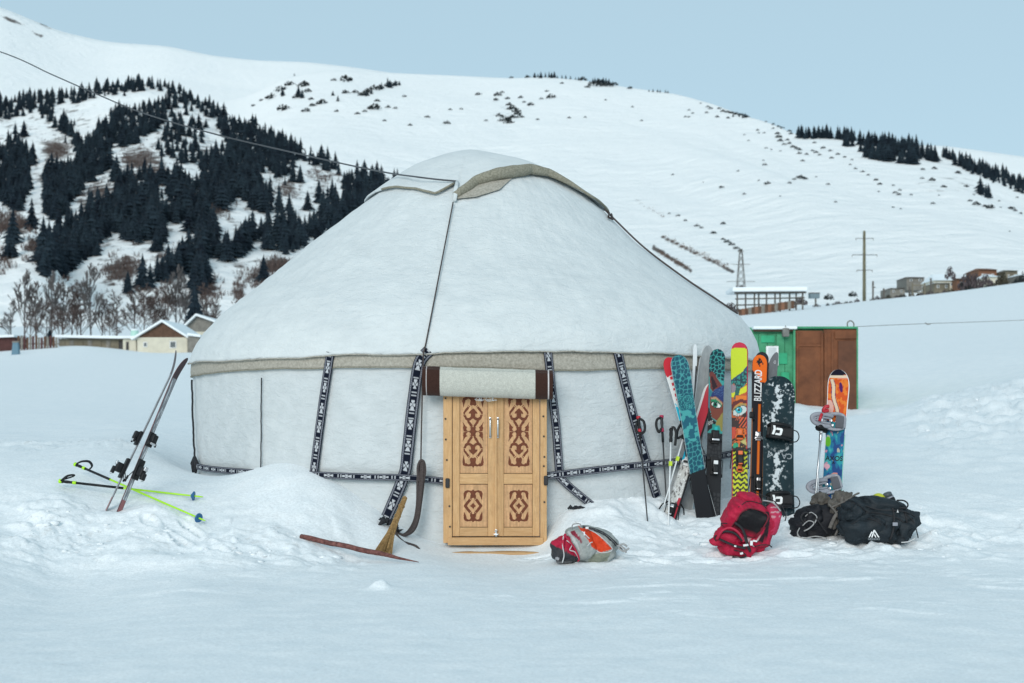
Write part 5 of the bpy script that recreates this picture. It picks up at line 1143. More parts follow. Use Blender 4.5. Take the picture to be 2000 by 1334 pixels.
# --- red, white and cyan pair
def p_red(X, Y, w, t):
    c = base(X, (.70, .72, .72)); n = fbm(X/7, Y/7, 3)
    fill(c, Y < 731-w*4, (.52, .02, .035))
    glyph = ((np.mod(Y-735, 22) < 5) & (w > -.6)) | ((np.abs(w-.35) < .16)) | ((np.mod(Y-746, 22) < 6) & (np.abs(w) < .6)); fill(c, glyph & (Y > 735) & (Y < 782), (.55, .03, .05))
    fill(c, (Y > 786) & (Y < 830) & ((Y > 800+w*8) | (n > .05)), (.02, .45, .62)); fill(c, (Y > 823+w*4), (.014, .014, .017)); fill(c, (np.abs(w) > .92) & (Y > 731), (.75, .77, .78)); return c
sk = Ski('red_tip_ski', 'red tipped white and cyan ski half hidden behind the leopard ski', 'ski', (1392, 1030, 15.40), (1306, 697, 15.49), (29, 23, 26), p_red, yaw=6, curl=1, rise=.05)
toe(sk, 905, side=1); heel(sk, 955, side=1)
def p_white(X, Y, w, t):
    n = fbm(X/5, Y/9, 4); c = base(X, (.52, .52, .50)); c = c*(1+.5*n[..., None]); fill(c, (n > .22), (.16, .15, .15)); fill(c, (n < -.30), (.70, .70, .69))
    fill(c, w > .74, (.014, .014, .016)); fill(c, (w > .35) & (w < .74) & (Y > 975), (.42, .03, .05)); fill(c, (Y < 908) & (Y > 872), (.02, .42, .60)); fill(c, Y < 872, (.47, .035, .055)); fill(c, (Y < 872) & (w < -.6), (.7, .7, .7)); fill(c, (Y < 880) & (w > .7), (.02, .02, .02)); return c
sk = Ski('snowy_ski', 'snow caked white and red ski leaning right with its tail buried foremost', 'ski', (1297, 1050, 15.12), (1390, 752, 15.9), (25, 24, 26), p_white, yaw=-12, rise=.04)
toe(sk, 905, M_whitep, M_bind); heel(sk, 1000, M_bind)
mb = MB()
for q, r_b in ((-1, 985), (1, 985)): a = sk.at(r_b, q); mb.tube([a, a+Vector((q*.05, -.03, -.06)), a+Vector((q*.07, -.02, -.12))], .008, 5)
mb.build('brake', M_bind, sk.root)
# --- grey skis behind
def p_grey(X, Y, w, t): c = base(X, (.30, .32, .33)); c = c*(1+.22*fbm(X/5, Y/14, 4)[..., None]); fill(c, np.abs(w) > .9, (.55, .57, .58)); return c
sk = Ski('grey_ski', 'frosted light grey ski leaning right behind the leopard ski', 'ski', (1334, 1025, 15.58), (1386, 674, 15.98), (34, 28, 30), p_grey, yaw=14, curl=1, rise=.03, tipr=1.5)
def p_pale(X, Y, w, t): c = base(X, (.62, .65, .67)); fill(c, (w > .3) & (Y > 715), (.03, .03, .035)); return c
Ski('edge_on_ski', 'white ski seen nearly edge on, tallest behind the grey ski', 'ski', (1342, 1020, 15.66), (1359, 671, 15.74), (8, 6, 7), p_pale, yaw=0, curl=1, rise=.06, tipr=2.0)
# --- cat face ski
def p_cat(X, Y, w, t):
    X = X-(1392+(1012-Y)/(1012-683)*8-1400)*1.0
    c = base(X, (.045, .28, .265)); f1, d = worley(X/7.5+2, Y/8.5+1, 21); fill(c, (d > .16) & (Y < 738+8*w), (.006, .03, .045))
    fill(c, _poly(X, Y, [(1384, 760), (1394, 768), (1390, 800), (1386, 830), (1384, 850)]), (.03, .16, .20))
    fill(c, _poly(X, Y, [(1386, 731), (1390, 727), (1394, 728), (1412, 754), (1396, 769), (1389, 762)]), (.14, .035, .032)); fill(c, _poly(X, Y, [(1389, 739), (1392, 736), (1403, 756), (1394, 764)]), (.025, .012, .018))
    fill(c, _poly(X, Y, [(1390, 780), (1392, 770), (1399, 762), (1416, 752), (1416, 790), (1400, 778)]), (.02, .035, .13)); f1, d = worley(X/2.4, Y/2.4, 2); fill(c, _poly(X, Y, [(1392, 770), (1399, 762), (1416, 752), (1416, 778), (1400, 773)]) & (f1 < .3), (.06, .12, .25))
    fill(c, _poly(X, Y, [(1388, 778), (1400, 776), (1416, 788), (1416, 806), (1403, 824), (1393, 818), (1389, 800)]), (.17, .045, .03))
    fill(c, _poly(X, Y, [(1390, 779), (1401, 777), (1414, 789), (1414, 793), (1400, 782), (1391, 783)]), (.38, .24, .15)); fill(c, _poly(X, Y, [(1390, 783), (1400, 781), (1413, 792), (1412, 796), (1400, 786), (1391, 789)]), (.02, .20, .10))
    fill(c, ell(X, Y, 1401, 793, 10.5, 6.2, 18), (.008, .008, .01)); fill(c, ell(X, Y, 1401, 793, 9, 4.8, 18), (.68, .70, .66)); fill(c, ell(X, Y, 1399.5, 792.5, 5, 5), (.02, .16, .11)); fill(c, ell(X, Y, 1399.5, 792, 2.6, 3), (.005, .006, .008))
    fill(c, _poly(X, Y, [(1383, 800), (1388, 800), (1393, 820), (1402, 826), (1400, 834), (1383, 848)]), (.012, .012, .014)); fill(c, _poly(X, Y, [(1402, 826), (1416, 804), (1416, 845), (1400, 838)]), (.24, .20, .055)); fill(c, _poly(X, Y, [(1394, 830), (1410, 834), (1411, 848), (1395, 848)]), (.02, .25, .21)); fill(c, _poly(X, Y, [(1399, 836), (1405, 836), (1405, 848), (1399, 848)]), (.02, .42, .42))
    for q in (0, 1, 2): fill(c, (np.abs(Y-(829-q*2.6)-(1395-X)*.45) < .5) & (X < 1396), (.5, .5, .48))
    z = Y > 848; fill(c, z, (.014, .015, .018)); f1, d = worley(X/7+2, Y/9, 33); fill(c, z & (d > .28) & (((Y < 900)) | (Y > 962)), (.032, .034, .038)); return c
sk = Ski('cat_face_ski', 'black ski with painted cat face and teal giraffe print tip', 'ski', (1391, 1030, 15.42), (1401, 683, 15.8), (31, 29, 30), p_cat, yaw=3, rise=.035, tipr=.75)
toe(sk, 856, sc=1.15); heel(sk, 912, sc=1.2, m2=M_whitep)
part('snow_flake', tuple(sk.at(896, .1, .004)), (.028, .006, .014), M_whitep, sk.root)
# --- owl ski
def p_owl(X, Y, w, t):
    c = base(X, (.50, .60, .015)); fill(c, Y < 681+w*w*1.5, (.50, .012, .05)); fill(c, (w > .86) | ((w < -.9) & (Y > 890)), (.36, .015, .045))
    fill(c, (Y > 752), (.45, .09, .02))
    fill(c, _poly(X, Y, [(1424, 752), (1438, 756), (1436, 772), (1424, 776)]), (.24, .20, .24)); fill(c, _poly(X, Y, [(1426, 772), (1438, 768), (1462, 752), (1462, 766), (1440, 776), (1426, 780)]), (.60, .62, .02))
    W_ = _poly(X, Y, [(1426, 746), (1450, 728), (1458, 717), (1464, 718), (1464, 742), (1453, 757), (1440, 764), (1434, 752), (1426, 754)]); fill(c, W_, (.006, .035, .05)); f1, d = worley(X/5+.4, Y/6, 41); fill(c, W_ & (f1 < .36), (.015, .22, .19)); fill(c, W_ & (Y-(746-(X-1426)*.78) < 4), (.01, .06, .13))
    fill(c, _poly(X, Y, [(1437, 760), (1446, 760), (1443, 774), (1448, 784), (1440, 779), (1433, 784)]), (.01, .10, .085))
    fill(c, (Y > 776) & (Y < 800) & (w > -.5), (.68, .17, .015)); fill(c, _poly(X, Y, [(1426, 800), (1432, 788), (1448, 782), (1462, 786), (1462, 792), (1446, 789), (1434, 797), (1430, 808)]), (.10, .012, .015))
    fill(c, _poly(X, Y, [(1429, 808), (1436, 796), (1448, 790), (1462, 793), (1462, 800), (1446, 796), (1436, 804)]), (.36, .24, .07))
    fill(c, ell(X, Y, 1445, 806, 16, 9.5, -28), (.012, .02, .022)); fill(c, ell(X, Y, 1445, 806, 14.5, 8, -28), (.52, .60, .58)); fill(c, ell(X, Y, 1443, 804, 7, 7), (.01, .12, .15)); fill(c, ell(X, Y, 1443, 804, 5.6, 5.6), (.02, .42, .50)); fill(c, ell(X, Y, 1443, 804, 2.5, 2.6), (.005, .008, .01)); fill(c, ell(X, Y, 1441, 802, 1.3, 1.3), (.7, .75, .75))
    fill(c, _poly(X, Y, [(1428, 820), (1440, 819), (1452, 812), (1462, 806), (1462, 850), (1426, 860)]), (.025, .012, .012))
    st = (Y > 812) & (Y < 846) & (w > -.1); fill(c, st & (np.mod(X*.8+Y*.55, 5) < 2.5) & (Y > 818), (.60, .09, .03)); lash = (Y > 812) & (Y < 824) & (w < .3) & (w > -.6); fill(c, lash & (np.mod(X*.9-Y*.5, 4) < 1.4), (.45, .10, .05))
    z = (Y > 838) & (Y < 882); n = fbm(X/6, Y/8+4, 2); fill(c, z, (.02, .015, .012)); fill(c, z & (n > .12), (.62, .13, .02)); fill(c, z & (n < -.28), (.55, .40, .14)); fill(c, (w < -.5) & z & (Y < 860), (.50, .06, .03)); fill(c, ell(X, Y, 1437, 874, 5.5, 5.5), (.015, .30, .16)); fill(c, _poly(X, Y, [(1446, 866), (1456, 856), (1458, 874)]), (.50, .45, .16))
    z = Y > 881; zb = z & (np.mod(Y+2.2*np.sin(X*.55+Y*.08)+3*fbm(X/9, Y/7, 2), 9.5) < 4.6); fill(c, z, (.012, .013, .012)); fill(c, zb, (.55, .60, .015)); fill(c, (w < -.86) & z, (.40, .015, .04)); fill(c, (w > .9) & (Y < 880), (.36, .015, .045)); return c
sk = Ski('owl_print_ski', 'tallest lime ski with red tip, painted eye and yellow zebra stripes', 'ski', (1445, 1040, 15.5), (1444, 670, 16.05), (34, 30, 33), p_owl, yaw=-4, rise=.03, tipr=.7, edge=(.40, .015, .045))
toe(sk, 852, M_orangep, M_bind); heel(sk, 896, M_bind, M_orangep, sc=1.25); toe(sk, 918, M_orangep, M_bind, sc=.7)
# --- orange and black lettered ski
def p_bliz(X, Y, w, t):
    c = base(X, (.015, .015, .02)); fill(c, (Y < 738+w*14) | ((Y < 748) & (w > .1)), (.75, .13, .008)); fill(c, np.abs(w) > .93, (.02, .02, .025))
    lo = _poly(X, Y, [(1481, 699), (1484, 704), (1483, 707), (1488, 708), (1479, 716), (1482, 711), (1476, 710), (1480, 705)]); fill(c, lo, (.012, .012, .015)); fill(c, _seg(X, Y, (1484, 702), (1490, 712)) < 1.1, (.012, .012, .015)); fill(c, _seg(X, Y, (1478, 706), (1484, 717)) < 1.1, (.012, .012, .015))
    st = (Y > 792) & (np.abs(w-.12-.0*Y) < .24); fill(c, st, (.50, .085, .01)); fill(c, st & (np.abs(w-.12) < .10), (.72, .17, .02)); fill(c, (Y > 800) & (w > .80), (.42, .18, .06)); fill(c, (Y > 800) & (w < -.86), (.35, .15, .07)); return c
sk = Ski('lettered_ski', 'orange and black ski with white BLIZZARD lettering left of the dark snowboard', 'ski', (1476, 1025, 15.62), (1484, 694, 16.1), (30, 26, 29), p_bliz, yaw=3, rise=.02, tipr=.7, edge=(.30, .12, .05))
def text(name, s_, size, m, parent, M):
    cu = bpy.data.curves.new(name, 'FONT'); cu.body = s_; cu.size = size; cu.align_x = 'CENTER'; cu.align_y = 'CENTER'; cu.extrude = .0008; cu.offset = size*.018
    o = bpy.data.objects.new(name, cu); me = bpy.data.meshes.new_from_object(o); bpy.data.objects.remove(o); me.materials.append(m)
    q = link(name, me, parent); q.matrix_local = M; return q
a = sk.at(755, -.12, .003)
text('lettering', 'BLIZZARD', .115, M_whitep, sk.root, basis(a, Vector((0, 0, 1)), Vector((-1, 0, 0)), Vector((0, -1, 0))) @ Matrix.Diagonal((.69, 1, 1, 1)))
heel(sk, 945, M_bind, M_alu, sc=1.1); toe(sk, 855, M_alu, M_alu, sc=.8)
mb = MB(); a = sk.at(815, -1.05, .02); mb.box(a, (.05, .05, .07), ch=.012); mb.tube([a, a+Vector((.02, -.02, -.06))], .012, 6); mb.build('brake_pad', M_bind, sk.root)
def p_dark(X, Y, w, t): return base(X, (.02, .022, .027))*(1+.3*fbm(X/6, Y/9, 3)[..., None])
Ski('dark_tip_ski', 'dark ski whose tip shows just above the orange lettered ski', 'ski', (1482, 1020, 15.85), (1488, 688, 16.25), (27, 24, 26), p_dark, yaw=3, rise=.02, tipr=.7)
def p_split(X, Y, w, t): c = base(X, (.14, .145, .155))*(1+.2*fbm(X/6, Y/9, 3)[..., None]); fill(c, (ell(X, Y, 1513, 708, 2.2, 3) & ~ell(X, Y, 1513, 708, 1.3, 2)), (.5, .5, .52)); return c
Ski('pointed_grey_ski', 'grey ski with pointed one sided tip behind the dark snowboard', 'ski', (1504, 1010, 15.9), (1507, 688, 16.3), (22, 24, 24), p_split, yaw=2, rise=.02, tipr=2.6, asym=.9)

# --- snowboards
def p_board(X, Y, w, t):
    c = base(X, (.006, .022, .029)); c = c*(1+.25*fbm(X/8, Y/30, 3)[..., None])
    n = fbm(X/9+8, Y/9, 4)+.35*fbm(X/3.2, Y/3.2+4, 2); m = np.exp(-(((X-(1516+6*np.sin(Y/17)))/10)**2))*sstep(742, 760, Y)*(1-sstep(826, 842, Y)); m = np.maximum(m, np.exp(-(((X-1503)/15)**2+((Y-828)/12)**2)))
    m2 = np.exp(-(((X-1517-4*np.sin(Y/11))/12)**2))*sstep(876, 892, Y)*(1-sstep(950, 975, Y)); m3 = np.exp(-(((X-1506)/15)**2+((Y-752)/6)**2))*.75; mm = np.maximum(np.maximum(m, m2*1.05), m3)
    a_ = sstep(.42, .60, n*.75+mm*.62)[..., None]; c = c*(1-a_)+np.array((.60, .64, .66))*a_; h_ = (sstep(.25, .5, n+mm*.35)*.22)[..., None]; c = c*(1-h_)+np.array((.35, .39, .41))*h_
    fl = sstep(.30, .42, fbm(X/4, Y/4+9, 2))*(Y < 785)*(Y > 748)*(X > 1518); fl = fl[..., None]*.8; c = c*(1-fl)+np.array((.6, .64, .66))*fl
    rg = (np.abs(np.hypot((X-1520)/26, (Y-858)/26)-1) < .09)*(Y > 868)*sstep(-.2, .2, n)*.6; rg = rg[..., None]; c = c*(1-rg)+np.array((.5, .54, .56))*rg; return c
sb = Ski('dark_snowboard', 'dark teal snowboard with clinging snow and black bindings standing right of the skis', 'snowboard', (1520, 1030, 15.35), (1520, 736, 15.75), (66, 60, 66), p_board, yaw=2, rise=.04, tipr=.62, th=.012, nw=60, n=260, edge=(.02, .03, .035))
M_letter = mat('faded_letter', (.24, .27, .29), rough=.6, var=.2)
text('lettering', 'CA', .085, M_letter, sb.root, basis(sb.at(892, .56, .002), Vector((-1, 0, 0)), Vector((0, 0, -1)), Vector((0, -1, 0)))); text('lettering', 'A', .085, M_letter, sb.root, basis(sb.at(892, -.6, .002), Vector((-.8, 0, .6)), Vector((-.6, 0, -.8)), Vector((0, -1, 0))))
M_logo = mat('logo_white', (.78, .79, .79), rough=.5, var=.05)
def board_binding(sk, py, up, tilt=0, ring=True):
    p = sk.at(py); Rz = Matrix.Rotation(R(tilt), 4, 'Y'); root = bpy.data.objects.new('binding', None); COL.objects.link(root); root.parent = sk.root; root.matrix_local = Matrix.Translation(p) @ Rz
    mb = MB(); mb.box((0, -.015, 0), (.26, .03, .13), ch=.012); mb.box((-.02, -.035, 0), (.2, .02, .10), ch=.01); mb.build('base_plate', M_bind, root)
    mb = MB(); mb.box((.04, -.075, .0), (.22, .05, .12), ch=.022); mb.box((-.05, -.085, .005), (.12, .05, .15), ch=.022); mb.build('highback', M_bind, root)
    mb = MB()
    for z in (-.06, .06): mb.tube(catmull([(-.13, -.02, z), (-.10, -.09, z*1.2), (0, -.12, z*1.25), (.10, -.09, z*1.2), (.13, -.02, z)], 5), .011, 6, flat=1.8)
    mb.build('strap', M_bind, root, smooth=True)
    if ring: mb = MB(); mb.tube(catmull([(.13, -.06, .045), (.19, -.07, .03), (.215, -.07, -.03), (.19, -.06, -.08), (.12, -.05, -.09)], 6), .006, 6); mb.build('cable_loop', M_bind, root, smooth=True)
    mb = MB(); Mx = basis(Vector((-.035, -.113, .0)), Vector((1, 0, 0)), Vector((0, 0, 1)), Vector((0, -1, 0)))
    for poly in ([(-.058, -.05), (-.032, -.05), (-.018, .012), (-.028, .05), (-.052, .05), (-.044, .012)], [(-.012, .03), (.045, .03), (.058, .015), (.05, -.04), (.035, -.052), (-.02, -.052), (-.016, -.03), (.026, -.03), (.03, .006), (-.016, .006)]): mb.prism(poly, .004, Mx)
    mb.build('logo', M_logo, root); return root
board_binding(sb, 848, 1, tilt=6); board_binding(sb, 980, -1, tilt=-4)
def p_axos(X, Y, w, t):
    n1 = fbm(X/14+2, Y/26, 3); n2 = fbm(X/12+9, Y/18+5, 3); c = base(X, (.02, .16, .30)); u = w
    fill(c, n1 > .10, (.03, .30, .36)); fill(c, n1 > .34, (.06, .36, .38)); fill(c, n1 < -.2, (.02, .07, .22)); fill(c, (n2 > .40), (.55, .26, .34)); fill(c, n2 < -.46, (.45, .45, .36))
    fill(c, ell(X, Y, 1617, 864, 6, 10), (.12, .42, .03)); fill(c, ell(X, Y, 1628, 930, 9, 5, -30), (.70, .28, .22)); fill(c, ell(X, Y, 1615, 912, 6, 5), (.68, .38, .46))
    top = Y < 826+u*4; fill(c, top, (.62, .085, .015)); fill(c, top & (fbm(X/9, Y/12+3, 3) > .08), (.75, .20, .03)); s_ = np.abs(X-(1624+12*np.clip((Y-745)/75, 0, 1)**.8+2*np.sin(Y/9))) ; fill(c, top & (s_ < 3.2) & (Y > 742), (.72, .56, .40)); fill(c, top & (s_ > 3.2) & (s_ < 4.4) & (Y > 742) & (u < .5), (.10, .02, .10)); fill(c, top & ell(X, Y, 1643, 757, 3.5, 10, -6), (.08, .01, .10)); fill(c, top & ell(X, Y, 1620, 798, 8, 16), (.70, .40, .34)); fill(c, top & (Y < 742) & (u > -.1), (.72, .22, .14)); fill(c, Y < 735+u*-2, (.008, .008, .02)); fill(c, (np.abs(Y-737) < 2.5), (.74, .60, .45)); fill(c, (np.abs(u) > .93), (.75, .77, .78)); fill(c, (u > .93) & (Y > 850), (.25, .55, .45)); return c
sj = Ski('painted_snowboard', 'bright orange and blue painted snowboard standing alone with grey bindings', 'snowboard', (1621, 1010, 15.85), (1640, 723, 16.1), (44, 39, 44), p_axos, yaw=-30, rise=.05, tipr=.85, th=.012, nw=50, n=240, edge=(.6, .65, .65))
text('lettering', 'AXOS', .075, M_bind, sj.root, basis(sj.at(897, .05, .002), Vector((1, 0, 0)), Vector((0, 0, 1)), Vector((0, -1, 0)))); text('lettering', '^', .07, M_bind, sj.root, basis(sj.at(907, 0, .002), Vector((1, 0, 0)), Vector((0, 0, 1)), Vector((0, -1, 0))))
for py, tl in ((826, 4), (948, -18)):
    p = sj.at(py); root = bpy.data.objects.new('binding', None); COL.objects.link(root); root.parent = sj.root; root.matrix_local = Matrix.Translation(p) @ Matrix.Rotation(R(tl), 4, 'Y')
    mb = MB(); mb.tube(catmull([(.10, -.02, -.06), (.10, -.05, .06), (.02, -.07, .085), (-.08, -.09, .06), (-.10, -.10, 0), (-.08, -.09, -.07), (.02, -.06, -.09), (.10, -.02, -.06)], 6), .014, 8, flat=1.5); mb.build('base_plate', M_bindg, root, smooth=True)
    mb = MB(); mb.box((.06, -.055, 0), (.09, .03, .14), ch=.013); mb.build('foot_pad', mat('dark_pad', (.10, .105, .12), rough=.8), root)
    mb = MB(); 
    mb.tube(catmull([(-.02, -.07, .055), (-.10, -.14, .06), (-.18, -.20, .04), (-.21, -.22, 0), (-.18, -.20, -.05), (-.10, -.14, -.07), (-.02, -.07, -.06)], 6), .016, 8, flat=1.6); mb.tube(catmull([(-.03, -.09, .02), (-.10, -.145, .02), (-.19, -.21, .0)], 5), .012, 6); mb.tube(catmull([(-.03, -.09, -.03), (-.10, -.145, -.035), (-.19, -.21, -.01)], 5), .012, 6); mb.build('highback', M_bindg, root, smooth=True)
    mb = MB(); mb.tube(catmull([(-.06, -.06, -.09), (-.12, -.16, -.085), (-.16, -.14, -.11), (-.08, -.05, -.12)], 5), .02, 7, flat=1.5); mb.build('strap', M_bind, root, smooth=True)
    mb = MB(); mb.box((-.03, -.10, .0), (.035, .02, .03), ch=.006); mb.box((-.01, -.085, -.05), (.03, .03, .03), ch=.006); mb.build('ratchet', M_alu, root)
    if py < 900: mb = MB(); mb.tube(catmull([(-.07, -.12, .11), (-.11, -.16, .09), (-.09, -.16, .14), (-.06, -.14, .15)], 4), .022, 7); mb.tube([(-.12, -.17, .06), (-.13, -.19, -.03)], .018, 6); mb.build('red_strap', M_redp, root, smooth=True)

# --- ski poles
def pole(name, label, top, tip, shaft_m, grip_m, r=.0085, grip=.14, strap=None, grip_m2=None, group=None, basket=None, clamp=None, gr=.017, dark=None, strap_flat=2.0):
    A, B = (W(*top) if isinstance(top, tuple) else top), (W(*tip) if isinstance(tip, tuple) else tip); L = (A-B).length; d = (A-B)/L; x = Vector((1, 0, 0)); x = (x-d*x.dot(d)).normalized()
    t = thing(name, label, 'ski pole', mw=basis(B, x, d.cross(x), d), group=group)
    mb = MB(); mb.tube([(0, 0, 0), (0, 0, .04), (0, 0, L*.5), (0, 0, L-grip)], [r*.4, r*.8, r, r*1.1], 8); mb.build('shaft', shaft_m, t, smooth=True)
    mb = MB(); mb.tube([(0, 0, L-grip-.02), (0, 0, L-grip), (0, 0, L-grip*.75), (0, 0, L-grip*.5), (0, 0, L-grip*.25), (0, 0, L-.02), (0, 0, L)], [gr*.8, gr, gr*.85, gr*1.05, gr*.9, gr*1.25, gr*.8], 10); g = mb.build('grip', grip_m, t, smooth=True)
    if grip_m2: mb = MB(); mb.tube([(0, 0, L-.018), (0, 0, L+.012), (0, 0, L+.018)], [gr*1.15, gr*1.5, gr*.9], 10); mb.tube([(0, 0, L-grip-.025), (0, 0, L-grip+.012)], gr*1.12, 10); mb.build('grip_cap', grip_m2, g, smooth=True)
    if strap: mb = MB(); mb.tube(catmull([(a, b, L+c) for a, b, c in strap], 6), .007, 6, flat=strap_flat); mb.build('wrist_strap', M_bind, t, smooth=True)
    if basket:
        mb = MB(); mb.tube([(0, 0, basket-.008), (0, 0, basket+.004), (0, 0, basket+.03)], [.045, .05, .012], 12); mb.build('basket', basket_m, t, smooth=False)
    if clamp: mb = MB(); mb.tube([(0, 0, L-clamp-.025), (0, 0, L-clamp+.025)], r*1.9, 8); mb.box((.012, -.008, L-clamp), (.02, .018, .05), ch=.005); mb.build('clamp', mat('neon_clamp', (.45, .60, .02), rough=.4), t)
    if dark: mb = MB(); mb.tube([(0, 0, L-grip-dark), (0, 0, L-grip)], gr*.82, 8); mb.build('lower_grip', M_bind, t, smooth=True)
    return t
basket_m = mat('blue_basket', (.02, .12, .28), rough=.5)
M_blk = mat('black_shaft', (.022, .022, .026), rough=.4, var=.2); M_wht = mat('white_shaft', (.70, .72, .73), rough=.35, var=.08)
M_neon = mat('neon_shaft', (.42, .80, .02), rough=.4, var=.08); M_pinkp = mat('magenta_grip', (.40, .02, .07), rough=.5)
st = [(0, -.015, -.01), (-.05, -.02, -.03), (-.065, -.02, -.10), (-.04, -.02, -.17), (-.012, -.02, -.13)]
pole('ski_pole', 'black ski pole with red collar standing leftmost in the row', (1247, 816, 15.3), (1265, 1022, 14.95), M_blk, M_bind, strap=[(0, -.015, -.01), (.05, -.02, -.05), (.055, -.02, -.14), (.02, -.02, -.18), (-.04, -.02, -.15), (-.02, -.02, -.05)], grip_m2=M_redp, dark=.1)
pole('ski_pole', 'black ski pole with magenta grip top second from the left', (1292, 814, 15.45), (1302, 985, 15.3), M_blk, M_blk, strap=st, grip_m2=M_pinkp, dark=.14)
pole('ski_pole', 'white ski pole standing upright with neon clamp and black hooked grip', (1311, 836, 15.35), (1305, 1040, 15.0), M_wht, M_bind, strap=[(0, -.015, .0), (.03, -.02, 0), (.05, -.02, -.05), (.05, -.02, -.12), (.045, -.02, -.20)], clamp=.40, gr=.02)
pole('ski_pole', 'white ski pole slanting down left with neon clamp and looped black strap', (1341, 832, 15.45), (1296, 990, 15.15), M_wht, M_bind, strap=[(0, -.015, 0), (-.05, -.02, .02), (-.08, -.02, -.08), (-.06, -.02, -.17), (-.01, -.02, -.12)], clamp=.39, gr=.02)
pole('ski_pole', 'silver collapsed pole slanting down from the upper grey snowboard binding', (1604, 842, 15.7), (1590, 1000, 15.6), M_alu, M_alu, r=.012, grip=.1, gr=.02)
pole('ski_pole', 'thin silver pole behind the collapsed one left of the painted snowboard', (1600, 880, 15.78), (1596, 1002, 15.7), M_alu, M_alu, r=.008, grip=.1, gr=.01)
# --- left group
def p_l(X, Y, w, t): n = fbm(w*2, t*14, 3); c = base(X, (.26, .27, .29))*(1+.5*n[..., None]); fill(c, n > .2, (.60, .62, .64)); fill(c, t > .86, (.07, .05, .055)); fill(c, t < .10, (.32, .13, .13)); fill(c, np.abs(w) > .85, (.03, .03, .035)); return c
for tail, tip, yaw, lab in [((205, 1002, 14.28), (354, 689, 14.75), -66, 'grey ski stuck in the left snow bank with bindings on its left side'), ((229, 1008, 14.22), (358, 697, 14.6), 62, 'dark ski with reddish edge crossing over the other in the left bank')]:
    q = Ski('crossed_ski', lab, 'ski', tail, tip, (14, 11, 13), p_l, yaw=yaw, rise=.06, tipr=2.0, edge=(.28, .14, .15) if yaw > 0 else (.34, .35, .37), back=(.20, .10, .11), curl=-1)
    toe(q, 860, sc=1.15); heel(q, 918, sc=1.25)
def glie(px, py): return ghit(px, py)+Vector((0, -.0, .015))
def lift(A, B):                                  # raise a lying stick until it rests on the highest snow under it
    q = np.linspace(.02, .98, 40); xs = A.x+(B.x-A.x)*q; ys = A.y+(B.y-A.y)*q; up = max(0, float((ground(xs, ys)-(A.z+(B.z-A.z)*q)).max()))+.014; return A+Vector((0, 0, up)), B+Vector((0, 0, up))
A, B = lift(glie(118, 953), glie(397, 982))
pole('neon_ski_pole', 'neon green ski pole lying flat with its blue basket farther up', A+Vector((0, 0, .01)), B, M_neon, M_bind, strap=[(0, -.01, -.01), (.03, -.05, -.05), (.06, -.10, -.10), (.075, -.12, -.16), (.06, -.09, -.15), (.02, -.03, -.04)], grip_m2=M_neon, basket=.10, r=.0105, dark=.52, gr=.016)
A, B = lift(glie(148, 931), glie(401, 1039))
pole('neon_ski_pole', 'neon green ski pole slanting down right with its basket lowest on the bank', A+Vector((0, 0, .02)), B, M_neon, M_bind, strap=[(0, -.01, -.01), (.04, -.04, -.06), (.06, -.06, -.16), (.04, -.04, -.24), (.0, -.02, -.25)], grip_m2=M_neon, basket=.10, r=.0105, dark=.46, gr=.016)

# ------------------------------------------------------------------ broom and stick
A, B = lift(ghit(588, 1051), ghit(818, 1101)); d = (B-A).normalized()
t = thing('red_stake', 'weathered red wooden stake lying on the snow with a sharpened right end', 'stake', A); mb = MB(); L = (B-A).length
mb.tube([d*(L*i/12)+Vector((0, 0, .004*math.sin(i*1.7))) for i in range(11)]+[d*L], [.026]*8+[.024, .02, .014, .003], 8); mb.build('stake_shaft', mat('flaking_red_paint', (.13, .04, .035), rough=.85, var=.5, scale=26, col2=(.24, .10, .085), bump=.4, bscale=60), t, smooth=True)
mb = MB(); mb.tube([-d*.004, d*.03], .022, 8); mb.build('cut_end', M_greywood, t)
A = W(791, 972, 14.62); B = ghit(748, 1086)+Vector((0, 0, .03)); t = thing('straw_broom', 'short straw hand broom propped on the red stake beside the door', 'broom', B); d = (B-A).normalized(); L = (B-A).length; x = Vector((1, 0, 0)); x = (x-d*x.dot(d)).normalized(); y = d.cross(x); rb_ = random.Random(9); A = A-B
M_strawb = mat('broom_straw', (.30, .17, .06), rough=.85, var=.4, scale=40, col2=(.48, .30, .125)); mb = MB()
for i in range(170):
    a = rb_.uniform(0, 6.28); q = rb_.random()**.5; o1 = x*math.cos(a)*q*.022+y*math.sin(a)*q*.02; o2 = x*math.cos(a)*q*.03+y*math.sin(a)*q*.025; o3 = x*math.cos(a)*q*(.085+rb_.uniform(0, .02))+y*math.sin(a)*q*.04
    mb.tube([A+o1, A+d*L*.5+o2, A+d*L*.68+o2*1.4, A+d*L*(1.0+rb_.uniform(-.05, .02))+o3], [.0045, .0045, .004, .0028], 4)
mb.build('bristle_bundle', M_strawb, t); mb = MB()
for f_ in (.16, .34, .52, .62): mb.tube([A+d*L*f_+x*math.cos(a)*.031+y*math.sin(a)*.028 for a in np.linspace(0, 6.3, 12)], .005, 5)
mb.build('binding_cord', M_strawb, t)

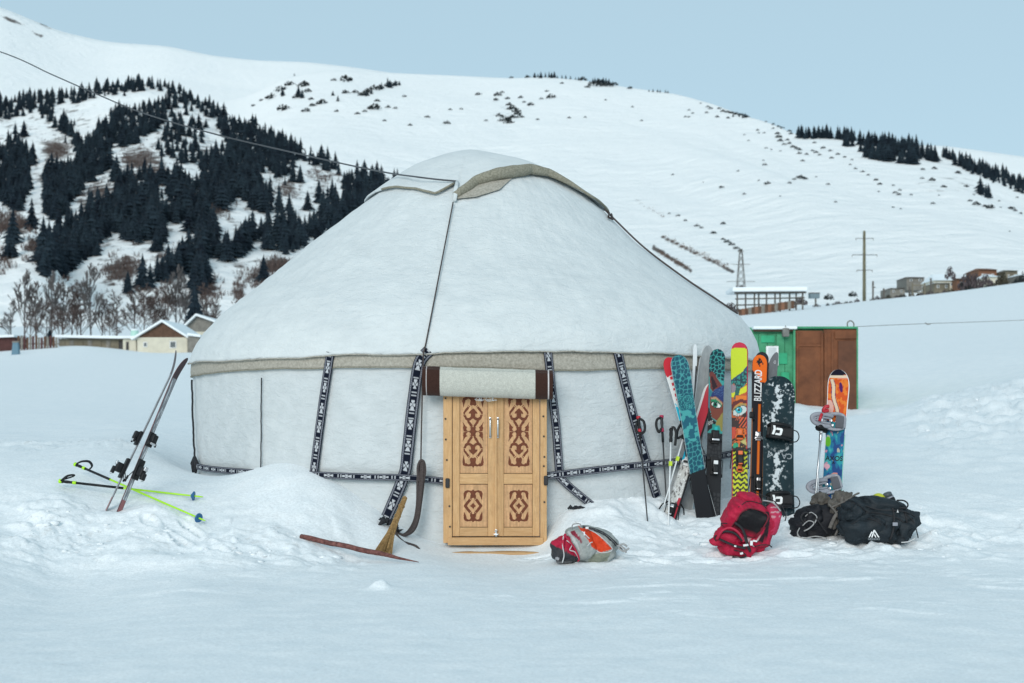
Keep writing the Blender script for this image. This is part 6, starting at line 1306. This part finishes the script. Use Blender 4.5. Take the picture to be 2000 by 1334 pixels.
# ------------------------------------------------------------------ rucksacks
def squad(c, r, e=(.6, .6), rot=None, nz_=.02, fq=7, nu=56, nv=36, seed=0, dent=None):
    """superquadric cushion with wrinkles -> grid of points"""
    u = np.linspace(-math.pi, math.pi, nu, endpoint=False); v = np.linspace(-math.pi/2, math.pi/2, nv); U, V_ = np.meshgrid(u, v)
    f = lambda s_, p: np.sign(s_)*np.abs(s_)**p
    P = np.dstack([r[0]*f(np.cos(V_), e[0])*f(np.cos(U), e[1]), r[1]*f(np.cos(V_), e[0])*f(np.sin(U), e[1]), r[2]*f(np.sin(V_), e[0])])
    n = fbm(P[..., 0]*fq+seed+P[..., 1]*fq*.7, P[..., 2]*fq*1.2-seed, 4)
    P = P*(1+(nz_/max(r))*n[..., None]*2.2)
    if dent is not None: P = dent(P)
    if rot is not None: P = P @ np.array(rot).T
    return P+np.array(c)
M_pack = painted('pack_nylon', rough=.62, spec=.22, bump=.6, bscale=45, var=.16)
def cushion(nm, par, c, r, paint, **kw):
    P = squad(c, r, **kw); X, Z = P[..., 0], P[..., 2]; col = paint(X, Z, P[..., 1]) if callable(paint) else np.broadcast_to(np.array(paint), P.shape)
    return link(nm, gridmesh(nm, P, M_pack, closed_u=True, col=np.clip(col, 0, 1)), par)
def drape(nm, par, o, k_, ox_, oy_, pts, r, m, out=.004, closed=False, flat=1.0, seg=5):
    A = np.array([v.co for v in o.data.vertices]); fr = A[A[:, 1] < np.median(A[:, 1])]; P = []
    if closed: pts = list(pts)+[pts[0]]
    for p in catmull([Vector((a, b, 0)) for a, b in pts], seg):
        x, z = (p.x-ox_)*k_, (oy_-p.y)*k_; d = (fr[:, 0]-x)**2+(fr[:, 2]-z)**2; j = np.argsort(d)[:5]; P.append(Vector((x, fr[j, 1].min()-out, z)))
    for _ in range(2): P = [P[0]]+[Vector((P[i].x, (P[i-1].y+2*P[i].y+P[i+1].y)/4, P[i].z)) for i in range(1, len(P)-1)]+[P[-1]]
    mb = MB(); mb.tube(P, r, 6, flat=flat, up=(0, 1, 0)); return mb.build(nm, m, par, smooth=True)
def rotY(a): return Matrix.Rotation(R(a), 3, 'Y')
def rotXYZ(x, y, z): return Matrix.Rotation(R(z), 3, 'Z') @ Matrix.Rotation(R(y), 3, 'Y') @ Matrix.Rotation(R(x), 3, 'X')
def tubes(nm, par, paths, r, m, flat=1.0, n=6, seg=6, up=None):
    mb = MB()
    for p in paths: mb.tube(catmull(p, seg), r, n, flat=flat, up=up)
    return mb.build(nm, m, par, smooth=True)
def onface(P0, k, ox, oy): return lambda px, py, y: ((px-ox)*k, y, (oy-py)*k)
M_gstrap = mat('grey_webbing', (.33, .33, .33), rough=.8, var=.2, scale=40); M_kstrap = mat('black_webbing', (.02, .02, .023), rough=.8, var=.3, scale=40); M_lstrap = mat('light_webbing', (.55, .55, .55), rough=.8, var=.15); M_tstrap = mat('taupe_webbing', (.13, .12, .11), rough=.85, var=.3, scale=40)
CRIM = (.40, .012, .045)
# --- small grey, orange and red pack by the door
ox, oy = 1150, 1096; Yk = ghit(ox, oy+3).y; k = mpp(Yk); t = thing('day_pack', 'grey day pack with orange panel and red pocket lying right of the door', 'backpack', W(ox, oy, Yk)); L = onface(None, k, ox, oy)
def pt1(X, Z, Y_):
    px = X/k+ox; py = oy-Z/k; c = base(X, (.30, .32, .31)); c = c*(1+.25*fbm(X*18, Z*18, 3)[..., None]); fill(c, _poly(px, py, [(1130, 1030), (1150, 1034), (1168, 1044), (1196, 1072), (1173, 1079), (1156, 1068), (1146, 1050)]), (.60, .05, .012)); fill(c, _poly(px, py, [(1156, 1082), (1173, 1079), (1194, 1075), (1186, 1096), (1150, 1100)]), (.20, .215, .17)); fill(c, _poly(px, py, [(1112, 1040), (1122, 1036), (1134, 1052), (1138, 1062), (1126, 1050)]), (.22, .02, .04)); fill(c, _poly(px, py, [(1108, 1040), (1112, 1037), (1128, 1060), (1132, 1075), (1122, 1062)]), (.48, .50, .49)); fill(c, (_seg(px, py, (1140, 1030), (1178, 1040)) < 1.4) | (_seg(px, py, (1178, 1040), (1204, 1066)) < 1.4), (.06, .06, .065)); return c
dp = cushion('pack_body', t, L(1156, 1068, .14), (52*k, .17, 36*k), pt1, e=(.75, .7), rot=rotY(14), nz_=.02, seed=2, nu=150, nv=100)
cushion('pack_lid', t, L(1138, 1062, .03), (22*k, .12, 32*k), pt1, e=(.7, .7), rot=rotY(-22), nz_=.012, seed=4, nu=90, nv=60)
def pt1b(X, Z, Y_): py = oy-Z/k; px = X/k+ox; c = base(X, (.035, .037, .042)); fill(c, py < 1066+(px-1085)*.5, CRIM); fill(c, (py > 1096), (.16, .16, .165)); fill(c, ell(px, py, 1088, 1090, 4, 3), (.4, .4, .42)); return c
cushion('side_pocket', t, L(1102, 1075, .05), (24*k, .11, 27*k), pt1b, e=(.6, .6), rot=rotY(-16), nz_=.02, seed=7, nu=90, nv=60)
drape('piping', t, dp, k, ox, oy, [(1150, 1035), (1168, 1044), (1196, 1072), (1173, 1079), (1158, 1068)], .0045, M_lstrap, .003); drape('zip', t, dp, k, ox, oy, [(1160, 1036), (1182, 1046), (1204, 1068)], .005, M_kstrap, .004)
tubes('shoulder_strap', t, [[L(1100, 1046, -.07), L(1098, 1062, -.09), L(1101, 1082, -.085), L(1098, 1097, -.06)]], .014, M_lstrap, flat=.4); tubes('red_strap', t, [[L(1104, 1042, -.04), L(1099, 1054, -.09), L(1099, 1066, -.095)], [L(1104, 1046, -.06), L(1120, 1066, -.11), L(1130, 1088, -.10), L(1128, 1094, -.08)]], .014, mat('red_webbing', CRIM, rough=.7), flat=.5)
tubes('haul_loop', t, [[L(1117, 1033, .02), L(1119, 1025, .02), L(1128, 1023, .02), L(1134, 1025, .02), L(1133, 1033, .02)]], .006, M_gstrap); tubes('lacing', t, [[L(1106, 1054, -.08), L(1116, 1062, -.1), L(1112, 1072, -.1), L(1122, 1076, -.1), L(1130, 1090, -.1)], [L(1136, 1036, -.10), L(1142, 1042, -.11), L(1150, 1050, -.10)], [L(1146, 1064, -.12), L(1152, 1058, -.11), L(1156, 1057, -.10)]], .005, M_lstrap)
tubes('compression_strap', t, [[L(1138, 1030, -.02), L(1160, 1031, -.05), L(1186, 1044, -.04), L(1206, 1064, .0), L(1216, 1074, .02)], [L(1184, 1042, -.06), L(1200, 1056, -.05), L(1212, 1070, -.02)]], .008, M_kstrap, flat=.5); tubes('buckle_tail', t, [[L(1206, 1066, -.03), L(1216, 1062, -.04), L(1224, 1066, -.04)], [L(1208, 1070, -.03), L(1218, 1076, -.04), L(1228, 1070, -.03)], [L(1206, 1064, -.02), L(1218, 1070, -.05), L(1222, 1078, -.04)]], .016, M_gstrap, flat=.6)
part('buckle', L(1146, 1030, -.06), (.03, .012, .02), M_whitep, t, ch=.004); part('buckle', L(1140, 1040, -.11), (.012, .012, .035), M_whitep, t, ch=.003)
# --- crimson pack
ox, oy = 1462, 1080; Yk = ghit(ox, oy+4).y; k = mpp(Yk); t = thing('crimson_pack', 'crimson backpack lying open with black back panel facing up before the skis', 'backpack', W(ox, oy, Yk)); L = onface(None, k, ox, oy); PANEL = [(1436, 1018), (1446, 1000), (1462, 992), (1484, 997), (1498, 1006), (1492, 1024), (1478, 1046), (1466, 1049), (1448, 1040), (1430, 1030)]
def pt2(X, Z, Y_):
    px = X/k+ox; py = oy-Z/k; c = base(X, CRIM); c = c*(1+.35*fbm(X*14, Z*14, 3)[..., None]); fill(c, _poly(px, py, PANEL) & (Y_ < .25), (.010, .010, .012)); fill(c, _poly(px, py, [(1495, 998), (1502, 1000), (1500, 1050), (1488, 1062), (1478, 1060), (1492, 1036)]), (.02, .012, .016)); fill(c, (_seg(px, py, (1448, 1060), (1480, 1056)) < 1.2) | (_seg(px, py, (1460, 1052), (1470, 1066)) < 1.0), (.6, .58, .58)); return c
def dent2(P):
    px = P[..., 0]/k+1464; py = 1030-P[..., 2]/k; m = _poly(px, py, [(x_+1, y_+4) for x_, y_ in PANEL]) & (P[..., 1] < 0); Q = P.copy(); Q[..., 1] = Q[..., 1]+m*.045; return Q
cp = cushion('pack_body', t, L(1464, 1030, .14), (50*k, .15, 49*k), pt2, e=(.5, .55), rot=rotXYZ(22, 20, 0), nz_=.02, seed=12, nu=110, nv=70)
cushion('top_lid', t, L(1466, 986, .22), (24*k, .11, 21*k), pt2, e=(.6, .6), rot=rotXYZ(10, 24, 0), nz_=.02, seed=15)
def pt2c(X, Z, Y_): px = X/k+ox; py = oy-Z/k; c = base(X, (.44, .03, .08)); fill(c, (np.mod(py, 9) < 2.2) & (px > 1506) & (px < 1524) & (py < 1024), (.52, .30, .34)); return c
cushion('side_wing', t, L(1511, 1017, .10), (17*k, .11, 30*k), pt2c, e=(.7, .7), rot=rotXYZ(0, 10, 0), nz_=.015, seed=18)
cushion('hip_belt', t, L(1416, 1052, .02), (24*k, .07, 21*k), pt2, e=(.6, .6), rot=rotXYZ(10, 30, 0), nz_=.03, seed=21); cushion('lower_pocket', t, L(1440, 1073, .02), (34*k, .09, 13*k), pt2, e=(.6, .6), rot=rotXYZ(0, 8, 0), nz_=.03, seed=24)
tubes('shoulder_strap', t, [[L(1434, 1020, -.05), L(1446, 1030, -.08), L(1452, 1045, -.11), L(1456, 1062, -.12), L(1462, 1074, -.10)], [L(1408, 1040, -.05), L(1416, 1036, -.09), L(1432, 1040, -.10), L(1446, 1054, -.12)], [L(1404, 1052, -.06), L(1418, 1058, -.10), L(1434, 1064, -.12), L(1452, 1068, -.12)]], .026, M_kstrap, flat=.45)
drape('panel_piping', t, cp, k, ox, oy, PANEL, .007, mat('dark_crimson_piping', (.16, .008, .02), rough=.6), .006, closed=True); drape('seam', t, cp, k, ox, oy, [(1440, 990), (1462, 980), (1490, 986), (1504, 1000)], .004, M_kstrap, .003)
tubes('crimson_rim', t, [[L(1400, 1052, -.05), L(1408, 1036, -.08), L(1424, 1030, -.09), L(1440, 1040, -.11), L(1448, 1056, -.12)]], .02, mat('crimson_cloth', CRIM, rough=.65, var=.2, scale=20), flat=.7)
tubes('webbing', t, [[L(1478, 962, .18), L(1490, 968, .16), L(1508, 975, .12), L(1524, 990, .05), L(1532, 1010, .03)], [L(1530, 990, .05), L(1536, 1008, .03), L(1534, 1018, .02)], [L(1470, 1066, -.10), L(1484, 1062, -.11), L(1500, 1064, -.06), L(1506, 1068, -.04)], [L(1430, 1072, -.10), L(1446, 1076, -.11), L(1454, 1084, -.09), L(1440, 1088, -.08), L(1428, 1086, -.08)], [L(1398, 1056, -.03), L(1394, 1050, -.04), L(1398, 1044, -.04)], [L(1412, 1028, -.02), L(1408, 1022, -.02), L(1420, 1022, -.02)]], .009, M_kstrap, flat=.6)
for px, py, w, h in [(1452, 1062, 10, 4), (1463, 1058, 5, 9), (1444, 1078, 6, 4), (1470, 1054, 8, 3), (1432, 1064, 5, 3)]: part('buckle', L(px, py, -.135), (w*k, .014, h*k), M_whitep, t, rot=rotY(px % 40-20), ch=.003)
tubes('grey_hem', t, [[L(1492, 978, .06), L(1510, 982, .0), L(1524, 998, -.02)]], .012, M_gstrap, flat=.6)
# --- black pack with taupe harness
ox, oy = 1605, 1050; Yk = ghit(ox, oy+3).y; k = mpp(Yk); t = thing('harness_pack', 'black pack with taupe harness straps lying left of the big dark pack', 'backpack', W(ox, oy, Yk)); L = onface(None, k, ox, oy)
def pt3(X, Z, Y_): c = base(X, (.012, .013, .017))*(1+.4*fbm(X*12, Z*12, 3)[..., None]); return c
cushion('pack_body', t, L(1606, 1020, .14), (48*k, .18, 34*k), pt3, e=(.7, .7), rot=rotXYZ(0, -12, 0), nz_=.03, seed=31); cushion('top_pocket', t, L(1592, 1008, .04), (22*k, .10, 20*k), pt3, e=(.7, .7), rot=rotXYZ(0, -30, 0), nz_=.03, seed=33); cushion('end_pocket', t, L(1564, 1036, .08), (16*k, .10, 18*k), pt3, e=(.7, .7), nz_=.04, seed=35)
def ptt(X, Z, Y_): return base(X, (.10, .092, .082))*(1+.5*fbm(X*16, Z*16, 3)[..., None])
cushion('harness_pad', t, L(1640, 1000, .06), (20*k, .10, 36*k), ptt, e=(.7, .7), rot=rotXYZ(0, 12, 0), nz_=.06, fq=10, seed=37); cushion('harness_pad', t, L(1608, 985, .16), (16*k, .08, 16*k), ptt, e=(.7, .7), rot=rotXYZ(0, -20, 0), nz_=.05, seed=39)
tubes('harness_strap', t, [[L(1618, 984, -.02), L(1630, 1000, -.08), L(1636, 1020, -.1), L(1628, 1044, -.09)], [L(1644, 968, .0), L(1640, 990, -.07), L(1626, 1008, -.1), L(1616, 1030, -.1)], [L(1622, 990, -.05), L(1648, 978, -.06), L(1668, 966, -.04), L(1676, 963, -.02)], [L(1650, 975, -.02), L(1662, 984, -.06), L(1672, 976, -.05)]], .02, M_tstrap, flat=.5)
tubes('webbing', t, [[L(1566, 1026, -.04), L(1576, 1016, -.08), L(1586, 1020, -.09), L(1578, 1030, -.08), L(1568, 1036, -.06)], [L(1572, 1008, -.03), L(1582, 1000, -.05), L(1592, 1008, -.08), L(1588, 1020, -.09)], [L(1556, 1044, -.03), L(1566, 1050, -.06), L(1590, 1046, -.08), L(1612, 1050, -.08)], [L(1560, 1030, -.05), L(1556, 1040, -.04), L(1560, 1048, -.03)]], .01, M_gstrap, flat=.6); tubes('grab_loop', t, [[L(1568, 1020, -.05), L(1562, 1010, -.06), L(1570, 1000, -.05), L(1580, 1004, -.05)], [L(1590, 1010, -.08), L(1600, 1024, -.1), L(1612, 1040, -.09)]], .014, M_kstrap, flat=.6)
# --- big dark pack with mountain logo
ox, oy = 1718, 1058; Yk = ghit(ox, oy+3).y; k = mpp(Yk); t = thing('dark_pack', 'largest dark slate pack with white mountain logo lying at the far right', 'backpack', W(ox, oy, Yk)); L = onface(None, k, ox, oy)
def pt4(X, Z, Y_): px = X/k+ox; py = oy-Z/k; c = base(X, (.017, .024, .030))*(1+.35*fbm(X*7, Z*9, 4)[..., None]); fill(c, np.abs(py-(998+(px-1690)*.72)) < 2.2+2*fbm(X*8, Z*8, 2), (.006, .008, .011)); return c
bp_ = cushion('pack_body', t, L(1716, 1022, .20), (72*k, .24, 42*k), pt4, e=(.62, .6), rot=rotXYZ(8, 8, 0), nz_=.045, fq=5, seed=51, nu=120, nv=70); fp_ = cushion('front_pocket', t, L(1690, 1036, .06), (40*k, .12, 27*k), pt4, e=(.6, .6), rot=rotXYZ(14, -8, 0), nz_=.03, fq=6, seed=53, nu=80, nv=50); cushion('lid_pocket', t, L(1728, 992, .14), (46*k, .15, 17*k), pt4, e=(.7, .6), rot=rotXYZ(0, 10, 0), nz_=.04, seed=55); cushion('side_pocket', t, L(1768, 1030, .10), (22*k, .14, 30*k), pt4, e=(.7, .7), rot=rotXYZ(0, 20, 0), nz_=.05, seed=57); cushion('padded_belt', t, L(1668, 1000, .05), (22*k, .11, 20*k), pt4, e=(.7, .7), rot=rotXYZ(0, -25, 0), nz_=.05, seed=59)
tubes('haul_loop', t, [[L(1754, 978, .05), L(1766, 978, .02), L(1773, 984, .0), L(1770, 992, .0), L(1756, 992, .0)]], .016, M_kstrap, flat=.5); tubes('webbing', t, [[L(1740, 996, -.04), L(1762, 998, -.05), L(1782, 1006, .02), L(1788, 1010, .04)], [L(1690, 988, -.02), L(1712, 994, -.07), L(1738, 996, -.07)], [L(1764, 1000, -.02), L(1782, 1018, -.03), L(1792, 1044, .0), L(1794, 1050, .02)]], .012, M_kstrap, flat=.5)
drape('zip', t, fp_, k, ox, oy, [(1660, 1022), (1680, 1014), (1702, 1014), (1718, 1024)], .005, M_kstrap, .004); drape('zip', t, bp_, k, ox, oy, [(1700, 1000), (1726, 1004), (1752, 1012), (1774, 1028)], .006, M_kstrap, .005); drape('compression_strap', t, bp_, k, ox, oy, [(1742, 990), (1744, 1010), (1742, 1032), (1736, 1054)], .011, M_kstrap, .008, flat=.4); drape('compression_strap', t, bp_, k, ox, oy, [(1766, 1000), (1770, 1020), (1770, 1044)], .010, M_kstrap, .008, flat=.4)
part('buckle', L(1743, 1022, -.10), (.05, .02, .035), M_bindg, t, ch=.006)
tubes('white_hem', t, [[L(1756, 1058, -.08), L(1770, 1056, -.09), L(1784, 1050, -.06)]], .01, M_lstrap, flat=.6)
mb = MB(); Mx = basis(Vector(L(1702, 1042, -.10)), Vector((1, 0, 0)), Vector((0, .34, .94)), Vector((0, -.94, .34)))
for poly in ([(-11, -6), (-8.6, -6), (-3.2, 4), (-4.4, 6)], [(-6, -6), (-3.6, -6), (2.0, 6), (0, 9)], [(0, 9), (2.2, 9), (10, -6), (7.4, -6)], [(-4.6, 6), (-3.2, 4), (-1.2, 1), (-.4, 3.4)], [(2.0, -6), (4.0, -6), (1.4, 1), (.2, -1.4)]): mb.prism([(a*k, b*k) for a, b in poly], .003, Mx)
mb.build('mountain_logo', M_logo, t); text('lettering', 'GREGORY', 5.2*k, M_letter, t, basis(Vector(L(1702, 1051, -.105)), Vector((1, 0, 0)), Vector((0, .34, .94)), Vector((0, -.94, .34))))
mb = MB(); mb.prism([(0, 0), (4*k, 0), (2*k, 6*k)], .004, basis(Vector(L(1748, 1000, -.06)), Vector((1, 0, 0)), Vector((0, 0, 1)), Vector((0, -1, 0)))); mb.build('small_tag', M_lstrap, t)
# --- helmet and bottle behind
Yk = Yk+.45; k = mpp(Yk); t = thing('yellow_helmet', 'lime yellow helmet peeking out behind the big dark pack', 'helmet', W(1716, 985, Yk)); P = squad((0, 0, 6*k), (15*k, 14*k, 16*k), e=(1, 1), nz_=.0, nu=40, nv=24); c_ = np.empty(P.shape); c_[:] = (.50, .52, .03); link('shell', gridmesh('shell', P, painted('helmet_gloss', rough=.3, var=.05), closed_u=True, col=c_), t)
P = squad((1*k, -11*k, -1*k), (9*k, 5*k, 8*k), e=(.9, .9), nz_=0, nu=32, nv=18); c_ = np.empty(P.shape); c_[:] = (.015, .015, .015); link('ear_opening', gridmesh('ear_opening', P, M_pack, closed_u=True, col=c_), t); tubes('chin_strap', t, [[(-10*k, -8*k, 0), (-2*k, -15*k, -4*k), (8*k, -10*k, -3*k)]], .012, M_lstrap, flat=.5)
t = thing('dark_flask', 'dark flask with pale ring behind the big dark pack', 'bottle', W(1742, 990, Yk)); d = Vector((-.35, 0, .93)); mb = MB(); mb.tube([d*-.1, d*.08, d*.10], [.06, .062, .05], 14); mb.build('flask_body', M_bind, t, smooth=True); mb = MB(); mb.tube([d*.10, d*.115], .056, 14); mb.build('ring', M_bindg, t); mb = MB(); mb.tube([d*.115, d*.15, d*.16], [.05, .048, .03], 14); mb.build('cap', mat('slate_cap', (.07, .085, .095), rough=.5), t, smooth=True)
